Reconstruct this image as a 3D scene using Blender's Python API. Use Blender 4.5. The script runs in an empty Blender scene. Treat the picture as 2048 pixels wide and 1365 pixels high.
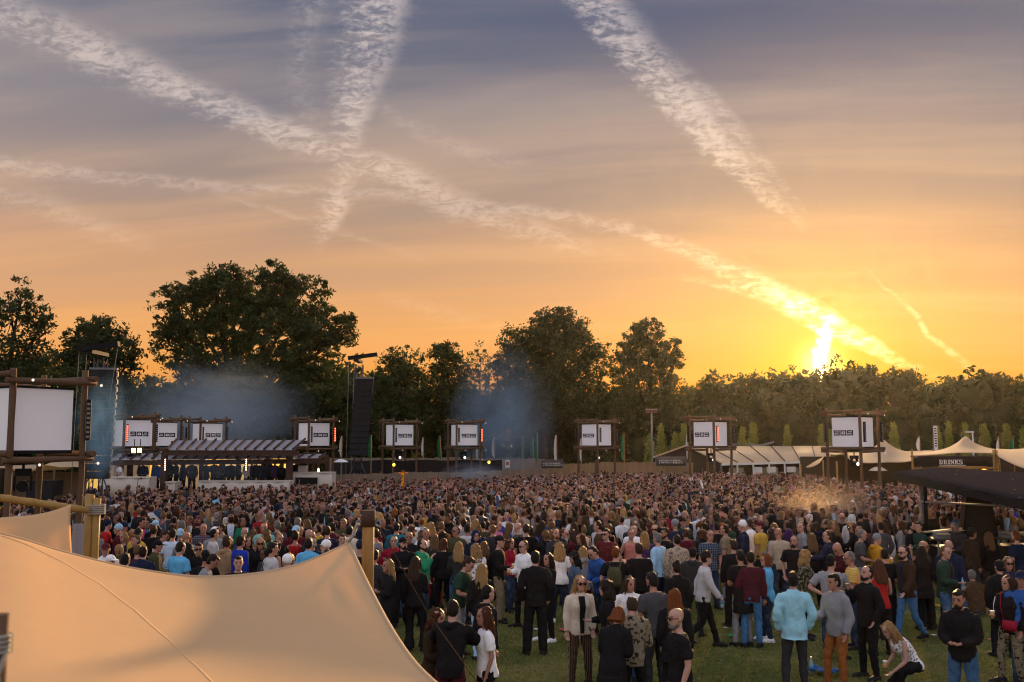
import bpy, bmesh, math, random
import numpy as np
from mathutils import Vector, Matrix, noise as mnoise
from mathutils.kdtree import KDTree

R = math.radians
scene = bpy.context.scene
COL = scene.collection
rng = random.Random(909)

# ------------------------------------------------------------------ camera
CAM_H = 3.85
FPX = 2048 * 35.0 / 36.0            # focal length in photograph pixels
PITCH = math.atan((885 - 682.5) / FPX)
cam_data = bpy.data.cameras.new("camera")
cam_data.lens = 35.0
cam_data.sensor_width = 36.0
cam_data.clip_start = 0.1
cam_data.clip_end = 3000.0
cam_data.dof.use_dof = True
cam_data.dof.focus_distance = 40.0
cam_data.dof.aperture_fstop = 3.2
cam = bpy.data.objects.new("camera", cam_data)
cam.location = (0, 0, CAM_H)
cam.rotation_euler = (math.pi / 2 + PITCH, 0, 0)
COL.objects.link(cam)
scene.camera = cam

scene.render.engine = 'CYCLES'
cy = scene.cycles
cy.max_bounces = 5
cy.diffuse_bounces = 3
cy.glossy_bounces = 2
cy.transmission_bounces = 4
cy.transparent_max_bounces = 8
cy.volume_bounces = 0
cy.caustics_reflective = False
cy.caustics_refractive = False
cy.use_denoising = True
cy.filter_width = 1.1
cy.sample_clamp_indirect = 4.0
scene.view_settings.view_transform = 'Standard'
scene.view_settings.look = 'None'
EXPO = 1.9
scene.view_settings.exposure = math.log2(EXPO)
scene.view_settings.gamma = 1.0
scene.view_settings.use_curve_mapping = False


def ray(px, py):
    """world direction through a pixel of the 2048 x 1365 photograph"""
    a = (px - 1024) / FPX
    b = (682.5 - py) / FPX
    c, s = math.cos(PITCH), math.sin(PITCH)
    return Vector((a, c - s * b, s + c * b))


def at(px, py, Y):
    """the point in the plane y = Y that shows at that pixel"""
    d = ray(px, py)
    return Vector((d.x / d.y * Y, Y, CAM_H + d.z / d.y * Y))


def at_z(px, py, z):
    d = ray(px, py)
    t = (z - CAM_H) / d.z
    return Vector((d.x * t, d.y * t, z))


def uv(px, py):
    d = ray(px, py)
    return (d.x / d.y, d.z / d.y)


def S(r, g, b):
    """sRGB 0-255 to linear"""
    out = []
    for c in (r, g, b):
        c /= 255.0
        out.append(c / 12.92 if c <= 0.04045 else ((c + 0.055) / 1.055) ** 2.4)
    return tuple(out)


# ------------------------------------------------------------------ sky
SUN_PX = (1640, 728)
sd = ray(*SUN_PX).normalized()
SUN_AZ = math.atan2(sd.x, sd.y)                 # clockwise from +Y
SUN_EL = R(9.5)
SUN_DIR = Vector((math.sin(SUN_AZ) * math.cos(SUN_EL), math.cos(SUN_AZ) * math.cos(SUN_EL), math.sin(SUN_EL)))

world = bpy.data.worlds.new("World")
scene.world = world
world.use_nodes = True


class NT:
    """small helper to write node trees as expressions"""
    def __init__(self, tree):
        self.t = tree
        self.n = tree.nodes
        self.l = tree.links

    def new(self, typ, **kw):
        nd = self.n.new(typ)
        for k, v in kw.items():
            setattr(nd, k, v)
        return nd

    def put(self, sock, v):
        if isinstance(v, bpy.types.NodeSocket):
            self.l.new(v, sock)
        elif isinstance(v, (tuple, list)):
            v = tuple(v)
            if len(sock.default_value) == 4 and len(v) == 3:
                v = v + (1.0,)
            sock.default_value = v
        else:
            sock.default_value = v

    def m(self, op, a, b=None, c=None, clamp=False):
        nd = self.new('ShaderNodeMath', operation=op, use_clamp=clamp)
        self.put(nd.inputs[0], a)
        if b is not None:
            self.put(nd.inputs[1], b)
        if c is not None:
            self.put(nd.inputs[2], c)
        return nd.outputs[0]

    def vm(self, op, a, b=None, out=0):
        nd = self.new('ShaderNodeVectorMath', operation=op)
        self.put(nd.inputs[0], a)
        if b is not None:
            self.put(nd.inputs[3] if op == 'SCALE' else nd.inputs[1], b)
        return nd.outputs['Value'] if op in ('DOT_PRODUCT', 'LENGTH', 'DISTANCE') else nd.outputs[0]

    def comb(self, x, y, z=0.0):
        nd = self.new('ShaderNodeCombineXYZ')
        for i, v in enumerate((x, y, z)):
            self.put(nd.inputs[i], v)
        return nd.outputs[0]

    def sep(self, v):
        nd = self.new('ShaderNodeSeparateXYZ')
        self.put(nd.inputs[0], v)
        return nd.outputs

    def mix(self, f, a, b, blend='MIX'):
        nd = self.new('ShaderNodeMix', data_type='RGBA', blend_type=blend)
        nd.clamp_factor = True
        self.put(nd.inputs[0], f)
        self.put(nd.inputs[6], a)
        self.put(nd.inputs[7], b)
        return nd.outputs[2]

    def ramp(self, f, stops, interp='LINEAR'):
        nd = self.new('ShaderNodeValToRGB')
        cr = nd.color_ramp
        cr.interpolation = interp
        while len(cr.elements) < len(stops):
            cr.elements.new(0.5)
        for e, (p, c) in zip(cr.elements, stops):
            e.position = p
            e.color = tuple(c) + (1.0,) if len(c) == 3 else c
        self.put(nd.inputs[0], f)
        return nd.outputs[0]

    def noise(self, vec, scale, detail=3.0, rough=0.55, dist=0.0, dim='3D', out=0):
        nd = self.new('ShaderNodeTexNoise', noise_dimensions=dim)
        self.put(nd.inputs['Vector'], vec)
        nd.inputs['Scale'].default_value = scale
        nd.inputs['Detail'].default_value = detail
        nd.inputs['Roughness'].default_value = rough
        nd.inputs['Distortion'].default_value = dist
        return nd.outputs[out]

    def smooth(self, x, lo, hi):
        nd = self.new('ShaderNodeMapRange', interpolation_type='SMOOTHSTEP')
        self.put(nd.inputs[0], x)
        nd.inputs[1].default_value = lo
        nd.inputs[2].default_value = hi
        return nd.outputs[0]


def build_sky():
    t = world.node_tree
    t.nodes.clear()
    k = NT(t)
    out = k.new('ShaderNodeOutputWorld')
    D = k.vm('NORMALIZE', k.new('ShaderNodeTexCoord').outputs['Generated'])
    dx, dy, dz = k.sep(D)[:3]
    dzp = k.m('MAXIMUM', dz, 0.0)
    # horizontal closeness to the sun's bearing, 0 behind .. 1 at the sun
    hl = k.m('MAXIMUM', k.m('SQRT', k.m('ADD', k.m('MULTIPLY', dx, dx), k.m('MULTIPLY', dy, dy))), 0.001)
    ca = k.m('DIVIDE', k.m('ADD', k.m('MULTIPLY', dx, math.sin(SUN_AZ)), k.m('MULTIPLY', dy, math.cos(SUN_AZ))), hl)
    toward = k.m('MULTIPLY_ADD', ca, 0.5, 0.5)
    # veil of high cloud in streaks (a flat layer seen in perspective)
    den = k.m('ADD', dzp, 0.10)
    qx = k.m('DIVIDE', dx, den)
    qy = k.m('DIVIDE', dy, den)
    ang = R(-10)
    q1 = k.m('ADD', k.m('MULTIPLY', qx, math.cos(ang)), k.m('MULTIPLY', qy, math.sin(ang)))
    q2 = k.m('SUBTRACT', k.m('MULTIPLY', qy, math.cos(ang)), k.m('MULTIPLY', qx, math.sin(ang)))
    veil = k.noise(k.comb(k.m('MULTIPLY', q1, 0.42), k.m('MULTIPLY', q2, 1.9), 3.1), 1.0, 6.0, 0.58, 0.35)
    veil2 = k.noise(k.comb(k.m('MULTIPLY', q1, 0.22), k.m('MULTIPLY', q2, 0.75), 9.7), 1.0, 3.0, 0.5, 0.2)
    streak = k.m('ADD', k.smooth(veil, 0.36, 0.72), k.m('MULTIPLY', k.smooth(veil2, 0.35, 0.7), 0.6))
    # colour by elevation (sine), sunward and away from the sun
    el = k.m('ADD', dzp, k.m('MULTIPLY', k.m('SUBTRACT', streak, 0.75), -0.035))
    def Z(r_, g_, b_, f=1.0 / EXPO):
        return tuple(c * f for c in S(r_, g_, b_))
    sunward = k.ramp(el, [(0.0, Z(232, 128, 36)), (0.055, Z(242, 154, 50)), (0.11, Z(240, 170, 98)), (0.17, Z(216, 162, 116)),
                          (0.24, Z(172, 146, 130)), (0.31, Z(132, 126, 133)), (0.41, Z(74, 91, 121)),
                          (0.60, Z(120, 132, 162)), (1.0, Z(206, 214, 238, 0.92 / EXPO))])
    away = k.ramp(el, [(0.0, Z(214, 184, 168)), (0.1, Z(226, 204, 196)), (0.25, Z(246, 236, 240, 0.9 / EXPO)), (0.45, Z(238, 236, 250, 0.95 / EXPO)),
                       (0.7, Z(222, 226, 246, 0.95 / EXPO)), (1.0, Z(206, 214, 238, 0.92 / EXPO))])
    base = k.mix(k.smooth(toward, 0.25, 0.93), away, sunward)
    # streaks brighten / warm the veil
    base = k.mix(k.m('MULTIPLY', k.smooth(streak, 0.4, 1.5), 0.30), base, k.mix(0.5, base, Z(246, 214, 184)))
    # glow about the sun
    cs = k.m('MAXIMUM', k.vm('DOT_PRODUCT', D, tuple(sd)), 0.0)
    g1 = k.m('POWER', cs, 14.0)
    g2 = k.m('POWER', cs, 90.0)
    g3 = k.m('POWER', cs, 700.0)
    g4 = k.m('POWER', cs, 9000.0)
    glow = k.vm('ADD', k.vm('SCALE', (0.26, 0.10, -0.02), k.m('MULTIPLY', g1, 0.30)), k.vm('SCALE', (0.26, 0.09, -0.07), k.m('MULTIPLY', g2, 0.8)))
    glow = k.vm('ADD', glow, k.vm('SCALE', (0.7, 0.36, -0.03), k.m('MULTIPLY', g3, 0.55)))
    glow = k.vm('ADD', glow, k.vm('SCALE', (2.2, 1.6, 0.6), g4))
    glow = k.vm('SCALE', glow, 1.0 / EXPO)
    col = k.vm('ADD', base, glow)
    col = k.vm('MAXIMUM', col, (0.004, 0.004, 0.004))
    # ---- contrails, laid out as bearings / elevations of the sky (gnomonic u, v)
    dyp = k.m('MAXIMUM', dy, 0.05)
    u = k.m('DIVIDE', dx, dyp)
    v = k.m('DIVIDE', dz, dyp)
    ahead = k.m('MULTIPLY', k.smooth(dy, 0.45, 0.6), k.m('MULTIPLY', k.smooth(dz, 0.0, 0.04), k.smooth(k.m('MULTIPLY', dz, -1.0), -0.75, -0.55)))
    wob = k.noise(k.comb(u, v, 0.0), 26.0, 3.0, 0.6, out=1)
    wx, wy, _ = k.sep(wob)[:3]
    uw = k.m('MULTIPLY_ADD', k.m('SUBTRACT', wx, 0.5), 0.014, u)
    vw = k.m('MULTIPLY_ADD', k.m('SUBTRACT', wy, 0.5), 0.014, v)
    rip = k.noise(k.comb(k.m('MULTIPLY', uw, 42.0), k.m('MULTIPLY', vw, 150.0), 1.0), 1.0, 3.0, 0.6, 0.8)
    puff = k.noise(k.comb(k.m('MULTIPLY', uw, 105.0), k.m('MULTIPLY', vw, 150.0), 5.0), 1.0, 4.0, 0.62, 0.4)
    soft = k.noise(k.comb(u, v, 2.0), 14.0, 4.0, 0.55, 0.5)
    grain = k.m('ADD', k.m('ADD', k.m('MULTIPLY', rip, 0.45), k.m('MULTIPLY', puff, 0.35)), k.m('MULTIPLY', soft, 0.30))

    def trail(pts, lo_soft, hi_soft, rough):
        """pts: (px, py, half width px, strength); soft edges to either side as shares of the width"""
        P = [uv(p[0], p[1]) for p in pts]
        x0, y0 = P[0]
        x1, y1 = P[-1]
        L = math.hypot(x1 - x0, y1 - y0)
        ex, ey = (x1 - x0) / L, (y1 - y0) / L
        SC = 0.16
        stops = []
        for (p, q) in zip(pts, P):
            a = ((q[0] - x0) * ex + (q[1] - y0) * ey) / L
            b = (q[1] - y0) * ex - (q[0] - x0) * ey
            stops.append((a * 0.9 + 0.05, (0.5 + b / SC, p[2] / FPX / 0.06, p[3])))
        stops = [(0.0, (stops[0][1][0], stops[0][1][1], 0.0))] + stops + [(1.0, (stops[-1][1][0], stops[-1][1][1], 0.0))]
        # strength is stored /2.5 so that it stays inside 0..1
        stops = [(p, (c[0], c[1], c[2] / 2.5)) for p, c in stops]
        du = k.m('SUBTRACT', uw, x0)
        dv = k.m('SUBTRACT', vw, y0)
        a = k.m('DIVIDE', k.m('ADD', k.m('MULTIPLY', du, ex), k.m('MULTIPLY', dv, ey)), L)
        b = k.m('SUBTRACT', k.m('MULTIPLY', dv, ex), k.m('MULTIPLY', du, ey))
        c = k.ramp(k.m('MULTIPLY_ADD', a, 0.9, 0.05), stops)
        cr, cg, cb = k.sep(c)[:3]
        off = k.m('MULTIPLY', k.m('SUBTRACT', cr, 0.5), SC)
        w = k.m('MAXIMUM', k.m('MULTIPLY', cg, 0.06), 0.0008)
        s = k.m('DIVIDE', k.m('SUBTRACT', b, off), w)          # -1 .. 1 across the trail
        s = k.m('MULTIPLY_ADD', k.m('SUBTRACT', grain, 0.55), rough, s)
        lo = k.smooth(s, -1.0 - lo_soft * 0.3, -1.0 + lo_soft)
        hi = k.smooth(k.m('MULTIPLY', s, -1.0), -1.0 - hi_soft * 0.3, -1.0 + hi_soft)
        inside = k.m('MULTIPLY', lo, hi)
        tex = k.m('MULTIPLY_ADD', k.smooth(grain, 0.45, 0.66), 0.88, 0.12)
        return k.m('MULTIPLY', k.m('MULTIPLY', inside, tex), k.m('MULTIPLY', cb, 2.5))

    fine = []
    # wide old trail falling from the upper corner
    fine.append(trail([(-160, -60, 54, 0.7), (0, 22, 52, 0.55), (200, 105, 52, 0.7), (420, 205, 40, 0.75), (600, 275, 34, 0.72), (690, 312, 32, 0.66),
                       (800, 345, 40, 0.55), (900, 405, 36, 0.5), (1040, 452, 32, 0.42), (1130, 480, 26, 0.34), (1205, 500, 16, 0.12)], 0.9, 0.8, 1.4))
    # broad feathered trail coming down from the top
    fine.append(trail([(790, -120, 85, 0.9), (758, 0, 80, 1.0), (730, 110, 72, 0.95), (706, 200, 52, 0.8), (690, 290, 36, 0.75), (684, 350, 34, 0.5),
                       (678, 400, 34, 0.65), (655, 450, 30, 0.65), (640, 478, 16, 0.3)], 1.1, 0.6, 1.7))
    fine.append(trail([(640, -60, 60, 0.5), (620, 60, 50, 0.28), (600, 130, 40, 0.25), (610, 220, 44, 0.2), (650, 300, 40, 0.1)], 1.2, 1.2, 1.2))
    # bright double trail upper middle
    fine.append(trail([(1140, -60, 58, 1.0), (1216, 30, 56, 1.0), (1300, 130, 54, 0.95), (1380, 215, 50, 0.85), (1440, 290, 40, 0.8), (1500, 350, 32, 0.68),
                       (1556, 405, 24, 0.45), (1596, 440, 14, 0.2)], 0.5, 0.9, 1.2))
    fine.append(trail([(1330, 110, 20, 0.3), (1410, 190, 26, 0.45), (1475, 260, 22, 0.45), (1530, 330, 18, 0.4), (1580, 385, 14, 0.25), (1610, 425, 10, 0.1)], 0.9, 0.9, 0.9))
    # long low trail that runs into the sun
    fine.append(trail([(-60, 325, 22, 0.4), (100, 340, 22, 0.38), (300, 362, 16, 0.36), (500, 378, 15, 0.34), (720, 388, 14, 0.3), (870, 396, 15, 0.35), (1000, 418, 16, 0.4),
                       (1150, 437, 17, 0.42), (1260, 460, 18, 0.5), (1340, 486, 20, 0.55), (1430, 530, 26, 0.75), (1520, 575, 30, 1.0), (1600, 615, 32, 1.4),
                       (1680, 655, 26, 1.3), (1750, 695, 20, 0.8), (1815, 738, 14, 0.4)], 0.9, 0.8, 0.5))
    fine.append(trail([(1370, 555, 8, 0.25), (1450, 576, 10, 0.5), (1530, 598, 11, 0.8), (1600, 630, 14, 1.4), (1650, 660, 15, 1.5), (1690, 678, 6, 0.2)], 0.8, 0.8, 0.4))
    fine.append(trail([(1630, 632, 12, 0.9), (1650, 668, 21, 2.3), (1640, 700, 17, 2.5), (1642, 735, 14, 2.5), (1642, 790, 10, 2.0)], 0.7, 0.7, 0.9))
    # thin trail beside the sun
    fine.append(trail([(1742, 545, 3, 0.25), (1790, 592, 5, 0.45), (1840, 640, 7, 0.6), (1858, 672, 9, 0.65), (1895, 698, 10, 0.5), (1940, 735, 9, 0.3)], 0.9, 0.9, 0.6))
    # faint old wisps
    fine.append(trail([(720, 180, 14, 0.15), (800, 240, 20, 0.24), (900, 290, 24, 0.24), (1050, 330, 24, 0.12)], 1.2, 1.2, 1.2))
    fine.append(trail([(-80, 370, 30, 0.25), (80, 405, 34, 0.26), (200, 455, 30, 0.24), (300, 490, 22, 0.12)], 1.2, 1.2, 0.8))
    fine.append(trail([(420, 380, 8, 0.15), (560, 425, 8, 0.24), (700, 470, 10, 0.2), (840, 520, 10, 0.1)], 1.0, 1.0, 0.8))
    fine.append(trail([(760, 590, 16, 0.1), (860, 615, 22, 0.2), (960, 640, 20, 0.16), (1040, 665, 12, 0.05)], 1.2, 1.2, 0.8))
    tot = fine[0]
    for f in fine[1:]:
        tot = k.m('MAXIMUM', tot, f)
    lit = k.vm('ADD', (0.46, 0.37, 0.30), k.vm('SCALE', (0.55, 0.42, 0.10), g2))
    lit = k.vm('ADD', lit, k.vm('SCALE', (2.2, 1.8, 0.9), g3))
    trails = k.vm('SCALE', lit, k.m('MULTIPLY', tot, 0.9 / EXPO))
    # below the horizon: dim earth
    col = k.mix(k.smooth(dz, -0.08, -0.01), (0.03, 0.024, 0.018), col)
    bg = k.new('ShaderNodeBackground')
    k.put(bg.inputs[0], col)
    bg.inputs[1].default_value = 1.0
    sky = k.new('ShaderNodeTexSky', sky_type='NISHITA')
    sky.sun_disc = False
    sky.sun_elevation = SUN_EL
    sky.sun_rotation = SUN_AZ
    sky.air_density = 1.0
    sky.dust_density = 2.0
    bg2 = k.new('ShaderNodeBackground')
    k.put(bg2.inputs[0], sky.outputs[0])
    bg2.inputs[1].default_value = 0.001
    bg3 = k.new('ShaderNodeBackground')
    k.put(bg3.inputs[0], trails)
    none = k.new('ShaderNodeBackground')
    k.put(none.inputs[0], (0.0, 0.0, 0.0))
    mx = k.new('ShaderNodeMixShader')
    k.put(mx.inputs[0], ahead)
    k.l.new(none.outputs[0], mx.inputs[1])
    k.l.new(bg3.outputs[0], mx.inputs[2])
    add0 = k.new('ShaderNodeAddShader')
    k.l.new(bg.outputs[0], add0.inputs[0])
    k.l.new(mx.outputs[0], add0.inputs[1])
    add = k.new('ShaderNodeAddShader')
    k.l.new(add0.outputs[0], add.inputs[0])
    k.l.new(bg2.outputs[0], add.inputs[1])
    k.l.new(add.outputs[0], out.inputs[0])


build_sky()

sun_data = bpy.data.lights.new("sun", 'SUN')
sun_data.energy = 4.6
sun_data.angle = R(5.0)
sun_data.color = (1.0, 0.60, 0.26)
sun = bpy.data.objects.new("sun", sun_data)
sun.rotation_euler = (-SUN_DIR).to_track_quat('-Z', 'Y').to_euler()
sun.location = (40, 120, 40)
COL.objects.link(sun)

# ------------------------------------------------------------------ helpers
MATS = {}


def mat(name, color, rough=0.8, var=0.25, scale=6.0, bump=0.0, bscale=40.0, metal=0.0, emit=None, estr=0.0, stretch=None,
        trans=0.0, spec=0.12, coords='Object', objcol=False, sheen=0.0):
    """plain procedural surface: colour broken up by two noises, optional relief, glow or translucency"""
    if name in MATS:
        return MATS[name]
    m = bpy.data.materials.new(name)
    m.use_nodes = True
    k = NT(m.node_tree)
    m.node_tree.nodes.clear()
    out = k.new('ShaderNodeOutputMaterial')
    tc = k.new('ShaderNodeTexCoord').outputs[coords]
    vec = tc
    if stretch:
        mp = k.new('ShaderNodeMapping')
        k.l.new(tc, mp.inputs[0])
        mp.inputs['Scale'].default_value = stretch
        vec = mp.outputs[0]
    n1 = k.noise(vec, scale, 4.0, 0.6)
    n2 = k.noise(vec, scale * 7.3, 3.0, 0.6)
    f = k.m('ADD', k.m('MULTIPLY', k.m('SUBTRACT', n1, 0.5), 1.4 * var), k.m('MULTIPLY', k.m('SUBTRACT', n2, 0.5), var))
    f = k.m('ADD', f, 1.0)
    base = k.new('ShaderNodeObjectInfo').outputs['Color'] if objcol else color
    col = k.vm('SCALE', base, f)
    p = k.new('ShaderNodeBsdfPrincipled')
    k.put(p.inputs['Base Color'], col)
    p.inputs['Roughness'].default_value = rough
    p.inputs['Metallic'].default_value = metal
    p.inputs['Specular IOR Level'].default_value = spec
    if sheen:
        p.inputs['Sheen Weight'].default_value = sheen
        p.inputs['Sheen Roughness'].default_value = 0.4
    if emit is not None:
        k.put(p.inputs['Emission Color'], emit)
        p.inputs['Emission Strength'].default_value = estr
    if bump:
        bn = k.new('ShaderNodeBump')
        bn.inputs['Strength'].default_value = bump
        bn.inputs['Distance'].default_value = 0.02
        k.put(bn.inputs['Height'], k.noise(vec, bscale, 4.0, 0.6))
        k.l.new(bn.outputs[0], p.inputs['Normal'])
    res = p.outputs[0]
    if trans:
        tr = k.new('ShaderNodeBsdfTranslucent')
        k.put(tr.inputs[0], col)
        mx = k.new('ShaderNodeMixShader')
        mx.inputs[0].default_value = trans
        k.l.new(res, mx.inputs[1])
        k.l.new(tr.outputs[0], mx.inputs[2])
        res = mx.outputs[0]
    k.l.new(res, out.inputs[0])
    MATS[name] = m
    return m


def glowing(name, color, strength):
    if name in MATS:
        return MATS[name]
    m = bpy.data.materials.new(name)
    m.use_nodes = True
    k = NT(m.node_tree)
    m.node_tree.nodes.clear()
    out = k.new('ShaderNodeOutputMaterial')
    e = k.new('ShaderNodeEmission')
    k.put(e.inputs[0], color)
    e.inputs[1].default_value = strength
    k.l.new(e.outputs[0], out.inputs[0])
    MATS[name] = m
    return m


def tag(o, label=None, cat=None, group=None, kind=None):
    if label:
        o["label"] = label
    if cat:
        o["category"] = cat
    if group:
        o["group"] = group
    if kind:
        o["kind"] = kind
    return o


def empty(name, loc=(0, 0, 0), rz=0.0, parent=None):
    o = bpy.data.objects.new(name, None)
    o.location = loc
    o.rotation_euler = (0, 0, rz)
    o.empty_display_size = 0.2
    COL.objects.link(o)
    if parent:
        o.parent = parent
    return o


def link(name, mesh, m=None, parent=None, loc=None, rot=None):
    o = bpy.data.objects.new(name, mesh)
    COL.objects.link(o)
    if m is not None and len(mesh.materials) == 0:
        mesh.materials.append(m)
    if parent:
        o.parent = parent
    if loc is not None:
        o.location = loc
    if rot is not None:
        o.rotation_euler = rot
    return o


class MB:
    """collects simple solids into one mesh"""
    def __init__(self):
        self.v = []
        self.f = []
        self.smooth = []

    def add(self, verts, faces, smooth=False):
        b = len(self.v)
        self.v.extend(tuple(p) for p in verts)
        self.f.extend(tuple(b + i for i in f) for f in faces)
        self.smooth.extend([smooth] * len(faces))
        return self

    def box(self, x0, x1, y0, y1, z0, z1, ch=0.0):
        V = [(x, y, z) for z in (z0, z1) for y in (y0, y1) for x in (x0, x1)]
        return self.add(V, [(0, 2, 3, 1), (4, 5, 7, 6), (0, 1, 5, 4), (2, 6, 7, 3), (0, 4, 6, 2), (1, 3, 7, 5)])

    def tube(self, pts, rad, seg=10, caps=True, smooth=True):
        """round bar through points; rad is one number or one per point"""
        pts = [Vector(p) for p in pts]
        n = len(pts)
        if not isinstance(rad, (list, tuple)):
            rad = [rad] * n
        V, F = [], []
        prev = None
        for i, p in enumerate(pts):
            t = (pts[min(i + 1, n - 1)] - pts[max(i - 1, 0)]).normalized()
            a = prev if prev is not None else (Vector((0, 0, 1)) if abs(t.z) < 0.9 else Vector((1, 0, 0)))
            x = (a - t * a.dot(t)).normalized()
            prev = x
            y = t.cross(x)
            for j in range(seg):
                an = 2 * math.pi * j / seg
                V.append(p + (x * math.cos(an) + y * math.sin(an)) * rad[i])
        for i in range(n - 1):
            for j in range(seg):
                F.append((i * seg + j, i * seg + (j + 1) % seg, (i + 1) * seg + (j + 1) % seg, (i + 1) * seg + j))
        self.add(V, F, smooth)
        if caps:
            b = len(self.v) - len(V)
            self.f.append(tuple(b + j for j in reversed(range(seg))))
            self.f.append(tuple(b + (n - 1) * seg + j for j in range(seg)))
            self.smooth += [False, False]
        return self

    def log(self, a, b, r, seg=10, wob=0.06, seed=0):
        """a slightly uneven round timber"""
        a, b = Vector(a), Vector(b)
        rr = random.Random(seed)
        n = max(3, int((b - a).length / 0.6) + 1)
        pts, rad = [], []
        for i in range(n):
            t = i / (n - 1)
            j = Vector((rr.uniform(-1, 1), rr.uniform(-1, 1), rr.uniform(-1, 1))) * r * 0.12 if 0 < i < n - 1 else Vector()
            pts.append(a.lerp(b, t) + j)
            rad.append(r * (1 + rr.uniform(-wob, wob) - 0.08 * t))
        return self.tube(pts, rad, seg)

    def beam(self, a, b, w, h):
        """square bar between two points (w across, h upright)"""
        a, b = Vector(a), Vector(b)
        t = (b - a).normalized()
        up = Vector((0, 0, 1)) if abs(t.z) < 0.95 else Vector((0, 1, 0))
        x = t.cross(up).normalized() * (w / 2)
        y = x.cross(t).normalized() * (h / 2)
        V = [a - x - y, a + x - y, a + x + y, a - x + y, b - x - y, b + x - y, b + x + y, b - x + y]
        return self.add(V, [(0, 1, 2, 3), (7, 6, 5, 4), (0, 4, 5, 1), (1, 5, 6, 2), (2, 6, 7, 3), (3, 7, 4, 0)])

    def grid(self, rows, thick=0.0, smooth=True):
        """sheet through rows of points, optionally given thickness"""
        n, m = len(rows), len(rows[0])
        V = [Vector(p) for r in rows for p in r]
        F = [(i * m + j, i * m + j + 1, (i + 1) * m + j + 1, (i + 1) * m + j) for i in range(n - 1) for j in range(m - 1)]
        if thick:
            N = [Vector() for _ in V]
            for f in F:
                nn = (V[f[1]] - V[f[0]]).cross(V[f[3]] - V[f[0]])
                for i in f:
                    N[i] += nn
            b = len(V)
            V2 = [p - (q.normalized() if q.length > 0 else Vector((0, 0, 1))) * thick for p, q in zip(V, N)]
            F2 = [tuple(b + i for i in reversed(f)) for f in F]
            rim = [i for i in range(m)] + [i * m + m - 1 for i in range(1, n)] + [(n - 1) * m + j for j in range(m - 2, -1, -1)] + [i * m for i in range(n - 2, 0, -1)]
            F3 = [(rim[(q + 1) % len(rim)], rim[q], b + rim[q], b + rim[(q + 1) % len(rim)]) for q in range(len(rim))]
            V = V + V2
            F = F + F2 + F3
        return self.add(V, F, smooth)

    def ball(self, c, r, seg=10, rings=7):
        c = Vector(c)
        r = Vector(r) if isinstance(r, (tuple, list)) else Vector((r, r, r))
        V = [c + Vector((0, 0, r.z))]
        for i in range(1, rings):
            th = math.pi * i / rings
            for j in range(seg):
                ph = 2 * math.pi * j / seg
                V.append(c + Vector((r.x * math.sin(th) * math.cos(ph), r.y * math.sin(th) * math.sin(ph), r.z * math.cos(th))))
        V.append(c - Vector((0, 0, r.z)))
        F = [(0, 1 + j, 1 + (j + 1) % seg) for j in range(seg)]
        for i in range(rings - 2):
            for j in range(seg):
                a = 1 + i * seg
                F.append((a + j, a + seg + j, a + seg + (j + 1) % seg, a + (j + 1) % seg))
        a = 1 + (rings - 2) * seg
        F += [(a + j, len(V) - 1, a + (j + 1) % seg) for j in range(seg)]
        return self.add(V, F, True)

    def mesh(self, name, m=None):
        me = bpy.data.meshes.new(name)
        me.from_pydata(self.v, [], self.f)
        me.polygons.foreach_set("use_smooth", self.smooth)
        if m is not None:
            me.materials.append(m)
        me.update()
        return me

    def build(self, name, m, parent=None, loc=None, rot=None):
        return link(name, self.mesh(name, m), m, parent, loc, rot)


def np_mesh(name, V, F3, m=None, smooth=False):
    """mesh from numpy arrays of vertices and triangles"""
    me = bpy.data.meshes.new(name)
    nv, nf = len(V), len(F3)
    k = F3.shape[1]
    me.vertices.add(nv)
    me.vertices.foreach_set("co", np.ascontiguousarray(V, dtype=np.float32).ravel())
    me.loops.add(nf * k)
    me.loops.foreach_set("vertex_index", np.ascontiguousarray(F3, dtype=np.int32).ravel())
    me.polygons.add(nf)
    me.polygons.foreach_set("loop_start", np.arange(0, nf * k, k, dtype=np.int32))
    me.polygons.foreach_set("use_smooth", np.full(nf, smooth, dtype=bool))
    me.update(calc_edges=True)
    if m is not None:
        me.materials.append(m)
    return me


def copy_tree(o, parent=None):
    c = o.copy()
    COL.objects.link(c)
    c.parent = parent
    for ch in list(o.children):
        copy_tree(ch, c)
    return c


# ------------------------------------------------------------------ surfaces
M_TIMBER = mat('timber_log', (0.125, 0.074, 0.044), 0.75, 0.5, 3.0, 0.5, 30.0, stretch=(1, 1, 0.25))
M_TIMBER_D = mat('timber_dark', (0.075, 0.042, 0.030), 0.8, 0.4, 3.0, 0.4, 25.0)
M_BAMBOO = mat('bamboo_pole', (0.36, 0.21, 0.075), 0.55, 0.45, 4.0, 0.3, 20.0)
M_SCREEN = mat('projection_screen', (0.74, 0.72, 0.74), 0.6, 0.03, 1.5, emit=(0.86, 0.84, 0.95), estr=0.05)
M_INK = mat('black_print', (0.012, 0.011, 0.012), 0.6, 0.1)
M_BLACK = mat('black_metal', (0.012, 0.012, 0.014), 0.75, 0.2, 8.0)
M_BLACKCLOTH = mat('black_cloth', (0.018, 0.015, 0.016), 0.9, 0.25, 5.0, 0.3, 12.0)
M_STEEL = mat('steel_tube', (0.20, 0.20, 0.21), 0.7, 0.2, 5.0, metal=0.2)
M_GREYSTEEL = mat('grey_paint', (0.2, 0.2, 0.2), 0.5, 0.2, 5.0)
M_WHITE = mat('white_paint', (0.72, 0.71, 0.69), 0.6, 0.08, 4.0)
M_CANVAS = mat('tan_stretch_fabric', (0.86, 0.60, 0.33), 0.78, 0.06, 1.2, 0.15, 160.0, trans=0.42)
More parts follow.
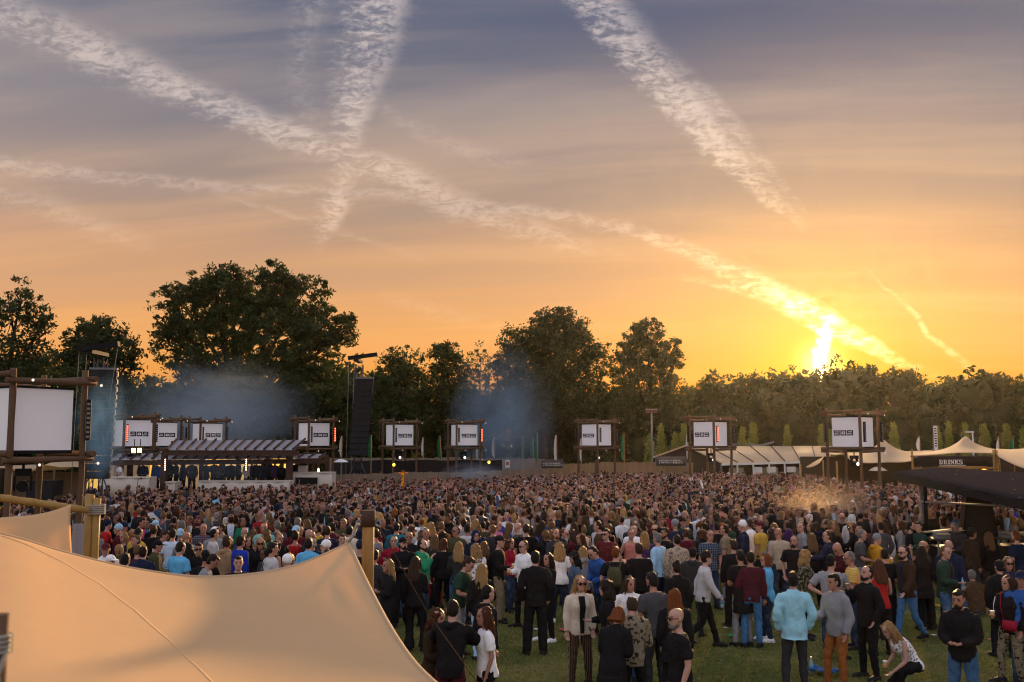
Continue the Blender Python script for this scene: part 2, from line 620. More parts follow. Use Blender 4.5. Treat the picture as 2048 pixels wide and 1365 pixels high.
M_CANVASFAR = mat('sand_stretch_fabric', (0.80, 0.60, 0.38), 0.85, 0.08, 0.8, 0.15, 20.0, trans=0.42)
M_PVC = mat('cream_tent_cover', (0.88, 0.68, 0.45), 0.5, 0.06, 0.7, trans=0.45)
M_PLANK = mat('fence_plank', (0.30, 0.19, 0.10), 0.85, 0.55, 0.9, 0.4, 14.0, stretch=(3.5, 3.5, 0.5))
M_PLANK2 = mat('grey_plank', (0.22, 0.165, 0.12), 0.85, 0.5, 0.9, 0.4, 14.0, stretch=(3.5, 3.5, 0.5))
M_LINEN = mat('cream_cloth', (0.56, 0.50, 0.43), 0.85, 0.10, 2.0, 0.2, 10.0)
M_ROPE = mat('rope', (0.30, 0.27, 0.24), 0.8, 0.3, 30.0)

# ------------------------------------------------------------------ people: how a figure is grown
# A figure faces -Y, stands on z = 0; its own left is +X.  Limbs are lofted solids that are fused into one surface.


def V3(*a):
    return Vector(a)


def loft(rings, seg=14, p=2.3):
    """closed solid through rings (centre, x axis, y axis, rx, ry)"""
    V, F = [], []
    for c, ax, ay, rx, ry in rings:
        for j in range(seg):
            a = 2 * math.pi * j / seg
            ca, sa = math.cos(a), math.sin(a)
            e = 2.0 / p
            V.append(c + ax * (rx * math.copysign(abs(ca) ** e, ca)) + ay * (ry * math.copysign(abs(sa) ** e, sa)))
    n = len(rings)
    for i in range(n - 1):
        for j in range(seg):
            F.append((i * seg + j, i * seg + (j + 1) % seg, (i + 1) * seg + (j + 1) % seg, (i + 1) * seg + j))
    F.append(tuple(reversed(range(seg))))
    F.append(tuple((n - 1) * seg + j for j in range(seg)))
    return V, F


def limb(pts, rad, flat=1.0, seg=12, ref=None):
    """tapered limb through joints, resampled so that bends stay round"""
    P = [pts[0]]
    Rr = [rad[0]]
    for i in range(len(pts) - 1):
        n = 4
        for q in range(1, n + 1):
            t = q / n
            P.append(pts[i].lerp(pts[i + 1], t))
            Rr.append(rad[i] + (rad[i + 1] - rad[i]) * t)
    # soften the corners
    P2 = list(P)
    for i in range(1, len(P) - 1):
        P2[i] = P[i] * 0.5 + (P[i - 1] + P[i + 1]) * 0.25
    rings = []
    for i, c in enumerate(P2):
        t = (P2[min(i + 1, len(P2) - 1)] - P2[max(i - 1, 0)]).normalized()
        a = ref if ref is not None else (Vector((1, 0, 0)) if abs(t.x) < 0.85 else Vector((0, 1, 0)))
        x = (a - t * a.dot(t)).normalized()
        y = t.cross(x)
        rings.append((c, x, y, Rr[i], Rr[i] * flat))
    return loft(rings, seg, 2.0)


def blob(c, r, M=None, seg=14, rings=9):
    b = MB().ball((0, 0, 0), r, seg, rings)
    V = [Vector(v) + Vector(c) for v in b.v]
    if M is not None:
        V = [M @ v for v in V]
    return V, b.f


# arms: (upper arm dir, forearm dir) as (outward, forward, down)
ARM = {
    'down': ((0.16, -0.04, 1), (0.03, 0.16, 1)),
    'relax': ((0.22, -0.10, 1), (-0.06, 0.34, 1)),
    'hold': ((0.18, 0.10, 1), (-0.35, 0.95, 0.05)),
    'front': ((0.18, 0.14, 1), (-0.62, 0.75, 0.15)),
    'cross': ((0.20, 0.24, 1), (-0.95, 0.42, -0.06)),
    'pocket': ((0.34, -0.22, 1), (-0.20, 0.42, 0.9)),
    'face': ((0.22, 0.50, 0.8), (-0.40, 0.42, -0.9)),
    'up': ((0.42, 0.30, -0.9), (-0.05, 0.20, -1)),
    'wave': ((0.75, 0.25, -0.35), (0.10, 0.25, -1)),
    'hip': ((0.72, -0.25, 0.8), (-0.85, -0.30, 0.38)),
    'out': ((0.30, 0.55, 0.8), (0.05, 1.0, 0.0)),
    'back': ((0.14, -0.42, 1), (0.0, -0.10, 1)),
    'fwd': ((0.14, 0.40, 1), (-0.1, 0.65, 0.8)),
    'hug': ((0.35, 0.75, 0.55), (-0.75, 0.6, 0.05)),
    'low': ((0.20, 0.55, 0.9), (-0.35, 0.9, 0.25)),
}
# pose: left arm, right arm, lean, head yaw, head pitch, legs
POSE = {
    'stand': ('relax', 'down', 2, 6, 4, 'a'),
    'look': ('down', 'relax', 0, 38, 6, 'b'),
    'hold': ('relax', 'hold', 2, -12, 6, 'b'),
    'drink': ('pocket', 'face', -2, 0, -6, 'a'),
    'front': ('front', 'front', 4, 0, 12, 'a'),
    'cross': ('cross', 'cross', 0, 10, 2, 'b'),
    'pocket': ('pocket', 'pocket', 1, -14, 4, 'a'),
    'walk': ('back', 'fwd', 5, 4, 3, 'walk'),
    'stride': ('fwd', 'back', 5, 0, 4, 'stride'),
    'hip': ('hip', 'out', 6, -18, 6, 'b'),
    'up': ('relax', 'up', 0, 0, -6, 'a'),
    'up2': ('wave', 'up', 0, 0, -8, 'b'),
    'bow': ('front', 'front', 16, 0, 30, 'b'),
    'talk': ('out', 'relax', 5, 24, 4, 'b'),
    'hug': ('hug', 'hug', 8, 14, 14, 'a'),
    'sit': ('low', 'low', 22, 0, 8, 'sit'),
    'kneel': ('low', 'hold', 46, 0, 2, 'kneel'),
}
PCACHE = {}


def skeleton(pose, sex):
    key = (pose, sex)
    if key in PCACHE:
        return PCACHE[key]
    la, ra, lean, hy, hp, legs = POSE[pose]
    f = sex == 'f'
    k = 0.93 if f else 1.0
    s = {}
    hipw = 0.092 if not f else 0.088
    zh = 0.93 * k
    yoff = 0.0
    G = {}
    if legs == 'a':
        G = {'L': [(hipw, 0, zh - .03), (hipw + .035, -.02, .49 * k), (hipw + .06, .02, .085)], 'R': [(-hipw, 0, zh - .03), (-hipw - .03, -.03, .49 * k), (-hipw - .045, .0, .085)], 'y': (14, -12)}
    elif legs == 'b':
        G = {'L': [(hipw, 0, zh - .03), (hipw + .01, -.03, .49 * k), (hipw + .005, .02, .085)], 'R': [(-hipw, 0, zh - .04), (-hipw - .06, -.075, .50 * k), (-hipw - .075, -.06, .085)], 'y': (8, -26)}
    elif legs == 'walk':
        G = {'L': [(hipw, 0, zh - .03), (hipw, -.13, .51 * k), (hipw - .01, -.24, .10)], 'R': [(-hipw, 0, zh - .03), (-hipw, .03, .49 * k), (-hipw + .01, .36, .18)], 'y': (6, -6)}
    elif legs == 'stride':
        G = {'L': [(hipw, 0, zh - .03), (hipw, .06, .49 * k), (hipw, .30, .15)], 'R': [(-hipw, 0, zh - .03), (-hipw, -.12, .50 * k), (-hipw, -.20, .09)], 'y': (6, -8)}
    elif legs == 'sit':
        zh = 0.17
        G = {'L': [(hipw, -.05, .14), (hipw + .16, -.42, .34), (hipw + .04, -.62, .075)], 'R': [(-hipw, -.05, .14), (-hipw - .18, -.40, .30), (-hipw - .02, -.58, .075)], 'y': (20, -20)}
    elif legs == 'kneel':
        zh = 0.47
        G = {'L': [(hipw, 0, .43), (hipw + .05, -.36, .46), (hipw + .02, -.30, .085)], 'R': [(-hipw, 0, .43), (-hipw - .05, -.34, .13), (-hipw - .02, .08, .10)], 'y': (8, -8)}
    s['legs'] = {q: [Vector(v) for v in G[q]] for q in 'LR'}
    s['footyaw'] = {'L': G['y'][0], 'R': G['y'][1]}
    pel = V3(0, yoff, zh)
    L = R(lean)
    d0 = V3(0, -math.sin(L * .5), math.cos(L * .5))
    d1 = V3(0, -math.sin(L), math.cos(L))

    def spine(t):
        t *= k
        if t <= 0:
            return pel + V3(0, 0, 1) * t
        a = min(t, 0.2)
        return pel + d0 * a + d1 * (t - a)
    s['spine'] = spine
    s['dir'] = d1
    s['k'] = k
    shw = 0.183 if not f else 0.155
    s['sh'] = {'L': spine(.495) + V3(shw, 0, 0), 'R': spine(.495) + V3(-shw, 0, 0)}
    s['arm'] = {}
    ay = V3(0, 0, 1).cross(V3(1, 0, 0))
    for q, nm, sg in (('L', la, 1), ('R', ra, -1)):
        u, w = ARM[nm]
        rot = Matrix.Rotation(L * 0.6, 3, 'X')
        du = (rot @ V3(sg * u[0], -u[1], -u[2])).normalized()
        dw = (rot @ V3(sg * w[0], -w[1], -w[2])).normalized()
        e = s['sh'][q] + du * (.285 * k)
        wr = e + dw * (.255 * k)
        s['arm'][q] = (s['sh'][q], e, wr, dw)
    neck_top = spine(.64)
    Mh = Matrix.Translation(spine(.655) + d1 * .0) @ Matrix.Rotation(R(hy), 4, 'Z') @ Matrix.Rotation(L * .55 + R(hp), 4, 'X') @ Matrix.Translation(V3(0, -.012, .078 * (0.96 if f else 1)))
    s['head'] = Mh
    s['necktop'] = neck_top
    s['top'] = (Mh @ V3(0, 0.02, .125)).z
    PCACHE[key] = s
    return s


def head_solids(Mh, f):
    k = 0.95 if f else 1.0
    X, Y = V3(1, 0, 0), V3(0, 1, 0)
    prof = [(-.118, .020, .022, -.062), (-.110, .036, .036, -.056), (-.092, .050, .052, -.046), (-.06, .062, .074, -.024), (-.02, .071, .090, -.008), (.02, .075, .097, 0.0),
            (.06, .073, .094, .004), (.088, .062, .079, .006), (.107, .042, .054, .008), (.117, .018, .022, .008)]
    V, F = loft([(V3(0, y * k, z * k), X, Y, rx * k, ry * k) for z, rx, ry, y in prof], 18, 2.05)
    out = [([Mh @ v for v in V], F)]
    nose = [(V3(0, -.088, .022), X, Y, .008, .010), (V3(0, -.098, .0), X, Y, .011, .012), (V3(0, -.107, -.022), X, Y, .016, .013), (V3(0, -.094, -.034), X, Y, .012, .010)]
    V, F = loft([(c * k, a, b, rx * k, ry * k) for c, a, b, rx, ry in nose], 8, 2)
    out.append(([Mh @ v for v in V], F))
    for sg in (-1, 1):
        out.append(blob((sg * .076 * k, .012, -.008), (.011, .020, .031), Mh, 8, 6))
        out.append(blob((sg * .031 * k, -.082 * k, .034 * k), (.020, .012, .008), Mh, 8, 5))
    out.append(blob((0, -.086 * k, -.068 * k), (.024, .012, .011), Mh, 8, 5))
    return out


def hand_solids(w, d, sg, curl=0.55):
    """palm, four fingers of unequal length and a thumb from the side of the palm"""
    d = d.normalized()
    side = V3(0, 0, 1).cross(d)
    if side.length < 0.2:
        side = V3(0, 1, 0).cross(d)
    side.normalize()
    # fingers curl towards the body's middle / front
    pal = side.cross(d).normalized()
    if pal.dot(V3(-sg * 0.6, -0.2, 0.1)) < 0:
        pal = -pal
    side = d.cross(pal)
    out = []
    rings = [(w - d * .01, side, pal, .024, .019), (w + d * .03, side, pal, .034, .017), (w + d * .075, side, pal, .039, .015), (w + d * .092, side, pal, .034, .012)]
    out.append(loft(rings, 10, 2.4))
    for i, (o, ln) in enumerate(((-.030, .066), (-.010, .078), (.011, .072), (.031, .055))):
        b = w + d * .082 + side * o
        k1 = b + (d * .85 + pal * curl * .55).normalized() * (ln * .5)
        k2 = k1 + (d * .45 + pal * curl * 1.4).normalized() * (ln * .5)
        out.append(limb([b - d * .02, k1, k2], [.0095, .009, .0075], 1.0, 7))
    b = w + d * .028 + side * .030
    out.append(limb([b, b + (d * .6 + side * .7 + pal * .35).normalized() * .035, b + (d * .9 + side * .45 + pal * .6).normalized() * .066], [.013, .011, .008], 1.0, 7))
    return out


TORSO_M = [(-.105, .085, .080, .01), (-.05, .150, .110, .008), (.04, .160, .116, .006), (.15, .148, .104, 0), (.27, .155, .110, -.002), (.37, .172, .118, -.004), (.45, .176, .112, 0), (.51, .150, .092, .006), (.55, .090, .070, .010), (.60, .060, .060, .008)]
TORSO_F = [(-.105, .085, .080, .01), (-.05, .158, .112, .012), (.04, .158, .112, .010), (.15, .122, .092, 0), (.27, .130, .100, -.008), (.37, .146, .118, -.018), (.45, .148, .102, -.004), (.51, .125, .080, .006), (.55, .075, .062, .010), (.60, .050, .052, .008)]


def torso_rings(s, sex, t0, t1, ease, flare=0.0):
    """rings between two heights of the spine, grown by ease; flare widens the hem"""
    T = TORSO_M if sex == 'm' else TORSO_F
    lv = [t for t, *_ in T if t0 < t < t1]
    lv = sorted(set([t0] + lv + [t1] + [t0 + (t1 - t0) * q / 7 for q in range(1, 7)]))
    rings = []
    for t in lv:
        for i in range(len(T) - 1):
            if T[i][0] <= t <= T[i + 1][0] or i == len(T) - 2:
                q = (t - T[i][0]) / (T[i + 1][0] - T[i][0])
                rx = T[i][1] + (T[i + 1][1] - T[i][1]) * q
                ry = T[i][2] + (T[i + 1][2] - T[i][2]) * q
                yo = T[i][3] + (T[i + 1][3] - T[i][3]) * q
                break
        if t < -.05:
            rx, ry = T[1][1], T[1][2]
        w = max(0.0, (0.22 - t) / 0.3) * flare
        c = s['spine'](t) + V3(0, yo, 0)
        d = s['dir'] if t > .18 else V3(0, 0, 1)
        y = V3(1, 0, 0).cross(d) * -1.0
        rings.append((c, V3(1, 0, 0), y, rx * s['k'] ** .5 + ease + w, ry * s['k'] ** .5 + ease + w))
    return rings


def body_solids(pose, sex):
    s = skeleton(pose, sex)
    f = sex == 'f'
    out = [loft(torso_rings(s, sex, -.10, .60, -.012), 18)]
    out.append(limb([s['spine'](.54), s['spine'](.60), s['head'] @ V3(0, .015, -.06)], [.056, .053, .052] if not f else [.046, .043, .042]))
    out += head_solids(s['head'], f)
    a = 1.0 if not f else .80
    for q, sg in (('L', 1), ('R', -1)):
        sh, e, w, d = s['arm'][q]
        out.append(limb([s['spine'](.47) + V3(sg * .08, 0, 0), sh, sh.lerp(e, .45), e, e.lerp(w, .35), w], [.046 * a, .048 * a, .046 * a, .039 * a, .039 * a, .027 * a]))
        out += hand_solids(w, d, sg)
        h, kn, an = s['legs'][q]
        out.append(limb([h + V3(0, 0, .04), h.lerp(kn, .4), kn, kn.lerp(an, .35), an], [.074, .064, .044, .043, .029]))
        out.append(foot(an, s['footyaw'][q], 0.0))
    return out


def foot(an, yaw, ease):
    """foot / shoe solid under an ankle"""
    fw = Matrix.Rotation(R(yaw), 3, 'Z') @ V3(0, -1, 0)
    x = fw.cross(V3(0, 0, 1))
    z = V3(0, 0, 1)
    g = an.z - .085                      # raised heels
    base = V3(an.x, an.y, g)
    rings = []
    for t, w, h in ((-.075, .022, .030), (-.055, .036, .042), (0.0, .040, .046), (.06, .042, .038), (.12, .047, .031), (.17, .042, .024), (.195, .022, .016)):
        rings.append((base + fw * t + z * (h + ease * .5 - .004), x, z, w + ease, h + ease * .5))
    return loft(rings, 12, 2.6)


def top_solids(pose, sex, kind):
    s = skeleton(pose, sex)
    a = 1.0 if sex == 'm' else .84
    out = []
    ease, t0, flare = {'tee': (.014, -.075, .016), 'long': (.014, -.07, .012), 'hoodie': (.018, -.085, .004), 'jacket': (.019, -.095, .004), 'coat': (.022, -.24, .02),
                       'tank': (.008, -.05, .014), 'shirt': (.016, -.12, .022), 'crop': (.006, .02, .004), 'longtee': (.014, -.30, .016)}[kind]
    if pose in ('sit', 'kneel'):
        t0 = max(t0, -.07)
    t1 = .575 if kind in ('hoodie', 'jacket', 'coat', 'shirt') else .56
    if kind == 'tank':
        t1 = .50
    out.append(loft(torso_rings(s, sex, t0, t1, ease, flare), 18))
    if kind == 'tank':
        for sg in (-1, 1):
            out.append(limb([s['spine'](.46) + V3(sg * .09, -.05, 0), s['spine'](.535) + V3(sg * .095, 0, 0), s['spine'](.46) + V3(sg * .09, .06, 0)], [.024, .022, .024], 1.0, 8))
        return out
    for q, sg in (('L', 1), ('R', -1)):
        sh, e, w, d = s['arm'][q]
        root = s['spine'](.475) + V3(sg * .07, 0, 0)
        r0 = .060 * a + ease
        if kind in ('tee', 'longtee', 'crop'):
            out.append(limb([root, sh, sh.lerp(e, .45), sh.lerp(e, .72)], [r0, r0, r0 - .004, r0 - .002]))
        else:
            e2 = .040 * a + ease * 1.0
            out.append(limb([root, sh, sh.lerp(e, .5), e, e.lerp(w, .5), w - d * .005], [r0, r0, r0 - .006, e2 + .010, e2 + .004, e2 - .006]))
    if kind == 'hoodie':
        c = s['spine'](.565) + V3(0, .045, 0)
        out.append(limb([c + V3(-.085, -.045, .0), c + V3(-.06, .045, .0), c + V3(0, .072, -.025), c + V3(.06, .045, 0), c + V3(.085, -.045, 0)], [.030, .042, .052, .042, .030]))
    if kind in ('jacket', 'coat', 'shirt'):
        c = s['spine'](.575)
        out.append(limb([c + V3(-.05, -.055, -.02), c + V3(-.072, .0, .0), c + V3(0, .066, .012), c + V3(.072, .0, .0), c + V3(.05, -.055, -.02)], [.016, .021, .022, .021, .016]))
    return out


def bottom_solids(pose, sex, kind):
    s = skeleton(pose, sex)
    ease = {'jeans': .010, 'slim': .004, 'loose': .026, 'flare': .010, 'shorts': .024}[kind]
    out = [loft(torso_rings(s, sex, -.09, .075, .008), 16)]
    for q in 'LR':
        h, kn, an = s['legs'][q]
        e = ease
        if kind == 'shorts':
            out.append(limb([h + V3(0, 0, .05), h.lerp(kn, .5), h.lerp(kn, .95)], [.092 + e * .3, .084 + e * .6, .070 + e]))
        else:
            end = .036 + e * 1.2 + (.05 if kind == 'flare' else 0.004)
            out.append(limb([h + V3(0, 0, .05), h.lerp(kn, .45), kn, kn.lerp(an, .4), an + (an - kn).normalized() * .012], [.090 + e * .3, .082 + e * .5, .058 + e * .9, .055 + e, end]))
    return out


HAIRSTYLES = ('short', 'crop', 'wavy', 'long', 'longwavy', 'bob', 'pony', 'bun', 'curly', 'bald', 'cap', 'beanie', 'hoodup', 'quiff')


def hair_solids(style):
    """hair in head space (origin: middle of the head)"""
    o = []
    if style in ('short', 'crop', 'quiff', 'bald', 'wavy', 'pony', 'bun', 'bob', 'long', 'longwavy', 'curly'):
        g = {'crop': 1.0, 'short': 1.035, 'quiff': 1.03, 'bald': .99, 'wavy': 1.10, 'pony': 1.03, 'bun': 1.04, 'bob': 1.09, 'long': 1.03, 'longwavy': 1.05, 'curly': 1.18}[style]
        if style != 'bald':
            o.append(blob((0, .020, .030), (.081 * g, .096 * g, .098 * g)))
            o.append(blob((0, .040, -.012), (.077 * g, .072 * g, .085 * g)))
        if style == 'quiff':
            o.append(blob((0, -.045, .105), (.055, .05, .036)))
        if style == 'short':
            o.append(blob((0, -.025, .092), (.062, .060, .036)))
        if style == 'bun':
            o.append(blob((0, .075, .115), (.042, .042, .042)))
        if style == 'pony':
            o.append(limb([V3(0, .105, .05), V3(0, .155, .02), V3(0, .165, -.09), V3(0, .14, -.20)], [.022, .034, .036, .012]))
        if style in ('bob', 'long', 'longwavy', 'curly'):
            dn = {'bob': -.13, 'curly': -.20, 'long': -.34, 'longwavy': -.31}[style]
            w = {'bob': 1.0, 'curly': 1.35, 'long': 1.0, 'longwavy': 1.15}[style]
            X, Y = V3(1, 0, 0), V3(0, 1, 0)
            rings = [(V3(0, .030, .06), X, Y, .080 * g, .086), (V3(0, .040, .0), X, Y, .088 * w, .078), (V3(0, .052, -.07), X, Y, .094 * w, .062 * w)]
            n = 5
            for i in range(1, n + 1):
                t = i / n
                rings.append((V3(0, .056 + .030 * t, -.07 + (dn + .07) * t), X, Y, (.096 + .034 * math.sin(t * 2.6)) * w * (1 - .34 * t ** 3), (.056 - .022 * t) * w))
            o.append(loft(rings, 16, 2.2))
            hr = random.Random(len(style))
            if style != 'bob':
                for q in range(11):          # loose ends of unequal length
                    xx = (-1 + 2 * q / 10) * .100 * w
                    zz = dn + hr.uniform(-.05, .07)
                    yy = .070 + .012 * math.cos(xx * 14)
                    sw = hr.uniform(-.02, .02)
                    o.append(limb([V3(xx * .9, yy, -.04), V3(xx, yy + .012, -.15), V3(xx + sw, yy + hr.uniform(.0, .03), (zz - .15) * .5 - .05), V3(xx * .9 + sw * 1.6, yy + hr.uniform(.0, .03), zz)], [.020, .021, .018, .005], 1.0, 7))
            for sg in (-1, 1):       # locks that frame the face
                o.append(limb([V3(sg * .055, -.040, .085), V3(sg * .084, -.028, .02), V3(sg * .090, -.018, -.06), V3(sg * .088 * w, -.006, max(dn, -.20))], [.022, .021, .026, .012]))
    if style == 'cap':
        o.append(blob((0, .012, .045), (.086, .104, .086)))
        o.append(blob((0, -.115, .045), (.070, .075, .011)))
        o.append(blob((0, .055, -.03), (.076, .056, .05)))
    if style == 'beanie':
        o.append(blob((0, .016, .050), (.086, .104, .100)))
        o.append(limb([V3(0, -.092, .05), V3(.085, 0, .03), V3(0, .105, .02), V3(-.085, 0, .03), V3(0, -.092, .05)], [.018] * 5))
    if style == 'hoodup':
        o.append(blob((0, .030, .020), (.112, .118, .135)))
        o.append(blob((0, .045, -.10), (.125, .10, .09)))
    return o


def fold_noise(V, amp, seed, sc=1.0, zf=.75):
    r = np.random.RandomState(seed)
    d = np.zeros(len(V))
    for i in range(9):
        w = r.normal(size=3) * np.array([1.0, 1.0, zf]) * r.uniform(14, 34) * sc
        d += np.sin(V @ w + r.uniform(0, 6.28) + 1.6 * np.sin(V @ (r.normal(size=3) * 9 * np.array([1, 1, min(1.0, zf * 2)])) + r.uniform(0, 6)))
    return d / 9.0 * amp * 1.8


def fuse(name, solids, voxel, ratio, amp=0.0, seed=1, sc=1.0, protect=None, zf=.75, keep=4.0):
    """one continuous surface out of overlapping solids"""
    b = MB()
    for V, F in solids:
        b.add(V, F)
    me = b.mesh(name + '_raw')
    ob = bpy.data.objects.new(name + '_raw', me)
    COL.objects.link(ob)
    md = ob.modifiers.new('r', 'REMESH')
    md.mode = 'VOXEL'
    md.voxel_size = voxel
    md.adaptivity = 0.0
    sm = ob.modifiers.new('s', 'SMOOTH')
    sm.factor = 0.5
    sm.iterations = 3 if voxel < .02 else 1
    dg = bpy.context.evaluated_depsgraph_get()
    me2 = bpy.data.meshes.new_from_object(ob.evaluated_get(dg))
    ob.modifiers.clear()
    if amp:
        n = len(me2.vertices)
        co = np.empty(n * 3, dtype=np.float32)
        nr = np.empty(n * 3, dtype=np.float32)
        me2.vertices.foreach_get('co', co)
        me2.vertex_normals.foreach_get('vector', nr)
        co = co.reshape(-1, 3)
        nr = nr.reshape(-1, 3)
        co = co + nr * (fold_noise(co.astype(np.float64), amp, seed, sc, zf) + amp * (.45 if zf == .75 else 0))[:, None].astype(np.float32)
        me2.vertices.foreach_set('co', co.ravel())
        me2.update()
    ob.data = me2
    if protect is not None:
        vg = ob.vertex_groups.new(name='keep')
        idx = [v.index for v in me2.vertices if protect(v.co)]
        vg.add(idx, 1.0, 'REPLACE')
    if ratio < 1.0:
        dc = ob.modifiers.new('d', 'DECIMATE')
        dc.ratio = ratio
        if protect is not None:
            dc.vertex_group = 'keep'
            dc.invert_vertex_group = True
            dc.vertex_group_factor = keep
        bpy.context.view_layer.update()
        dg = bpy.context.evaluated_depsgraph_get()
        me3 = bpy.data.meshes.new_from_object(ob.evaluated_get(dg))
    else:
        me3 = me2.copy()
    bpy.data.objects.remove(ob)
    bpy.data.meshes.remove(me)
    bpy.data.meshes.remove(me2)
    me3.name = name
    me3.polygons.foreach_set('use_smooth', [True] * len(me3.polygons))
    return me3


MESH = {}


def get_body(pose, sex):
    key = ('body', pose, sex)
    if key not in MESH:
        s = skeleton(pose, sex)
        zc = (s['head'] @ V3(0, 0, -.10))
        up = s['dir']
        me = fuse('body', body_solids(pose, sex), .0105, .22, protect=lambda c: (c - zc).dot(up) > 0)
        # features of the face as a colour mask: 1 eyes and brows, 0.5 lips
        inv = s['head'].inverted()
        k = .95 if sex == 'f' else 1.0
        at_ = me.attributes.new('face', 'FLOAT', 'POINT')
        vals = []
        for v in me.vertices:
            p = inv @ v.co / k
            val = 0.0
            if p.y < -.05 and abs(p.z) < .12:
                ex = abs(abs(p.x) - .031)
                if ex < .016 and abs(p.z - .010) < .010:
                    val = 1.0
                elif ex < .022 and abs(p.z - .036) < .007:
                    val = .8
                elif abs(p.x) < .024 and abs(p.z + .068) < .009:
                    val = .45
            vals.append(val)
        at_.data.foreach_set('value', vals)
        me.materials.append(M_SKIN)
        MESH[key] = me
    return MESH[key]


def get_top(pose, sex, kind):
    key = ('top', pose, sex, kind)
    if key not in MESH:
        me = fuse('top', top_solids(pose, sex, kind), .0125, .30, 0.0105 if kind != 'tank' else .005, hash((pose, kind)) % 97)
        me.materials.append(M_CLOTH)
        MESH[key] = me
    return MESH[key]


def get_bottom(pose, sex, kind):
    key = ('bottom', POSE[pose][5], sex, kind, POSE[pose][2] if POSE[pose][5] in ('sit', 'kneel') else 0)
    if key not in MESH:
        me = fuse('bottom', bottom_solids(pose, sex, kind), .0125, .30, .010, 7)
        me.materials.append(M_CLOTH)
        MESH[key] = me
    return MESH[key]


def get_shoe(pose, sex, q):
    key = ('shoe', POSE[pose][5], sex, q)
    if key not in MESH:
        s = skeleton(pose, sex)
        V, F = foot(s['legs'][q][2], s['footyaw'][q], .009)
        b = MB().add(V, F, True)
        V, F = loft([(r[0] * 1, r[1], r[2], r[3], r[4]) for r in sole_rings(s['legs'][q][2], s['footyaw'][q])], 12, 3.0)
        b.add(V, F, True)
        MESH[key] = b.mesh('shoe', M_SHOE)
    return MESH[key]


def sole_rings(an, yaw):
    fw = Matrix.Rotation(R(yaw), 3, 'Z') @ V3(0, -1, 0)
    x = fw.cross(V3(0, 0, 1))
    base = V3(an.x, an.y, an.z - .085)
    return [(base + fw * t + V3(0, 0, .014), x, V3(0, 0, 1), w, .014) for t, w in ((-.09, .03), (-.06, .046), (0, .048), (.07, .05), (.13, .056), (.18, .05), (.21, .026))]


def get_hair(style):
    key = ('hair', style)
    if key not in MESH:
        amp = {'crop': .002, 'short': .007, 'quiff': .008, 'wavy': .014, 'curly': .022, 'longwavy': .014, 'long': .011, 'bob': .010, 'cap': .0, 'beanie': .002, 'hoodup': .005}.get(style, .006)
        me = fuse('hair', hair_solids(style), .0085, .45, amp, 5, 2.2 if style in ('long', 'longwavy', 'bob', 'pony') else 1.6, zf=.12 if style in ('long', 'bob', 'pony', 'short', 'crop') else .4)
        me.materials.append(M_CLOTH if style in ('cap', 'beanie', 'hoodup') else M_HAIR)
        MESH[key] = me
    return MESH[key]


def skin_material():
    m = bpy.data.materials.new('skin')
    m.use_nodes = True
    k = NT(m.node_tree)
    m.node_tree.nodes.clear()
    out = k.new('ShaderNodeOutputMaterial')
    p = k.new('ShaderNodeBsdfPrincipled')
    a = k.new('ShaderNodeAttribute', attribute_name='face').outputs['Fac']
    base = k.new('ShaderNodeObjectInfo').outputs['Color']
    n = k.noise(k.new('ShaderNodeTexCoord').outputs['Object'], 22.0, 3.0)
    c = k.vm('SCALE', base, k.m('MULTIPLY_ADD', n, 0.35, 0.82))
    c = k.mix(k.smooth(a, 0.2, 0.5), c, k.vm('MULTIPLY', base, (0.72, 0.40, 0.40)))
    c = k.mix(k.smooth(a, 0.6, 0.9), c, (0.02, 0.014, 0.010))
    k.put(p.inputs['Base Color'], c)
    p.inputs['Roughness'].default_value = 0.5
    p.inputs['Specular IOR Level'].default_value = 0.35
    p.inputs['Subsurface Weight'].default_value = 0.0
    k.l.new(p.outputs[0], out.inputs[0])
    return m


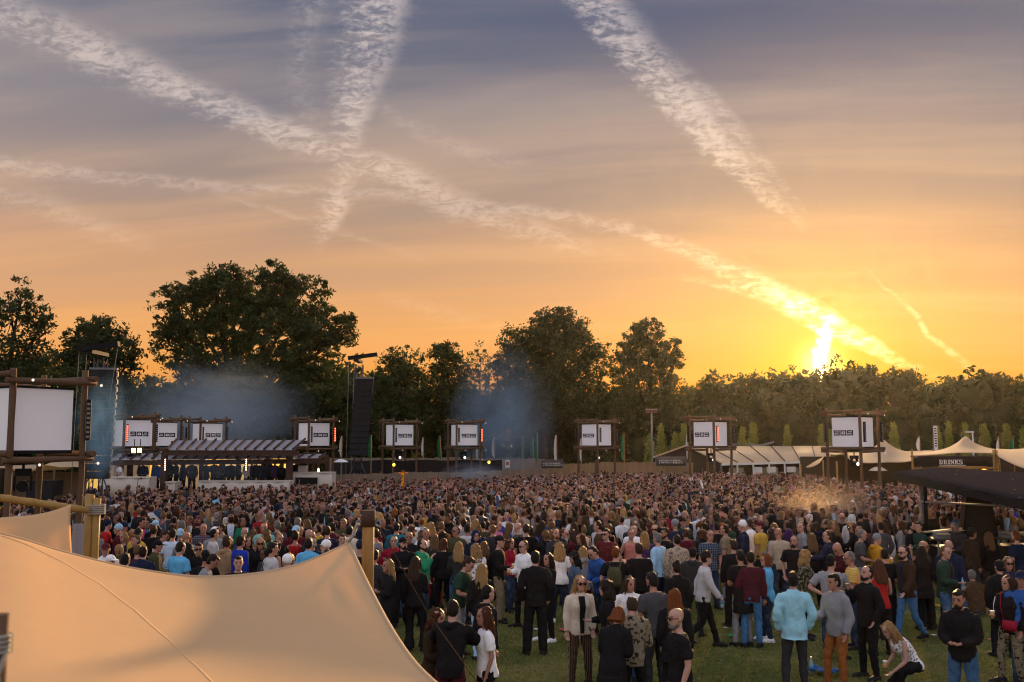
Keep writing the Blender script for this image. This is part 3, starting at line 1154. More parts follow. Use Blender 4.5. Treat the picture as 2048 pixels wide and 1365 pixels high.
def pattern_cloth(name, kind, c2):
    """woven cloth whose main colour is the object's own; kind adds a print or weave"""
    m = bpy.data.materials.new(name)
    m.use_nodes = True
    k = NT(m.node_tree)
    m.node_tree.nodes.clear()
    out = k.new('ShaderNodeOutputMaterial')
    p = k.new('ShaderNodeBsdfPrincipled')
    tc = k.new('ShaderNodeTexCoord').outputs['Object']
    base = k.new('ShaderNodeObjectInfo').outputs['Color']
    n = k.noise(tc, 9.0, 4.0)
    f = k.m('MULTIPLY_ADD', n, 0.5, 0.75)
    c = k.vm('SCALE', base, f)
    x, y, z = k.sep(tc)[:3]
    if kind == 'stripe':
        s = k.smooth(k.m('SINE', k.m('MULTIPLY', z, 150.0)), 0.1, 0.5)
        c = k.mix(s, c, c2)
    elif kind == 'camo':
        c = k.mix(k.smooth(k.noise(tc, 16.0, 2.0, 0.5), 0.50, 0.54), c, c2)
        c = k.mix(k.smooth(k.noise(k.vm('ADD', tc, (3, 1, 2)), 19.0, 2.0, 0.5), 0.56, 0.60), c, (0.016, 0.014, 0.010))
    elif kind == 'floral':
        c = k.mix(k.smooth(k.noise(tc, 24.0, 3.0, 0.6, 0.6), 0.53, 0.60), c, c2)
    elif kind == 'check':
        s = k.m('MAXIMUM', k.smooth(k.m('SINE', k.m('MULTIPLY', z, 120.0)), 0.2, 0.6), k.smooth(k.m('SINE', k.m('MULTIPLY', x, 120.0)), 0.2, 0.6))
        c = k.mix(s, c, c2)
    elif kind == 'denim':
        wv = k.noise(tc, 5.0, 5.0, 0.65)
        c = k.mix(k.m('MULTIPLY', k.smooth(wv, 0.45, 0.8), 0.4), c, k.mix(0.45, c, c2))
    elif kind == 'pinstripe':
        s = k.smooth(k.m('SINE', k.m('MULTIPLY', x, 200.0)), 0.55, 0.8)
        c = k.mix(s, c, c2)
    k.put(p.inputs['Base Color'], c)
    p.inputs['Roughness'].default_value = 0.85
    p.inputs['Specular IOR Level'].default_value = 0.06
    bn = k.new('ShaderNodeBump')
    bn.inputs['Strength'].default_value = 0.6
    bn.inputs['Distance'].default_value = 0.03
    k.put(bn.inputs['Height'], k.noise(k.vm('MULTIPLY', tc, (1.0, 1.0, 0.55)), 13.0, 2.0, 0.5, 1.6))
    k.l.new(bn.outputs[0], p.inputs['Normal'])
    k.l.new(p.outputs[0], out.inputs[0])
    return m


M_SKIN = skin_material()
M_CLOTH = pattern_cloth('plain_cloth', 'plain', None)
M_CLOTHS = {
    'plain': M_CLOTH,
    'stripe': pattern_cloth('striped_cloth', 'stripe', (0.62, 0.46, 0.20)),
    'camo': pattern_cloth('camouflage_cloth', 'camo', (0.20, 0.17, 0.12)),
    'floral': pattern_cloth('floral_cloth', 'floral', (0.13, 0.085, 0.10)),
    'check': pattern_cloth('checked_cloth', 'check', (0.10, 0.13, 0.17)),
    'denim': pattern_cloth('denim_cloth', 'denim', (0.42, 0.56, 0.66)),
    'pinstripe': pattern_cloth('pinstriped_cloth', 'pinstripe', (0.20, 0.12, 0.09)),
}
M_HAIR = mat('hair', (0.1, 0.06, 0.03), 0.45, 0.95, 9.0, 0.9, 30.0, stretch=(9, 9, 0.7), trans=0.30, objcol=True, spec=0.3)
M_SHOE = mat('shoe_leather', (0.1, 0.1, 0.1), 0.5, 0.2, 12.0, objcol=True)
M_LENS = mat('sunglass_lens', (0.010, 0.010, 0.012), 0.12, 0.05, spec=0.6)

# colour words -> base colours
CC = {
    'black': (0.014, 0.013, 0.014), 'charcoal': (0.035, 0.035, 0.038), 'dark grey': (0.07, 0.07, 0.075), 'grey': (0.24, 0.24, 0.26), 'light grey': (0.50, 0.49, 0.50),
    'white': (0.82, 0.81, 0.82), 'cream': (0.62, 0.53, 0.42), 'beige': (0.42, 0.33, 0.24), 'khaki': (0.20, 0.16, 0.10), 'olive': (0.065, 0.062, 0.03), 'dark green': (0.025, 0.05, 0.035),
    'green': (0.02, 0.24, 0.11), 'teal': (0.02, 0.16, 0.20), 'mint': (0.25, 0.48, 0.42), 'navy': (0.016, 0.022, 0.05), 'blue': (0.03, 0.10, 0.33), 'royal blue': (0.018, 0.04, 0.33), 'sky blue': (0.12, 0.42, 0.70),
    'light blue': (0.34, 0.56, 0.76), 'pale blue': (0.56, 0.66, 0.80), 'denim blue': (0.045, 0.10, 0.20), 'light denim': (0.30, 0.58, 0.70), 'dark denim': (0.022, 0.036, 0.07), 'bright blue': (0.05, 0.16, 0.34),
    'red': (0.42, 0.02, 0.022), 'crimson': (0.28, 0.012, 0.03), 'maroon': (0.10, 0.014, 0.022), 'burgundy': (0.07, 0.014, 0.022), 'pink': (0.55, 0.16, 0.30), 'hot pink': (0.62, 0.05, 0.26), 'salmon': (0.55, 0.20, 0.16),
    'purple': (0.09, 0.035, 0.14), 'mustard': (0.50, 0.24, 0.02), 'yellow': (0.58, 0.36, 0.06), 'rust': (0.30, 0.105, 0.03), 'brown': (0.075, 0.042, 0.022), 'dark brown': (0.038, 0.024, 0.015), 'tan': (0.33, 0.21, 0.12), 'orange': (0.58, 0.17, 0.02),
}
HC = {'black': (0.012, 0.010, 0.009), 'dark brown': (0.022, 0.012, 0.007), 'brown': (0.055, 0.028, 0.014), 'auburn': (0.105, 0.032, 0.010), 'ginger': (0.24, 0.065, 0.012), 'blond': (0.44, 0.26, 0.10), 'fair': (0.20, 0.11, 0.045), 'grey': (0.22, 0.21, 0.20), 'white': (0.5, 0.48, 0.45)}
SKINS = [(0.44, 0.235, 0.175), (0.48, 0.265, 0.20), (0.40, 0.20, 0.145), (0.35, 0.17, 0.115), (0.30, 0.15, 0.09), (0.13, 0.062, 0.036)]
TOPWORD = {'tee': 't-shirt', 'long': 'long-sleeved top', 'hoodie': 'hoodie', 'jacket': 'jacket', 'coat': 'long coat', 'tank': 'sleeveless top', 'shirt': 'shirt', 'crop': 'short top', 'longtee': 'long t-shirt'}
BOTWORD = {'jeans': 'jeans', 'slim': 'skinny jeans', 'loose': 'loose trousers', 'flare': 'flared trousers', 'shorts': 'shorts'}
HAIRWORD = {'short': 'short {} hair', 'crop': 'cropped {} hair', 'wavy': 'tousled {} hair', 'long': 'long {} hair', 'longwavy': 'long wavy {} hair', 'bob': '{} bob', 'pony': '{} ponytail', 'bun': '{} hair bun',
            'curly': 'big curly {} hair', 'bald': 'bald head', 'cap': '{} cap', 'beanie': '{} beanie', 'hoodup': '{} hood up', 'quiff': '{} quiff'}
LABELS = set()
PEOPLE = []
HANDS = {}


def person(loc, H, sex, pose, rz, hair, hcol, top, tcol, bot, bcol, label, pat='plain', bpat=None, shoes='black', skin=None, extras=(), group='people in the festival crowd', bw=1.0):
    s = skeleton(pose, sex)
    k = H / (1.79 if sex == 'm' else 1.675)
    kx = k * bw
    skin = skin or rng.choice(SKINS[:4])
    body = link('person', get_body(pose, sex))
    body.location = loc
    body.rotation_euler = (0, 0, R(rz))
    body.scale = (kx, kx, k)
    body.color = tuple(skin) + (1,)
    tag(body, label, 'person', group)

    def part(nm, me, col, m=None):
        o = link(nm, me, None, body)
        o.color = tuple(col) + (1,)
        if m is not None:
            o.material_slots[0].link = 'OBJECT'
            o.material_slots[0].material = m
        return o
    tc = CC[tcol] if isinstance(tcol, str) else tcol
    bc = CC[bcol] if isinstance(bcol, str) else bcol
    part({'tee': 'shirt', 'long': 'shirt', 'shirt': 'shirt', 'longtee': 'shirt', 'tank': 'shirt', 'crop': 'shirt'}.get(top, top), get_top(pose, sex, top), tc, M_CLOTHS[pat] if pat != 'plain' else None)
    bp = bpat or ('denim' if 'denim' in (bcol if isinstance(bcol, str) else '') or bcol in ('bright blue', 'light blue') else 'plain')
    part('shorts' if bot == 'shorts' else 'trousers', get_bottom(pose, sex, bot), bc, M_CLOTHS[bp] if bp != 'plain' else None)
    for q in 'LR':
        part('shoe', get_shoe(pose, sex, q), CC[shoes])
    hm = None
    if hair != 'bald':
        nm = hair if hair in ('cap', 'beanie') else ('hood' if hair == 'hoodup' else 'hair')
        hm = part(nm, get_hair(hair), (CC if hair in ('cap', 'beanie', 'hoodup') else HC)[hcol])
        hm.matrix_local = s['head'] @ Matrix.Diagonal((.95, .95, .95, 1) if sex == 'f' else (1, 1, 1, 1))
    for e in extras:
        if e == 'glasses':
            o = part('sunglasses', SUNGLASSES, (0, 0, 0))
            o.matrix_local = s['head']
        elif e == 'glassesup':
            o = part('sunglasses', SUNGLASSES, (0, 0, 0))
            o.matrix_local = s['head'] @ Matrix.Translation(V3(0, .03, .085)) @ Matrix.Rotation(R(-25), 4, 'X')
        elif e == 'beard':
            o = part('beard', BEARD, HC.get(hcol, HC['dark brown']))
            o.matrix_local = s['head']
        elif e == 'stripes':
            for q, sg in (('L', 1), ('R', -1)):
                sh, el_, w, d = s['arm'][q]
                b = MB()
                for j in (-1, 0, 1):
                    off = V3(sg * .080, j * .018, .0)
                    off2 = V3(sg * .062, j * .016, .0)
                    b.tube([sh + off + V3(0, 0, -.02), sh.lerp(el_, .5) + off * .98, el_ + off2, el_.lerp(w, .6) + off2 * .92], .0055, 5)
                part('sleeve_stripes', b.mesh('sleeve_stripes', M_CLOTH), CC['white'])
        elif e.startswith('open:'):
            rings = torso_rings(s, sex, -.06, .535, .026 if top != 'tee' else .018, .004)
            rows = []
            for i, (c, ax, ay, rx, ry) in enumerate(rings):
                w_ = .030 + .022 * i / len(rings)
                rows.append([c - ay * (ry + .010) * (1 if abs(u) < .5 else .985) + ax * (w_ * u) for u in (-1, -.4, .4, 1)])
            part('inner_shirt', MB().grid(rows, -.006).mesh('inner_shirt', M_CLOTH), CC[e[5:]])
        elif e in ('backpack', 'strap', 'redbag'):
            o = part({'backpack': 'backpack', 'strap': 'bag_strap', 'redbag': 'handbag'}[e], {'backpack': BACKPACK, 'strap': STRAP, 'redbag': HANDBAG}[e], {'backpack': CC['olive'], 'strap': CC['black'], 'redbag': CC['crimson']}[e])
            o.location = s['spine'](.30)
    PEOPLE.append((body, label))
    # where the right / left palms are, for things that are held
    Mw = Matrix.Translation(Vector(loc)) @ Matrix.Rotation(R(rz), 4, 'Z') @ Matrix.Diagonal((kx, kx, k, 1))
    HANDS[body.name] = Mw @ (s['arm']['R'][2] + s['arm']['R'][3] * .075)
    return body


def sunglass_mesh():
    b = MB()
    for sg in (-1, 1):
        V, F = loft([(V3(sg * .034, -.098 - q * .006, .008), V3(1, 0, 0), V3(0, 0, 1), .030, .021) for q in (0, 1)], 10, 3)
        b.add(V, F)
        b.beam((sg * .064, -.092, .016), (sg * .078, .0, .010), .004, .007)
    b.beam((-.012, -.102, .016), (.012, -.102, .016), .006, .006)
    return b.mesh('sunglasses', M_LENS)


def rounded(name, w, d, h, m):
    bm = bmesh.new()
    bmesh.ops.create_cube(bm, size=1.0)
    bmesh.ops.scale(bm, vec=(w, d, h), verts=bm.verts)
    bmesh.ops.bevel(bm, geom=bm.edges[:], offset=min(w, d, h) * .3, segments=3, affect='EDGES')
    me = bpy.data.meshes.new(name)
    bm.to_mesh(me)
    bm.free()
    me.materials.append(m)
    me.polygons.foreach_set('use_smooth', [True] * len(me.polygons))
    return me


SUNGLASSES = sunglass_mesh()
BEARD = fuse('beard', [blob((0, -.058, -.088), (.055, .050, .040)), blob((0, -.020, -.070), (.066, .060, .045)), blob((0, -.098, -.050), (.026, .010, .008))], .008, .6, .003, 3, 2)
BEARD.materials.append(M_HAIR)
_bp = MB()
V, F = loft([(V3(0, .165, -.20), V3(1, 0, 0), V3(0, 1, 0), .12, .06), (V3(0, .19, -.10), V3(1, 0, 0), V3(0, 1, 0), .145, .085), (V3(0, .185, .08), V3(1, 0, 0), V3(0, 1, 0), .14, .075), (V3(0, .16, .18), V3(1, 0, 0), V3(0, 1, 0), .10, .045)], 14, 3.2)
_bp.add(V, F, True)
for sg in (-1, 1):
    _bp.tube([(sg * .09, .14, .17), (sg * .11, .02, .255), (sg * .115, -.12, .16), (sg * .12, -.13, .0), (sg * .13, .10, -.14)], .016, 6)
BACKPACK = _bp.mesh('backpack', M_CLOTH)
STRAP = MB().tube([(.10, .0, .265), (.04, -.145, .12), (-.08, -.165, -.12), (-.19, -.02, -.24), (-.08, .15, -.10), (.05, .155, .10), (.10, .06, .24), (.10, 0, .265)], .011, 6).mesh('bag_strap', M_CLOTH)
_hb = MB()
V, F = loft([(V3(.10, -.19, -.30), V3(1, 0, 0), V3(0, 1, 0), .105, .032), (V3(.10, -.19, -.24), V3(1, 0, 0), V3(0, 1, 0), .12, .042), (V3(.10, -.185, -.15), V3(1, 0, 0), V3(0, 1, 0), .115, .030)], 14, 3.5)
_hb.add(V, F, True)
_hb.tube([(.0, -.18, -.16), (-.05, -.17, .05), (-.10, -.06, .265), (-.08, .15, .05), (.16, .10, -.10), (.20, -.17, -.16)], .006, 5)
HANDBAG = _hb.mesh('handbag', M_CLOTH)

# ------------------------------------------------------------------ ground
def ground_material():
    m = bpy.data.materials.new('meadow')
    m.use_nodes = True
    k = NT(m.node_tree)
    m.node_tree.nodes.clear()
    out = k.new('ShaderNodeOutputMaterial')
    p = k.new('ShaderNodeBsdfPrincipled')
    tc = k.new('ShaderNodeTexCoord').outputs['Object']
    n1 = k.noise(tc, 0.55, 5.0, 0.6, 0.4)
    n2 = k.noise(tc, 5.0, 4.0, 0.65)
    n3 = k.noise(tc, 60.0, 3.0, 0.6)
    c = k.mix(k.smooth(n1, 0.38, 0.66), (0.080, 0.105, 0.028), (0.19, 0.175, 0.062))
    c = k.mix(k.smooth(n2, 0.45, 0.75), c, (0.22, 0.185, 0.075))
    c = k.vm('SCALE', c, k.m('MULTIPLY_ADD', n3, 1.1, 0.45))
    k.put(p.inputs['Base Color'], c)
    p.inputs['Roughness'].default_value = 0.95
    p.inputs['Specular IOR Level'].default_value = 0.0
    bn = k.new('ShaderNodeBump')
    bn.inputs['Strength'].default_value = 0.8
    bn.inputs['Distance'].default_value = 0.05
    k.put(bn.inputs['Height'], k.noise(tc, 24.0, 4.0, 0.7))
    k.l.new(bn.outputs[0], p.inputs['Normal'])
    k.l.new(p.outputs[0], out.inputs[0])
    return m


def build_ground():
    b = MB()
    xs = [-1500, -300, -100, -40, -10, 0, 10, 40, 100, 300, 1500]
    ys = [-300, -50, 0, 20, 40, 70, 120, 300, 2000]
    b.grid([[(x, y, 0.0) for x in xs] for y in ys], smooth=False)
    o = b.build('ground', ground_material())
    tag(o, kind='structure')
    # blades of the trampled lawn in front of the crowd
    r = np.random.RandomState(4)
    n = 60000
    Y = 14.2 + (27.5 - 14.2) * r.rand(n) ** 1.25
    X = Y * (-0.16 + 0.70 * r.rand(n))
    den = np.array([mnoise.noise(Vector((x * .5, y * .5, 2.0))) for x, y in zip(X, Y)])
    keep = r.rand(n) < 0.72 + den * 0.7
    X, Y = X[keep], Y[keep]
    n = len(X)
    V = np.zeros((n, 3, 3, 3))
    for j in range(3):
        a = r.rand(n) * 6.28
        h = 0.022 + 0.034 * r.rand(n)
        w = 0.006 + 0.006 * r.rand(n)
        ox, oy = (r.rand(n) - .5) * .05, (r.rand(n) - .5) * .05
        lx, ly = (r.rand(n) - .5) * .06, (r.rand(n) - .5) * .06
        V[:, j, 0] = np.stack([X + ox - np.cos(a) * w, Y + oy - np.sin(a) * w, np.zeros(n)], 1)
        V[:, j, 1] = np.stack([X + ox + np.cos(a) * w, Y + oy + np.sin(a) * w, np.zeros(n)], 1)
        V[:, j, 2] = np.stack([X + ox + lx, Y + oy + ly, h], 1)
    F = np.arange(n * 9, dtype=np.int32).reshape(-1, 3)
    m = leaf_material('grass_blade', [(0.085, 0.120, 0.030), (0.20, 0.20, 0.062), (0.33, 0.26, 0.11)], 0.4)
    g = link('grass', np_mesh('grass', V.reshape(-1, 3), F, m))
    tag(g, 'short trampled green and straw coloured grass', kind='stuff')


def leaf_material(name, cols, trans, rough=0.6):
    if name in MATS:
        return MATS[name]
    m = bpy.data.materials.new(name)
    m.use_nodes = True
    k = NT(m.node_tree)
    m.node_tree.nodes.clear()
    out = k.new('ShaderNodeOutputMaterial')
    rnd = k.new('ShaderNodeNewGeometry').outputs['Random Per Island']
    big = k.noise(k.new('ShaderNodeTexCoord').outputs['Object'], 0.45, 3.0)
    f = k.m('ADD', k.m('MULTIPLY', rnd, 0.6), k.m('MULTIPLY', k.smooth(big, 0.35, 0.65), 0.4))
    c = k.ramp(f, [(i / (len(cols) - 1), cc) for i, cc in enumerate(cols)])
    p = k.new('ShaderNodeBsdfPrincipled')
    k.put(p.inputs['Base Color'], c)
    p.inputs['Roughness'].default_value = rough
    p.inputs['Specular IOR Level'].default_value = 0.25
    t = k.new('ShaderNodeBsdfTranslucent')
    k.put(t.inputs[0], k.vm('MULTIPLY', c, (1.5, 1.35, 0.7)))
    mx = k.new('ShaderNodeMixShader')
    mx.inputs[0].default_value = trans
    k.l.new(p.outputs[0], mx.inputs[1])
    k.l.new(t.outputs[0], mx.inputs[2])
    k.l.new(mx.outputs[0], out.inputs[0])
    MATS[name] = m
    return m


# ------------------------------------------------------------------ trees
LEAF_DARK = leaf_material('dark_leaves', [(0.020, 0.032, 0.011), (0.038, 0.056, 0.015), (0.062, 0.078, 0.021)], 0.30)
LEAF_MID = leaf_material('green_leaves', [(0.024, 0.036, 0.010), (0.046, 0.060, 0.014), (0.074, 0.080, 0.019)], 0.34)
LEAF_YOUNG = leaf_material('young_leaves', [(0.14, 0.19, 0.03), (0.24, 0.28, 0.055), (0.32, 0.33, 0.075)], 0.45)
M_BARK = mat('bark', (0.050, 0.038, 0.028), 0.9, 0.5, 4.0, 0.8, 12.0)


def leaf_quads(centers, size, r):
    """one bent diamond leaf spray per centre, numpy"""
    n = len(centers)
    a = r.normal(size=(n, 3))
    a /= np.linalg.norm(a, axis=1)[:, None]
    b = r.normal(size=(n, 3))
    b -= a * (a * b).sum(1)[:, None]
    b /= np.linalg.norm(b, axis=1)[:, None]
    s = size * (0.55 + 0.9 * r.rand(n))[:, None]
    V = np.stack([centers - a * s, centers + b * s * .42, centers + a * s, centers - b * s * .42], 1)
    F = np.arange(n * 4, dtype=np.int32).reshape(-1, 4)
    return V.reshape(-1, 3), F


def cluster_points(lobes, per_m2, rsub, r, hollow=0.55):
    """centres of leaf sprays: twig-ends through each lobe, thinned by noise so that gaps stay"""
    pts = []
    subs = []
    for (c, rad) in lobes:
        c = np.array(c)
        rad = np.array(rad)
        area = 4 * math.pi * ((rad[0] * rad[1]) ** 1.6 / 3 + (rad[0] * rad[2]) ** 1.6 / 3 + (rad[1] * rad[2]) ** 1.6 / 3) ** (1 / 1.6)
        m = max(8, int(area * per_m2))
        d = r.normal(size=(m, 3))
        d /= np.linalg.norm(d, axis=1)[:, None]
        q = hollow + (1.04 - hollow) * r.rand(m) ** .6
        q *= 1 + 0.24 * np.sin(d[:, 0] * 5 + c[0]) * np.cos(d[:, 2] * 6 + c[2])
        tip = r.rand(m) < .16
        q = np.where(tip & (d[:, 2] > -.3), 1.0 + .34 * r.rand(m), q)
        p = c + d * rad * q[:, None]
        subs.append(p)
    subs = np.concatenate(subs)
    return subs


def crown_mesh(name, lobes, per_m2, nleaf, rsub, leaf, seed, m, hollow=0.5, floor=None):
    r = np.random.RandomState(seed)
    subs = cluster_points(lobes, per_m2, rsub, r, hollow)
    if floor is not None:
        subs = subs[subs[:, 2] > floor]
    k = len(subs)
    d = r.normal(size=(k, nleaf, 3))
    d /= np.linalg.norm(d, axis=2)[:, :, None]
    rad = rsub * (0.5 + r.rand(k))[:, None, None]
    P = subs[:, None, :] + d * rad * (r.rand(k, nleaf, 1) ** .5) * np.array([1, 1, .75])
    V, F = leaf_quads(P.reshape(-1, 3), leaf, r)
    return np_mesh(name, V, F, m)


def tree(label, base, lobes, per_m2=1.7, nleaf=34, rsub=.55, leaf=.16, seed=1, m=LEAF_DARK, trunk_r=.35, group='trees round the festival field', hollow=.35):
    """lobes: (px, py, r px wide, r px high) seen at the tree's distance"""
    bx, Y = base
    foot_ = at(bx, 885, Y)
    root = empty('tree', (foot_.x, Y, 0))
    rr = random.Random(seed)
    L = []
    for q in lobes:
        px, py, rx, rz = q
        dy = rr.uniform(-.35, .35) * rx / FPX * Y
        p = at(px, py, Y)
        L.append(((p.x - foot_.x, dy, p.z), (rx / FPX * Y, rx / FPX * Y * .85, rz / FPX * Y)))
    b = MB()
    top = max(c[2] for c, _ in L)
    fork = min(c[2] - r_[2] for c, r_ in L)
    fork = max(1.5, fork * .6 + .4 * min(c[2] for c, _ in L))
    b.tube([(0, 0, -.1), (.1, 0, fork * .4), (-.05, .1, fork * .8), (0, 0, fork)], [trunk_r * 1.25, trunk_r, trunk_r * .85, trunk_r * .8], 9)
    for i, (c, r_) in enumerate(L):
        c = Vector(c)
        mid = Vector((0, 0, fork)).lerp(c, .5) + Vector((rr.uniform(-.5, .5), rr.uniform(-.5, .5), rr.uniform(-.2, .5)))
        b.tube([(0, 0, fork - .3), mid, c], [trunk_r * .6, trunk_r * .34, trunk_r * .14], 6)
        for j in range(7):
            d = Vector((rr.gauss(0, 1), rr.gauss(0, 1), rr.gauss(.3, 1))).normalized()
            e = c + Vector((d.x * r_[0], d.y * r_[1], d.z * r_[2])) * .92
            s0 = mid.lerp(c, rr.uniform(.3, 1))
            b.tube([s0, s0.lerp(e, .55) + Vector((rr.uniform(-.2, .2), rr.uniform(-.2, .2), .15)), e], [trunk_r * .13, trunk_r * .09, .015], 4)
    b.build('trunk', M_BARK, root)
    link('crown', crown_mesh('crown', L, per_m2, nleaf, rsub, leaf, seed, m, hollow), None, root)
    tag(root, label, 'tree', group)
    return root


def wood(name, label, prof, y0, y1, seed, m, base_py=915, step=1.9, dens=.80, nleaf=18, leaf=.27, rough=.9):
    """a mass of trees that reads as one: crowns packed under a roofline given in pixels"""
    rr = random.Random(seed)
    lobes = []
    px = prof[0][0]
    Ym = (y0 + y1) / 2
    while px < prof[-1][0]:
        for i in range(len(prof) - 1):
            if prof[i][0] <= px <= prof[i + 1][0]:
                t = (px - prof[i][0]) / (prof[i + 1][0] - prof[i][0])
                ty = prof[i][1] + (prof[i + 1][1] - prof[i][1]) * t
                break
        Y = rr.uniform(y0, y1)
        big = rr.random() < .35
        p = at(px, ty + (rr.uniform(-8, 6) if big else rr.uniform(2, 26)), Y)
        rad = rr.uniform(2.2, 3.4) if big else rr.uniform(1.1, 2.1)
        z = p.z - rad
        while z > .3:
            lobes.append(((p.x + rr.uniform(-.8, .8), Y - (p.z - z) * .16 + rr.uniform(-.8, .8), z), (rad * rr.uniform(.85, 1.25), rad, rad * rr.uniform(.8, 1.1))))
            z -= rad * rr.uniform(.9, 1.3)
            rad *= rr.uniform(.92, 1.12)
        px += step * FPX / Ym * rr.uniform(.5, 1.1)
    o = link(name, crown_mesh(name, lobes, dens, nleaf, .62, leaf, seed, m, .62))
    # solid dark lumps added inside the crowns so that no light leaks through
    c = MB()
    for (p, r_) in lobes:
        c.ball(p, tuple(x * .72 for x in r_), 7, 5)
    co = c.build('light_block_core', BLOCK_CORE, o)
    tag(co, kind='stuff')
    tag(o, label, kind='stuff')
    return o


BLOCK_CORE = mat('light_block_green', (0.034, 0.046, 0.016), 0.95, 0.5, 1.5, 1.0, 4.0)


def build_trees():
    tree('loose leafy tree at the edge behind the big blank screen', (10, 62), [(-60, 640, 60, 60), (20, 640, 62, 60), (45, 600, 36, 32), (80, 650, 32, 36), (-10, 720, 90, 60), (70, 720, 50, 50), (-60, 580, 50, 40)], 1.3, 30, .45, .13, 3, LEAF_DARK, .3, hollow=.3)
    tree('broad tree between the edge tree and the giant one', (205, 76), [(200, 680, 56, 44), (165, 700, 44, 44), (240, 700, 36, 36), (262, 720, 22, 22), (210, 740, 80, 50), (130, 740, 46, 50), (190, 656, 30, 22)], 1.7, 30, .5, .16, 4)
    big = [(385, 630, 62, 58), (360, 700, 52, 48), (440, 590, 62, 52), (520, 590, 66, 56), (590, 610, 62, 58), (645, 650, 50, 46), (560, 680, 84, 70), (470, 660, 70, 56), (620, 710, 62, 50), (685, 668, 28, 26),
           (465, 548, 22, 20), (430, 562, 22, 22), (540, 548, 26, 20), (580, 560, 22, 24), (345, 595, 28, 30), (330, 660, 24, 26), (420, 735, 60, 46), (540, 770, 110, 60), (630, 780, 60, 50), (400, 800, 70, 50)]
    tree('giant spreading tree with visible forked trunk behind the stage', (480, 86), big, 1.55, 40, .55, .17, 5, LEAF_DARK, .55, hollow=.42)
    tree('tree with rounded top just past the hung speaker tower', (800, 92), [(798, 725, 36, 32), (820, 755, 36, 34), (775, 752, 34, 36), (800, 790, 60, 50), (790, 840, 60, 40)], 1.5, 30, .5, .16, 6)
    tree('narrow upright tree behind the log towers', (897, 93), [(893, 708, 30, 25), (905, 735, 34, 30), (885, 745, 28, 30), (897, 785, 50, 44), (895, 835, 56, 40), (880, 700, 18, 14)], 1.7, 32, .5, .16, 7)
    tree('thin see-through tree with bare branches against the sky', (963, 95), [(962, 715, 24, 22), (950, 745, 30, 26), (978, 745, 28, 28), (960, 785, 50, 40), (960, 830, 50, 36)], .8, 22, .45, .15, 8, LEAF_MID, .18, hollow=.2)
    tree('tall dense tree in the middle of the treeline', (1085, 94), [(1110, 665, 46, 42), (1145, 670, 34, 40), (1075, 690, 48, 42), (1030, 690, 34, 32), (1020, 735, 40, 40), (1130, 720, 60, 52), (1065, 760, 80, 60), (1110, 800, 90, 60), (1090, 640, 24, 20), (1125, 632, 24, 16), (1170, 700, 22, 26)], 1.75, 38, .55, .16, 9, LEAF_DARK, .42, hollow=.4)
    tree('sparse tree filling the gap between two dark trees', (1205, 97), [(1195, 700, 26, 26), (1210, 735, 34, 34), (1195, 775, 50, 44)], .9, 24, .5, .16, 10, LEAF_MID, .2, hollow=.2)
    tree('dark tree with a side lobe reaching towards the sunset', (1300, 96), [(1295, 668, 36, 28), (1330, 705, 34, 28), (1270, 700, 38, 36), (1300, 725, 50, 40), (1345, 725, 20, 14), (1255, 745, 36, 40), (1290, 785, 70, 50), (1280, 830, 70, 40)], 1.6, 36, .5, .16, 11, LEAF_DARK, .36, hollow=.4)
    wood('woodland', 'dark mass of woodland behind the tents under the setting sun', [(1300, 805), (1345, 780), (1385, 762), (1420, 752), (1480, 752), (1520, 740), (1570, 735), (1600, 728), (1640, 742), (1680, 738), (1720, 722), (1760, 735), (1800, 730), (1850, 740), (1900, 733), (1950, 742), (2000, 738), (2080, 748), (2200, 742), (2450, 750), (2700, 745)], 106, 119, 21, LEAF_MID)
    wood('thicket', 'lower mass of bushes and young trees behind the stage', [(-500, 740), (-300, 735), (-120, 720), (60, 712), (150, 725), (290, 735), (380, 748), (520, 755), (640, 745), (690, 722), (740, 728), (790, 745), (860, 752), (960, 765), (1040, 758), (1130, 772), (1240, 776), (1330, 785)], 97, 104, 22, LEAF_MID)
    # young upright trees in a row behind the tents
    r = np.random.RandomState(5)
    protos = []
    for v in range(3):
        n = 520
        h = r.rand(n) ** 1.15
        rad = (0.62 - 0.08 * v) * (1 - h) ** .75 * (0.55 + .45 * np.sqrt(r.rand(n))) * (1 + .25 * np.sin(h * 26 + v)) + .03
        a = r.rand(n) * 6.283
        P = np.stack([np.cos(a) * rad, np.sin(a) * rad, .9 + 4.2 * h], 1)
        # leaves of a fastigiate tree point upwards
        V, F = leaf_quads(P.repeat(5, 0) + r.normal(size=(n * 5, 3)) * np.array([.07, .07, .12]), .13, r)
        protos.append((np_mesh('young_crown', V, F, LEAF_YOUNG), MB().tube([(0, 0, 0), (0.02, 0, 1.5), (0, 0, 4.6)], [.06, .045, .01], 6).mesh('young_trunk', M_BARK)))
    where = ['left of the floodlight mast', 'just behind the floodlight mast', 'peeping over the gable of the frame tent', 'touching the gable of the frame tent', 'over the frame tent roof, the lower of a pair', 'over the frame tent roof, the taller of a pair', 'standing alone over the frame tent roof', 'behind a screen post, the thinner one', 'half hidden by a screen post',
             'behind the first tent peak', 'beside the lettered feather flag', 'just past the lettered feather flag, full and tall', 'in front of the street lamp', 'broad one past the second tent peak', 'between the last white and green flags', 'beyond the last green flag']
    spots = [(1300, 872, 84), (1322, 852, 86), (1350, 868, 88), (1368, 852, 86), (1484, 858, 84), (1506, 850, 86), (1574, 854, 88), (1645, 852, 86), (1660, 862, 88), (1787, 850, 84), (1874, 856, 84), (1897, 846, 86), (1930, 850, 88), (1968, 852, 84), (2012, 852, 86), (2046, 860, 85)]
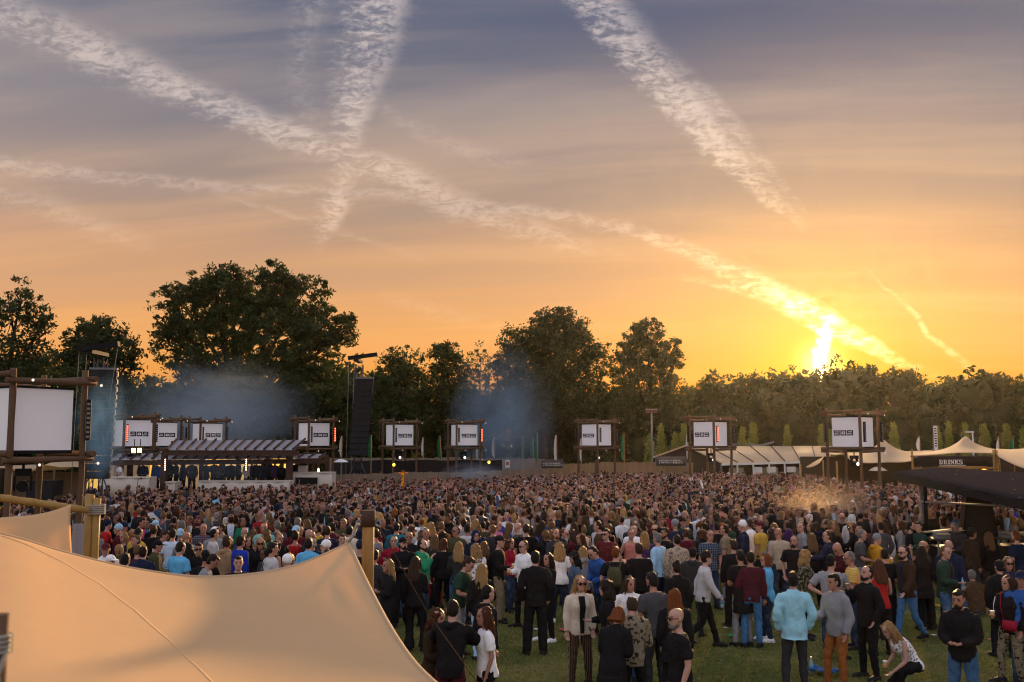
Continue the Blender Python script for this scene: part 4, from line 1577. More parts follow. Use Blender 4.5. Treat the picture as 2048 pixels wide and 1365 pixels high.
    for i, (px, ty, Y) in enumerate(spots):
        p = at(px, ty, Y)
        t = empty('young_tree', (p.x, Y, 0), rng.uniform(0, 6))
        k = p.z / 5.1
        t.scale = (k * rng.uniform(.85, 1.3),) * 2 + (k,)
        link('crown', protos[i % 3][0], None, t)
        link('trunk', protos[i % 3][1], None, t)
        tag(t, 'pale green upright young tree ' + where[i], 'tree', 'young trees behind the tents')


# ------------------------------------------------------------------ log towers with 909 screens
TA = 1.72                      # side of the square between post centres
T_TOP, T_BEAM, T_S1, T_S0, T_LOW = 5.45, 5.17, 5.03, 3.64, 3.42


def digit(kind, w, h, t):
    b = MB()

    def bar(x0, x1, z0, z1):
        b.box(x0, x1, -.008, 0.0, z0, z1)
    if kind == 9:
        bar(0, w, h - t, h)
        bar(0, t, h * .5 - t * .5, h - t)
        bar(t, w - t, h * .5 - t * .5, h * .5 + t * .5)
        bar(w - t, w, t, h - t)
        bar(0, w, 0, t)
    else:
        bar(0, w, h - t, h)
        bar(0, w, 0, t)
        bar(0, t, t, h - t)
        bar(w - t, w, t, h - t)
        bar(w * .5 - t * .55, w * .5 + t * .55, h * .5 - t * .5, h * .5 + t * .5)
    return b.mesh('digit', M_INK)


DIG9, DIG0 = digit(9, .31, .25, .058), digit(0, .31, .25, .058)
TW = {}


def tower_meshes():
    a = TA
    C = [(0, 0), (a, 0), (a, a), (0, a)]
    r = .076
    TW['post'] = [MB().log((x, y, 0), (x, y, T_TOP + .05 * (i % 2)), r, 9, .08, 50 + i).mesh('post', M_TIMBER) for i, (x, y) in enumerate(C)]
    beams = []
    for z, off, k in ((T_BEAM, .15, 0), (T_LOW, .15, 7)):
        e = .24
        beams.append(MB().log((-e, -off, z), (a + e * .8, -off, z + .02), r * .9, 8, .1, 60 + k).mesh('beam', M_TIMBER))
        beams.append(MB().log((-e, a + off, z), (a + e, a + off, z - .02), r * .9, 8, .1, 61 + k).mesh('beam', M_TIMBER))
        beams.append(MB().log((-off, -e, z + .15), (-off, a + e, z + .13), r * .9, 8, .1, 62 + k).mesh('beam', M_TIMBER))
        beams.append(MB().log((a + off, -e, z + .13), (a + off, a + e, z + .15), r * .9, 8, .1, 63 + k).mesh('beam', M_TIMBER))
    TW['beam'] = beams
    i0, i1 = .17, a - .17
    TW['screen'] = MB().box(i0, i1, i0, i1, T_S0, T_S1).mesh('screen', M_SCREEN)
    sh = [MB(), MB()]
    for (x0, x1, y0, y1) in ((i0 - .02, i1 + .02, i0 - .02, i0 + .03), (i0 - .02, i1 + .02, i1 - .03, i1 + .02), (i0 - .02, i0 + .03, i0 + .03, i1 - .03), (i1 - .03, i1 + .02, i0 + .03, i1 - .03)):
        sh[0].box(x0, x1, y0, y1, T_S0 - .08, T_S0 - .003)
        sh[1].box(x0, x1, y0, y1, T_S1 + .003, T_S1 + .05)
    TW['frame'] = [q.mesh('screen_frame', M_BLACK) for q in sh]
    TW['bar'] = MB().box(-.05, .05, -.05, .05, 0, .95).mesh('led_bar', M_BLACK)
    led = MB()
    for j in range(8):
        led.box(-.034, .034, -.060, -.052, .06 + j * .108, .06 + j * .108 + .055)
    TW['led'] = led.mesh('leds', M_GREYSTEEL)
    # hanging moving-head lamp
    TW['yoke'] = MB().box(-.17, .17, -.13, .13, .34, .50).box(-.20, -.15, -.06, .06, 0, .34).box(.15, .20, -.06, .06, 0, .34).tube([(0, 0, .5), (0, 0, .72)], .03, 6).mesh('yoke', M_BLACK)
    TW['lamp'] = MB().tube([(0, .18, .10), (0, .10, .10), (0, -.14, .10), (0, -.20, .10)], [.09, .14, .13, .12], 12).mesh('lamp_head', M_BLACK)
    TW['lens'] = MB().tube([(0, -.21, .10), (0, -.222, .10)], .085, 12).mesh('lens', glowing('lamp_glow', (1.0, 0.93, 0.82), 1.6))
    TW['bulb'] = MB().ball((0, 0, 0), .032, 8, 6).mesh('bulb', glowing('bulb_glow', (1.0, 0.90, 0.75), 0.6))
    TW['mast'] = MB().tube([(a / 2, a / 2, 0), (a / 2, a / 2, T_LOW + .1)], .055, 8).mesh('centre_mast', M_BLACK)


tower_meshes()
M_REDLED = glowing('red_led', (1.0, 0.10, 0.04), 4.0)


def log_tower(label, px, Y, lw, rw, logo, red=(), name='log_tower', dz=0.0, lens=True, mirror=False):
    """px: pixel of the front corner post; lw / rw: pixels from it to the outer posts"""
    p = at(px, 885, Y)
    beta = math.atan2(p.x, Y)
    phi = math.atan2(lw, rw)           # right-hand face turns away by this
    root = empty(name, (p.x, Y, dz), phi - beta)
    for i in range(4):
        link('post', TW['post'][i], None, root)
    for i, be in enumerate(TW['beam']):
        link('top_beam' if i < 4 else 'lower_beam', be, None, root)
    sc = link('screen', TW['screen'], None, root)
    for q in TW['frame']:
        link('screen_frame', q, None, root)
    if logo:
        x0, z0 = .17 + (.26 if logo == 'right' else .10), T_S0 + .53
        for j, dm in enumerate((DIG9, DIG0, DIG9)):
            o = link('digit_zero' if j == 1 else 'digit_nine', dm, None, sc)
            if logo == 'right':
                o.location = (x0 + j * .345, .168, z0)
            else:
                o.location = (.168, TA - x0 - j * .345, z0)
                o.rotation_euler = (0, 0, -math.pi / 2)
    for j, (x, y, rz) in enumerate(((.12, -.16, .3), (TA + .02, -.18, .3), (-.18, TA, -1.2))):
        if logo is None and j == 0:
            continue
        b = link('led_bar', TW['bar'], None, root, (x, y, T_S0 + .22), (0, 0, rz - phi + beta + (.0)))
        l = tag(link('leds', TW['led'], None, b), kind='stuff')
        if j in red:
            l.material_slots[0].link = 'OBJECT'
            l.material_slots[0].material = M_REDLED
    lx = link('moving_head_lamp', TW['yoke'], None, root, (TA * .45, TA * .45, T_LOW - .70), (0, 0, -phi + beta + .5))
    link('lamp_head', TW['lamp'], None, lx)
    if lens:
        link('lens', TW['lens'], None, lx)
    for j, (x, y, z) in enumerate(((.3, -.27, T_BEAM + .02), (TA + .3, -.2, T_BEAM - .02), (TA + .33, -.15, T_LOW - .09), (.55, -.26, T_LOW - .10))):
        link('bulb', TW['bulb'], None, root, (x, y, z))
    tag(root, label, 'tower', 'log towers with box screens')
    return root


def build_towers():
    g = log_tower
    g('rough log tower with big blank screen box, closest one beside the tent', 20, 21.9, 84, 152, None, name='log_tower', lens=False, dz=0.03)
    g('log tower with 909 screen and red light bar beside the smoky speaker stack', 247, 53, 26, 58, 'right', (0,))
    g('log tower with half hidden 909 screen behind the one with red lights', 306, 60, 20, 48, 'right', ())
    g('log tower with 909 screen rising over the middle of the stage roof', 400, 63, 22, 50, 'right', ())
    g('log tower with 909 screen at the end of the stage, red lights outside', 617, 61, 27, 48, 'right', (1,))
    g('log tower with 909 screen next to the central hung speakers', 787, 67, 22, 47, 'right', ())
    g('log tower with 909 screen standing in blue smoke', 913, 67, 17, 48, 'right', (1,))
    g('log tower with cropped 909 logo left of the corner post, against dark trees', 1195, 66, 38, 34, 'left', ())
    g('log tower with 909 screen and red light bar by the frame tent', 1428, 58, 48, 34, 'left', (0,))
    g('log tower with 909 screen in front of the drinks tents', 1721, 47, 61, 33, 'left', ())


# ------------------------------------------------------------------ speaker towers
def truss(b, p0, p1, w, seg):
    """box truss between two points: four chords and zigzag braces"""
    p0, p1 = Vector(p0), Vector(p1)
    t = (p1 - p0).normalized()
    a = Vector((1, 0, 0)) if abs(t.x) < .8 else Vector((0, 0, 1))
    x = (a - t * a.dot(t)).normalized() * (w / 2)
    y = t.cross(x).normalized() * (w / 2)
    cs = [x + y, x - y, -x - y, -x + y]
    for c in cs:
        b.tube([p0 + c, p1 + c], .026, 5)
    n = max(2, int((p1 - p0).length / seg))
    for i in range(n):
        q0 = p0.lerp(p1, i / n)
        q1 = p0.lerp(p1, (i + 1) / n)
        for j in range(4):
            c0, c1 = cs[j], cs[(j + 1) % 4]
            b.tube([q0 + (c0 if i % 2 else c1), q1 + (c1 if i % 2 else c0)], .013, 4)


M_CAB = mat('speaker_cabinet', (0.010, 0.010, 0.012), 0.45, 0.3, 10.0)
M_GRILLE = mat('speaker_grille', (0.018, 0.018, 0.020), 0.6, 0.5, 60.0)


def line_array(label, px0, px1, py0, py1, Y, n, dx_px, rz):
    top = at((px0 + px1) / 2, py0, Y)
    bot = at((px0 + px1) / 2, py1, Y)
    w = (px1 - px0) / FPX * Y
    h = (top.z - bot.z) / n
    root = empty('line_array', (top.x, Y, bot.z), rz)
    cab = MB()
    V = [(-w / 2, -.28, 0), (w / 2, -.28, 0), (w * .46, .36, .03), (-w * .46, .36, .03), (-w / 2, -.28, h - .03), (w / 2, -.28, h - .03), (w * .46, .36, h - .05), (-w * .46, .36, h - .05)]
    cab.add(V, [(0, 1, 5, 4), (1, 2, 6, 5), (2, 3, 7, 6), (3, 0, 4, 7), (4, 5, 6, 7), (3, 2, 1, 0)])
    cm = cab.mesh('cabinet', M_CAB)
    gm = MB().box(-w * .47, -.02, -.30, -.284, .02, h - .05).box(.02, w * .47, -.30, -.284, .02, h - .05).mesh('grille', M_GRILLE)
    fm = MB().box(w / 2 + .002, w / 2 + .03, -.2, .2, .05, h - .08).box(-w / 2 - .03, -w / 2 - .002, -.2, .2, .05, h - .08).mesh('handle_plate', M_GRILLE)
    for i in range(n):
        t = 1 - (i + .5) / n
        o = link('cabinet', cm, None, root, (-dx_px / FPX * Y * t, -.5 * (t ** 2) * .6, i * h), (R(-9 * max(0, t - .3)), 0, 0))
        link('grille', gm, None, o)
        link('handle_plate', fm, None, o)
    MB().box(-w * .5, w * .5, -.15, .15, n * h, n * h + .08).build('rigging_frame', M_STEEL, root)
    tag(root, label, 'speakers', 'hung speaker arrays')
    tw = empty('truss_tower', (top.x - w * .45, Y + .9, 0))
    ht = at(px0, py0 - 42, Y).z
    b = MB()
    truss(b, (0, 0, 0), (0, 0, ht - .35), .42, .5)
    b.build('mast', M_STEEL2, tw)
    MB().beam((-.5, -1.2, ht - .05), (1.25, -1.2, ht + .18), .3, .22).beam((0, -1.3, ht - .15), (0, .5, ht - .15), .3, .16).build('head_beam', M_BLACK, tw)
    b = MB()
    for q in (-.45, -.12, 1.2):
        b.tube([(q, -1.2, ht), (q * .9 - .12, -1.3, ht - (2.4 if q > 1 else ht * .97))], .012, 4)
    b.build('chain', M_ROPE, tw)
    b = MB()
    for q in (-1, 1):
        b.beam((0, 0, .1), (q * 1.3, .0, .1), .12, .12)
        b.beam((0, 0, .1), (0, q * 1.3, .1), .12, .12)
        b.tube([(q * 1.2, 0, .12), (q * .2, 0, 2.6)], .03, 5)
    b.build('base', M_STEEL2, tw)
    tag(tw, 'slender truss mast carrying ' + label.replace('tall curved stack of', 'the').replace('tall stack of', 'the'), 'mast', 'speaker masts')


M_STEEL2 = mat('dull_truss', (0.09, 0.09, 0.095), 0.5, 0.3, 5.0, metal=0.6)


def build_speakers():
    line_array('tall curved stack of black speakers in the middle', 712, 748, 758, 912, 60, 13, 12, R(10))
    line_array('tall stack of black speakers wrapped in blue smoke', 181, 234, 740, 958, 43, 14, 6, R(14))


# ------------------------------------------------------------------ stage
def build_stage():
    deck_z = 1.12
    a0 = at(186, 940, 49.5)
    a1 = at(672, 940, 54.5)
    st = empty('stage', ((a0.x + a1.x) / 2, 52, 0))
    ox, oy = st.location.x, 52.0

    def lx(px, Y):
        return at(px, 885, Y).x - ox

    def P(px, py, Y):
        p = at(px, py, Y)
        return Vector((p.x - ox, Y - oy, p.z))
    b = MB()
    b.box(lx(186, 50), lx(672, 54), -1.6, 8.0, 0, deck_z)
    b.build('deck', mat('stage_skirt', (0.020, 0.026, 0.045), 0.9, 0.25, 2.0), st)
    # back wall of tall panels
    M_WALL = mat('stage_wall', (0.55, 0.45, 0.37), 0.9, 0.12, 1.4)
    M_YEL = mat('lit_yellow_panel', (0.62, 0.40, 0.09), 0.8, 0.08, 1.0, emit=(1.0, 0.56, 0.12), estr=0.35)  # emission puts the lamplight on the panels into their material
    Yw = 57.5
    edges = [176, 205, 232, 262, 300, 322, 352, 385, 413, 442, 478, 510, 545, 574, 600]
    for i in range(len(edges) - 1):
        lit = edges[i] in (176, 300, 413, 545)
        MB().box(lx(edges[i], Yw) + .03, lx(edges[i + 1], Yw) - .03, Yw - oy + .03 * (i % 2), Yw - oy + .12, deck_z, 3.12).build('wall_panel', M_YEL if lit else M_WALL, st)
    # posts
    for px, Y, w in ((330, 50.3, .26), (580, 51.0, .30), (405, 56, .22), (478, 56, .22), (536, 54, .24), (262, 52, .24), (240, 57, .2), (655, 54, .2), (595, 57, .22), (628, 57, .18)):
        x = lx(px, Y)
        MB().box(x - w / 2, x + w / 2, Y - oy - w / 2, Y - oy + w / 2, deck_z if px < 600 else 0, 3.5 if px in (330, 580) else 3.05).build('post', M_TIMBER_D, st)
    # main roof: sloping up to the back, pale sheet under dark rafters

    def roof(nm, c00, c10, c01, c11, n, sheet, rw=.11, rh=.16):
        """c00 front left, c10 front right, c01 back left, c11 back right"""
        rows = [[c00.lerp(c10, q / 8) for q in range(9)], [c01.lerp(c11, q / 8) for q in range(9)]]
        ro = MB().grid(rows[::-1], .02, False).build(nm, sheet, st)
        for i in range(n + 1):
            t = i / n
            MB().beam(c00.lerp(c10, t) + Vector((0, -.25, .06)), c01.lerp(c11, t) + Vector((0, .1, .10)), rw, rh).build('rafter', M_TIMBER_D, ro)
        MB().beam(c00 + Vector((-.25, .0, -.14)), c10 + Vector((.25, .0, -.14)), .16, .24).build('front_beam', M_TIMBER_D, ro)
        MB().beam(c01 + Vector((-.2, -.2, -.12)), c11 + Vector((.2, -.2, -.12)), .14, .20).build('rear_beam', M_TIMBER_D, ro)
        return ro
    SHEET = mat('pale_roof_sheet', (0.62, 0.57, 0.60), 0.55, 0.08, 1.0, trans=0.5)
    roof('main_roof', P(338, 901, 50), P(588, 901, 50), P(352, 882, 58.5), P(610, 881, 58.5), 13, SHEET, .075, .09)
    roof('lower_roof', P(222, 921, 50.8), P(640, 917, 51.5), P(236, 908, 58.2), P(652, 909, 58.2), 20, SHEET, .07, .08)
    tag(st, 'wooden pergola stage with slatted pale roof and yellow lit panels', 'stage')

    def counter(label, px0, px1, y0, y1, Y, m, lip=True):
        p0, p1 = at(px0, y0, Y), at(px1, y0, Y)
        c = empty('counter', ((p0.x + p1.x) / 2, Y, deck_z + .004))
        w = (p1.x - p0.x) / 2
        h = p0.z - deck_z
        rows = []
        for z in (0.0, h * .5, h - .02):
            rows.append([(x, -.45 + .025 * math.sin(x * 7 + z * 3), z) for x in [(-w + 2 * w * q / 24) for q in range(25)]])
        MB().grid(rows, .02, True).build('cloth_front', m, c)
        MB().box(-w - .04, w + .04, -.48, .45, h - .015, h + .04).build('counter_top', M_LINEN, c)
        for sx in (-1, 1):
            MB().box(sx * w - .03, sx * w + .03, -.40, .42, 0, h - .02).build('side', m, c)
        tag(c, label, 'counter', 'cloth fronted stage counters')
    counter('cream cloth fronted counter with a microphone, under the yellow lamps', 207, 306, 956, 985, 49.0, M_LINEN)
    counter('long low pale counter along the stage front', 402, 583, 963, 978, 50.4, M_LINEN)
    counter('boxy cream bar counter with black hatch at the stage end', 586, 668, 946, 968, 52.0, M_LINEN)
    counter('small pale block behind the crowd beside the red light strip', 338, 356, 965, 978, 49.8, M_LINEN)
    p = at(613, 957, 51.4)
    hb = MB().box(-.56, .56, -.02, .02, -.30, .0).box(-.60, .60, -.03, .03, .0, .04).build('counter_hatch', M_BLACK, None, p)  # black panel put in for the shade inside the open hatch
    tag(hb, 'black panel standing for the shaded hatch opening in the boxy bar counter', 'hatch')
    # bright twin lamps and light strips above the counters
    for i, px in enumerate((268, 280)):
        q = at(px, 901, 49.5)
        l = empty('flood_lamp', q)
        MB().box(-.14, .14, -.06, .08, -.14, .14).build('housing', M_BLACK, l)
        MB().box(-.10, .10, -.068, -.063, -.10, .10).build('lamp_face', glowing('yellow_flood', (1.0, 0.62, 0.10), 9.0), l)
        MB().tube([(0, .03, .14), (0, .03, .55)], .02, 5).build('bracket', M_BLACK, l)
        tag(l, ('left' if False else ('first' if i == 0 else 'second')) + ' square yellow flood lamp of the glowing pair over the counter', 'lamp', 'yellow flood lamps')
    for i, (px, py, lab) in enumerate(((331, 922, 'vertical strip of red and white lights on the stage corner post'), (493, 922, 'vertical strip of orange dots hanging over the DJ'))):
        q = at(px, py, 50.0)
        o = empty('light_strip', (q.x, q.y, q.z - .5))
        MB().box(-.06, .06, -.03, .05, 0, .62).build('housing', M_BLACK, o)
        for j in range(6):
            MB().ball((0, -.04, .06 + j * .10), .034, 8, 5).build('led', glowing('warm_led', (1.0, 0.42, 0.25), 5.0), o)
        tag(o, lab, 'light strip')
    for i, (px, Y, lab) in enumerate(((318, 55.6, 'warm wash lamp lighting the yellow panel by the corner post'), (428, 55.8, 'warm wash lamp lighting the yellow panel behind the decks'), (500, 55.4, 'warm wash lamp hung behind the DJ'), (558, 55.8, 'warm wash lamp lighting the yellow panel at the stage end'))):
        q = at(px, 921, Y)
        l = empty('wash_lamp', (q.x, Y, 2.84))
        MB().tube([(0, -.10, .06), (0, .06, 0)], [.07, .10], 10).build('housing', M_BLACK, l)
        MB().tube([(0, .066, 0), (0, .074, 0)], .085, 10).build('lamp_face', glowing('warm_wash', (1.0, 0.66, 0.25), 6.0), l)
        MB().tube([(0, -.03, .10), (0, -.03, .26)], .015, 5).build('hook', M_BLACK, l)
        ld = bpy.data.lights.new('wash_light', 'SPOT')
        ld.energy = 60
        ld.color = (1.0, 0.72, 0.36)
        ld.spot_size = R(125)
        ld.shadow_soft_size = .08
        lo = bpy.data.objects.new('wash_light', ld)
        COL.objects.link(lo)
        lo.parent = l
        lo.location = (0, .12, -.02)
        lo.rotation_euler = (R(62), 0, 0)
        tag(l, lab, 'lamp', 'wash lamps on the stage')
    # microphone stand, fridge, flame lamp, small lamp stand on the counters
    q = at(275, 975, 48.3)
    mic = empty('microphone_stand', (q.x, 48.3, 1.0))
    MB().tube([(0, 0, 0), (0, 0, 1.0), (.02, -.02, 1.04), (.16, -.06, 1.12)], .012, 5).ball((.18, -.07, 1.13), .04, 7, 5).tube([(0, 0, .0), (.2, .1, -.0)], .012, 4).build('stand', M_BLACK, mic)
    MB().tube([(-.18, -.1, .0), (0, 0, .03), (.18, -.1, .0)], .012, 4).build('foot', M_BLACK, mic)
    tag(mic, 'thin black microphone stand in front of the cream counter', 'microphone stand')
    q = at(606, 927, 53)
    fr = empty('cool_box', (q.x, 53, deck_z))
    MB().box(-.21, .21, -.2, .2, 0.9, 1.42).build('body', M_WHITE, fr)
    MB().box(-.22, .22, -.21, .21, 1.424, 1.50).build('lid', M_WHITE, fr)
    MB().box(-.25, .25, -.25, .25, 0.0, 0.896).build('plinth', M_LINEN, fr)
    tag(fr, 'white cabinet standing behind the bar counter', 'cabinet')
    q = at(637, 935, 52)
    fl = empty('table_lamp', (q.x, 52, deck_z + 1.06))
    MB().tube([(0, 0, 0), (0, 0, .10)], [.06, .03], 8).build('foot', M_BLACK, fl)
    MB().ball((0, 0, .22), (.05, .05, .12), 8, 8).build('flame_globe', glowing('flame', (1.0, 0.6, 0.3), 4.0), fl)
    tag(fl, 'small glowing flame shaped lamp on the bar counter', 'lamp')
    q = at(682, 925, 57)
    um = empty('parasol', (q.x, 57, 0))
    MB().tube([(0, 0, 0), (0, 0, 2.9)], .025, 6).build('pole', M_STEEL, um)
    rows = [[(math.cos(an) * rr_ * .44, math.sin(an) * rr_ * .44, 2.9 - .17 * rr_ * rr_) for an in [2 * math.pi * j / 16 for j in range(17)]] for rr_ in (0.02, .35, .7, 1.0)]
    MB().grid(rows, -.01, False).build('canopy', M_WHITE, um)
    tag(um, 'small open white parasol beside the black screen fence', 'parasol')
    # dark monitor crate left of the stage
    q = at(90, 972, 40)
    bx = empty('speaker_crate', (q.x, 40, 0))
    MB().box(-.55, .55, -.4, .4, 0, 2.35).build('cabinet', M_CAB, bx)
    MB().box(-.50, .50, -.415, -.403, .08, 2.28).build('grille', M_GRILLE, bx)
    tag(bx, 'big black loudspeaker crate below the blank screen', 'loudspeaker')
    # backstage tent and truss on the far left
    p0 = at(60, 935, 58)
    tb = empty('backstage_tent', (p0.x, 58, 0))
    pk = at(97, 900, 58)
    rows = []
    for v in range(9):
        t = v / 8
        row = []
        for h in range(17):
            s = h / 16
            x = (-3.4 + 6.8 * s)
            z = 2.25 + .35 * math.exp(-((s - .62) / .10) ** 2) * (1 - abs(t - .5)) * 2.2 + .18 * math.sin(s * 9)
            row.append((x, t * 5, z))
        rows.append(row)
    MB().grid(rows[::-1], .03).build('canopy', M_CANVASFAR, tb)
    for sx in (-3.3, -1.0, 1.4, 3.3):
        MB().log((sx, .05, 0), (sx, .05, 2.3), .07, 8, .08, int(sx * 10)).build('post', M_TIMBER, tb)
    MB().box(-3.4, 3.4, 4.6, 4.7, 0, 2.0).build('rear_wall', M_PLANK2, tb)
    tag(tb, 'sand coloured backstage tent seen beneath the blank screen', 'tent')


# ------------------------------------------------------------------ fences, flags, signs
def plank_fence(label, pts, zs, w, m, seed, cat='fence', name='wooden_fence'):
    """vertical planks with uneven tops along a line of ground points"""
    rr = random.Random(seed)
    root = empty(name, (pts[0][0], pts[0][1], 0))
    o = Vector((pts[0][0], pts[0][1], 0))
    for i in range(len(pts) - 1):
        a, b_ = Vector((*pts[i], 0)) - o, Vector((*pts[i + 1], 0)) - o
        L = (b_ - a).length
        t = (b_ - a) / L
        n = int(L / w)
        nrm = Vector((-t.y, t.x, 0))
        npan = max(1, int(L / 2.4))
        for q in range(npan):
            m_ = MB()
            k0, k1 = n * q // npan, n * (q + 1) // npan
            dz = rr.uniform(-.05, .05)
            for j in range(k0, k1):
                h = zs[i] + (zs[i + 1] - zs[i]) * j / n + dz + rr.uniform(-.035, .035)
                c = a + t * (L * (j + .5) / n) + nrm * rr.uniform(-.012, .012)
                hw = L / n * .47
                x, y = t * hw, nrm * .012
                V = [c - x - y, c + x - y, c + x + y, c - x + y]
                m_.add([v for v in V] + [v + Vector((0, 0, h + rr.uniform(-.01, .01))) for v in V], [(0, 1, 5, 4), (1, 2, 6, 5), (2, 3, 7, 6), (3, 0, 4, 7), (4, 5, 6, 7)])
            pn = m_.build('plank_panel', m, root)
            tag(pn, kind='stuff')
            c = a + t * (L * k0 / n) + nrm * .06
            MB().box(c.x - .045, c.x + .045, c.y - .045, c.y + .045, 0, zs[i] - .08).build('post', M_TIMBER_D, root)
    tag(root, label, cat)
    return root


def build_fences():
    def gp(px, Y):
        p = at(px, 885, Y)
        return (p.x, Y)
    plank_fence('low weathered plank fence in front of the black screening', [gp(668, 58), gp(790, 61), gp(905, 62.5), gp(1005, 64), gp(1092, 66)], [2.05, 2.02, 1.98, 2.1, 2.12], .13, M_PLANK2, 31)
    plank_fence('warm brown plank fence along the back of the crowd', [gp(1092, 72), gp(1200, 73.5), gp(1330, 74), gp(1470, 74)], [2.28, 2.40, 2.32, 2.30], .13, M_PLANK, 32)
    plank_fence('upper plank fence behind the black screening', [gp(660, 78), gp(800, 79), gp(940, 80), gp(1090, 80)], [2.62, 2.66, 2.58, 2.5], .16, M_PLANK2, 33)
    # black screening
    a, b_ = at(664, 885, 68), at(1004, 885, 70)
    root = empty('screen_fence', (a.x, 68, 0))
    n = 26
    row = [(Vector((a.x, 68, 0)).lerp(Vector((b_.x, 70, 0)), q / n) - Vector((a.x, 68, 0))) + Vector((0, .05 * math.sin(q * 1.7), 0)) for q in range(n + 1)]
    MB().grid([row, [v + Vector((0, 0, 1.3)) for v in row], [v + Vector((0, 0, 2.62 + .03 * math.sin(i))) for i, v in enumerate(row)]], .01).build('cloth', M_BLACKCLOTH, root)
    for i in range(0, n + 1, 4):
        v = row[i]
        MB().tube([(v.x, .12, 0), (v.x, .12, 2.7)], .03, 6).build('post', M_BLACK, root)
    tag(root, 'long black cloth screening between the two plank fences', 'fence')
    # direction banners
    for lab, px0, px1, py0, py1, Y, L1, L2, R1, R2, side in (
            ('grey direction banner with white lettering, hung askew on the fence', 1083, 1125, 921, 937, 70.5, 'SECOND STAGE', 'TECHNO STAGE', 'FOOD', 'TOILETS', True),
            ('grey direction banner with white lettering in front of the tent gable', 1312, 1372, 915, 932, 72.5, 'SECOND STAGE', 'TECHNO STAGE', 'FOOD', 'TOILETS', False)):
        p0, p1 = at(px0, py0, Y), at(px1, py1, Y)
        w, h = p1.x - p0.x, p0.z - p1.z
        s = empty('direction_banner', ((p0.x + p1.x) / 2, Y, p1.z))
        rows = [[(-w / 2 + w * q / 12, .015 * math.sin(q * 1.3), z) for q in range(13)] for z in (0, h * .5, h)]
        MB().grid(rows, .012).build('cloth', mat('grey_banner', (0.085, 0.078, 0.076), 0.8, 0.15, 2.0), s)
        fr = MB()
        fr.box(-w / 2 - .03, w / 2 + .03, -.01, .03, h + .003, h + .04).box(-w / 2 - .04, -w / 2 - .004, -.01, .03, -p1.z, h).box(w / 2 + .004, w / 2 + .04, -.01, .03, -p1.z, h)
        fr.build('frame', M_STEEL, s)
        for (tx, x, z) in ((L1, -w * .35, h * .52), (L2, -w * .35, h * .28), (R1, w * .12, h * .52), (R2, w * .12, h * .28)):
            text(tx, h * .19, (x, -.045, z), s, M_WHITE)
            MB().box(x - h * .17, x - h * .06, -.046, -.040, z + h * .01, z + h * .12).build('square_mark', M_WHITE, s)
        tag(s, lab, 'sign', 'direction banners')
    # flags: px, top, flag bottom, colour, Y, tilt
    FL = [(684, 872, 912, 'w', 66, 0, 'by the parasol'), (743, 870, 914, 'g', 66, 0, 'against the black central speakers'), (847, 875, 913, 'w', 72, 0, 'between the two central screens'), (880, 871, 916, 'g', 72, 5, 'on a leaning pole between the central screens'),
          (956, 868, 918, 'w', 72, 0, 'half behind a screen tower in the smoke'), (989, 874, 913, 'w', 73, 1, 'just past the smoky screen tower'), (1046, 872, 916, 'g', 74, 0, 'first of three close together'), (1066, 876, 912, 'g', 76, 1, 'the small middle one of three'),
          (1075, 866, 924, 'g', 74, 1, 'tallest of three close together'), (1113, 870, 922, 'w', 74, 1, 'rising behind the askew banner'), (1163, 876, 921, 'w', 74, 0, 'partly behind the cropped 909 screen'), (1248, 868, 920, 'g', 75, 0, 'alone beside the cropped 909 screen'),
          (1375, 866, 917, 'w', 75, 1, 'at the gable of the frame tent'), (1839, 873, 900, 'w', 66, 0, 'behind the dip between two tent peaks'), (1997, 873, 903, 'w', 66, 0, 'past the drinks sign'), (2026, 873, 900, 'g', 67, 0, 'past the drinks sign'), (1929, 866, 882, 'g', 70, 0, 'just showing over the tent peak')]
    MG = mat('green_flag', (0.015, 0.20, 0.075), 0.8, 0.12, 3.0, trans=0.35)
    MW = mat('white_flag', (0.70, 0.68, 0.70), 0.8, 0.06, 3.0, trans=0.35)
    for i, (px, ty, by, c, Y, tilt, where) in enumerate(FL):
        p0, p1 = at(px, ty, Y), at(px, by, Y)
        f = empty('flag', (p0.x, Y, 0))
        dx = tilt / FPX * Y
        MB().tube([(dx * 1.6, 0, 0), (0, 0, p0.z)], .028, 6).build('pole', M_BAMBOO, f)
        h = p0.z - p1.z
        w = .22 if c == 'w' else .25
        rows = []
        r_ = random.Random(i)
        ph = r_.uniform(0, 6)
        for q in range(9):
            t = q / 8
            ww = w * (math.sin(math.pi * min(1, .10 + .62 * t ** .8)) if q < 8 else .25)
            rows.append([(dx * 1.6 * t * .4 - ww * s * (1 if i % 2 else .7), .10 * math.sin(s * 4 + t * 5 + ph) * s, p0.z - .03 - h * t - .10 * s * t) for s in (0.0, .33, .66, 1.0)])
        MB().grid(rows, .006).build('cloth', MG if c == 'g' else MW, f)
        tag(f, ('green' if c == 'g' else 'white') + ' drooping flag on a bamboo pole ' + where, 'flag', 'flags on bamboo poles')
    # feather flag with dark lettering
    p0, p1 = at(1866, 852, 66), at(1868, 902, 66)
    f = empty('feather_flag', (p0.x, 66, 0))
    MB().tube([(0, 0, 0), (0, 0, p0.z)], .025, 6).build('pole', M_STEEL, f)
    h = p0.z - p1.z
    cl = MB().grid([[(.0 + .26 * s, .0, p0.z - h * t) for s in (0, .5, 1)] for t in (0, .25, .5, .75, 1)], .008, False).build('cloth', M_WHITE, f)
    for j in range(8):
        z = p0.z - h * (.10 + .10 * j)
        MB().box(.05, .21, -.02, -.012, z - .05, z + .025).build('letter_mark', M_INK, f)
    tag(f, 'white feather flag with a column of dark lettering', 'flag')
    # floodlight mast and street lamp
    p0 = at(1303, 820, 78)
    f = empty('floodlight_mast', (p0.x, 78, 0))
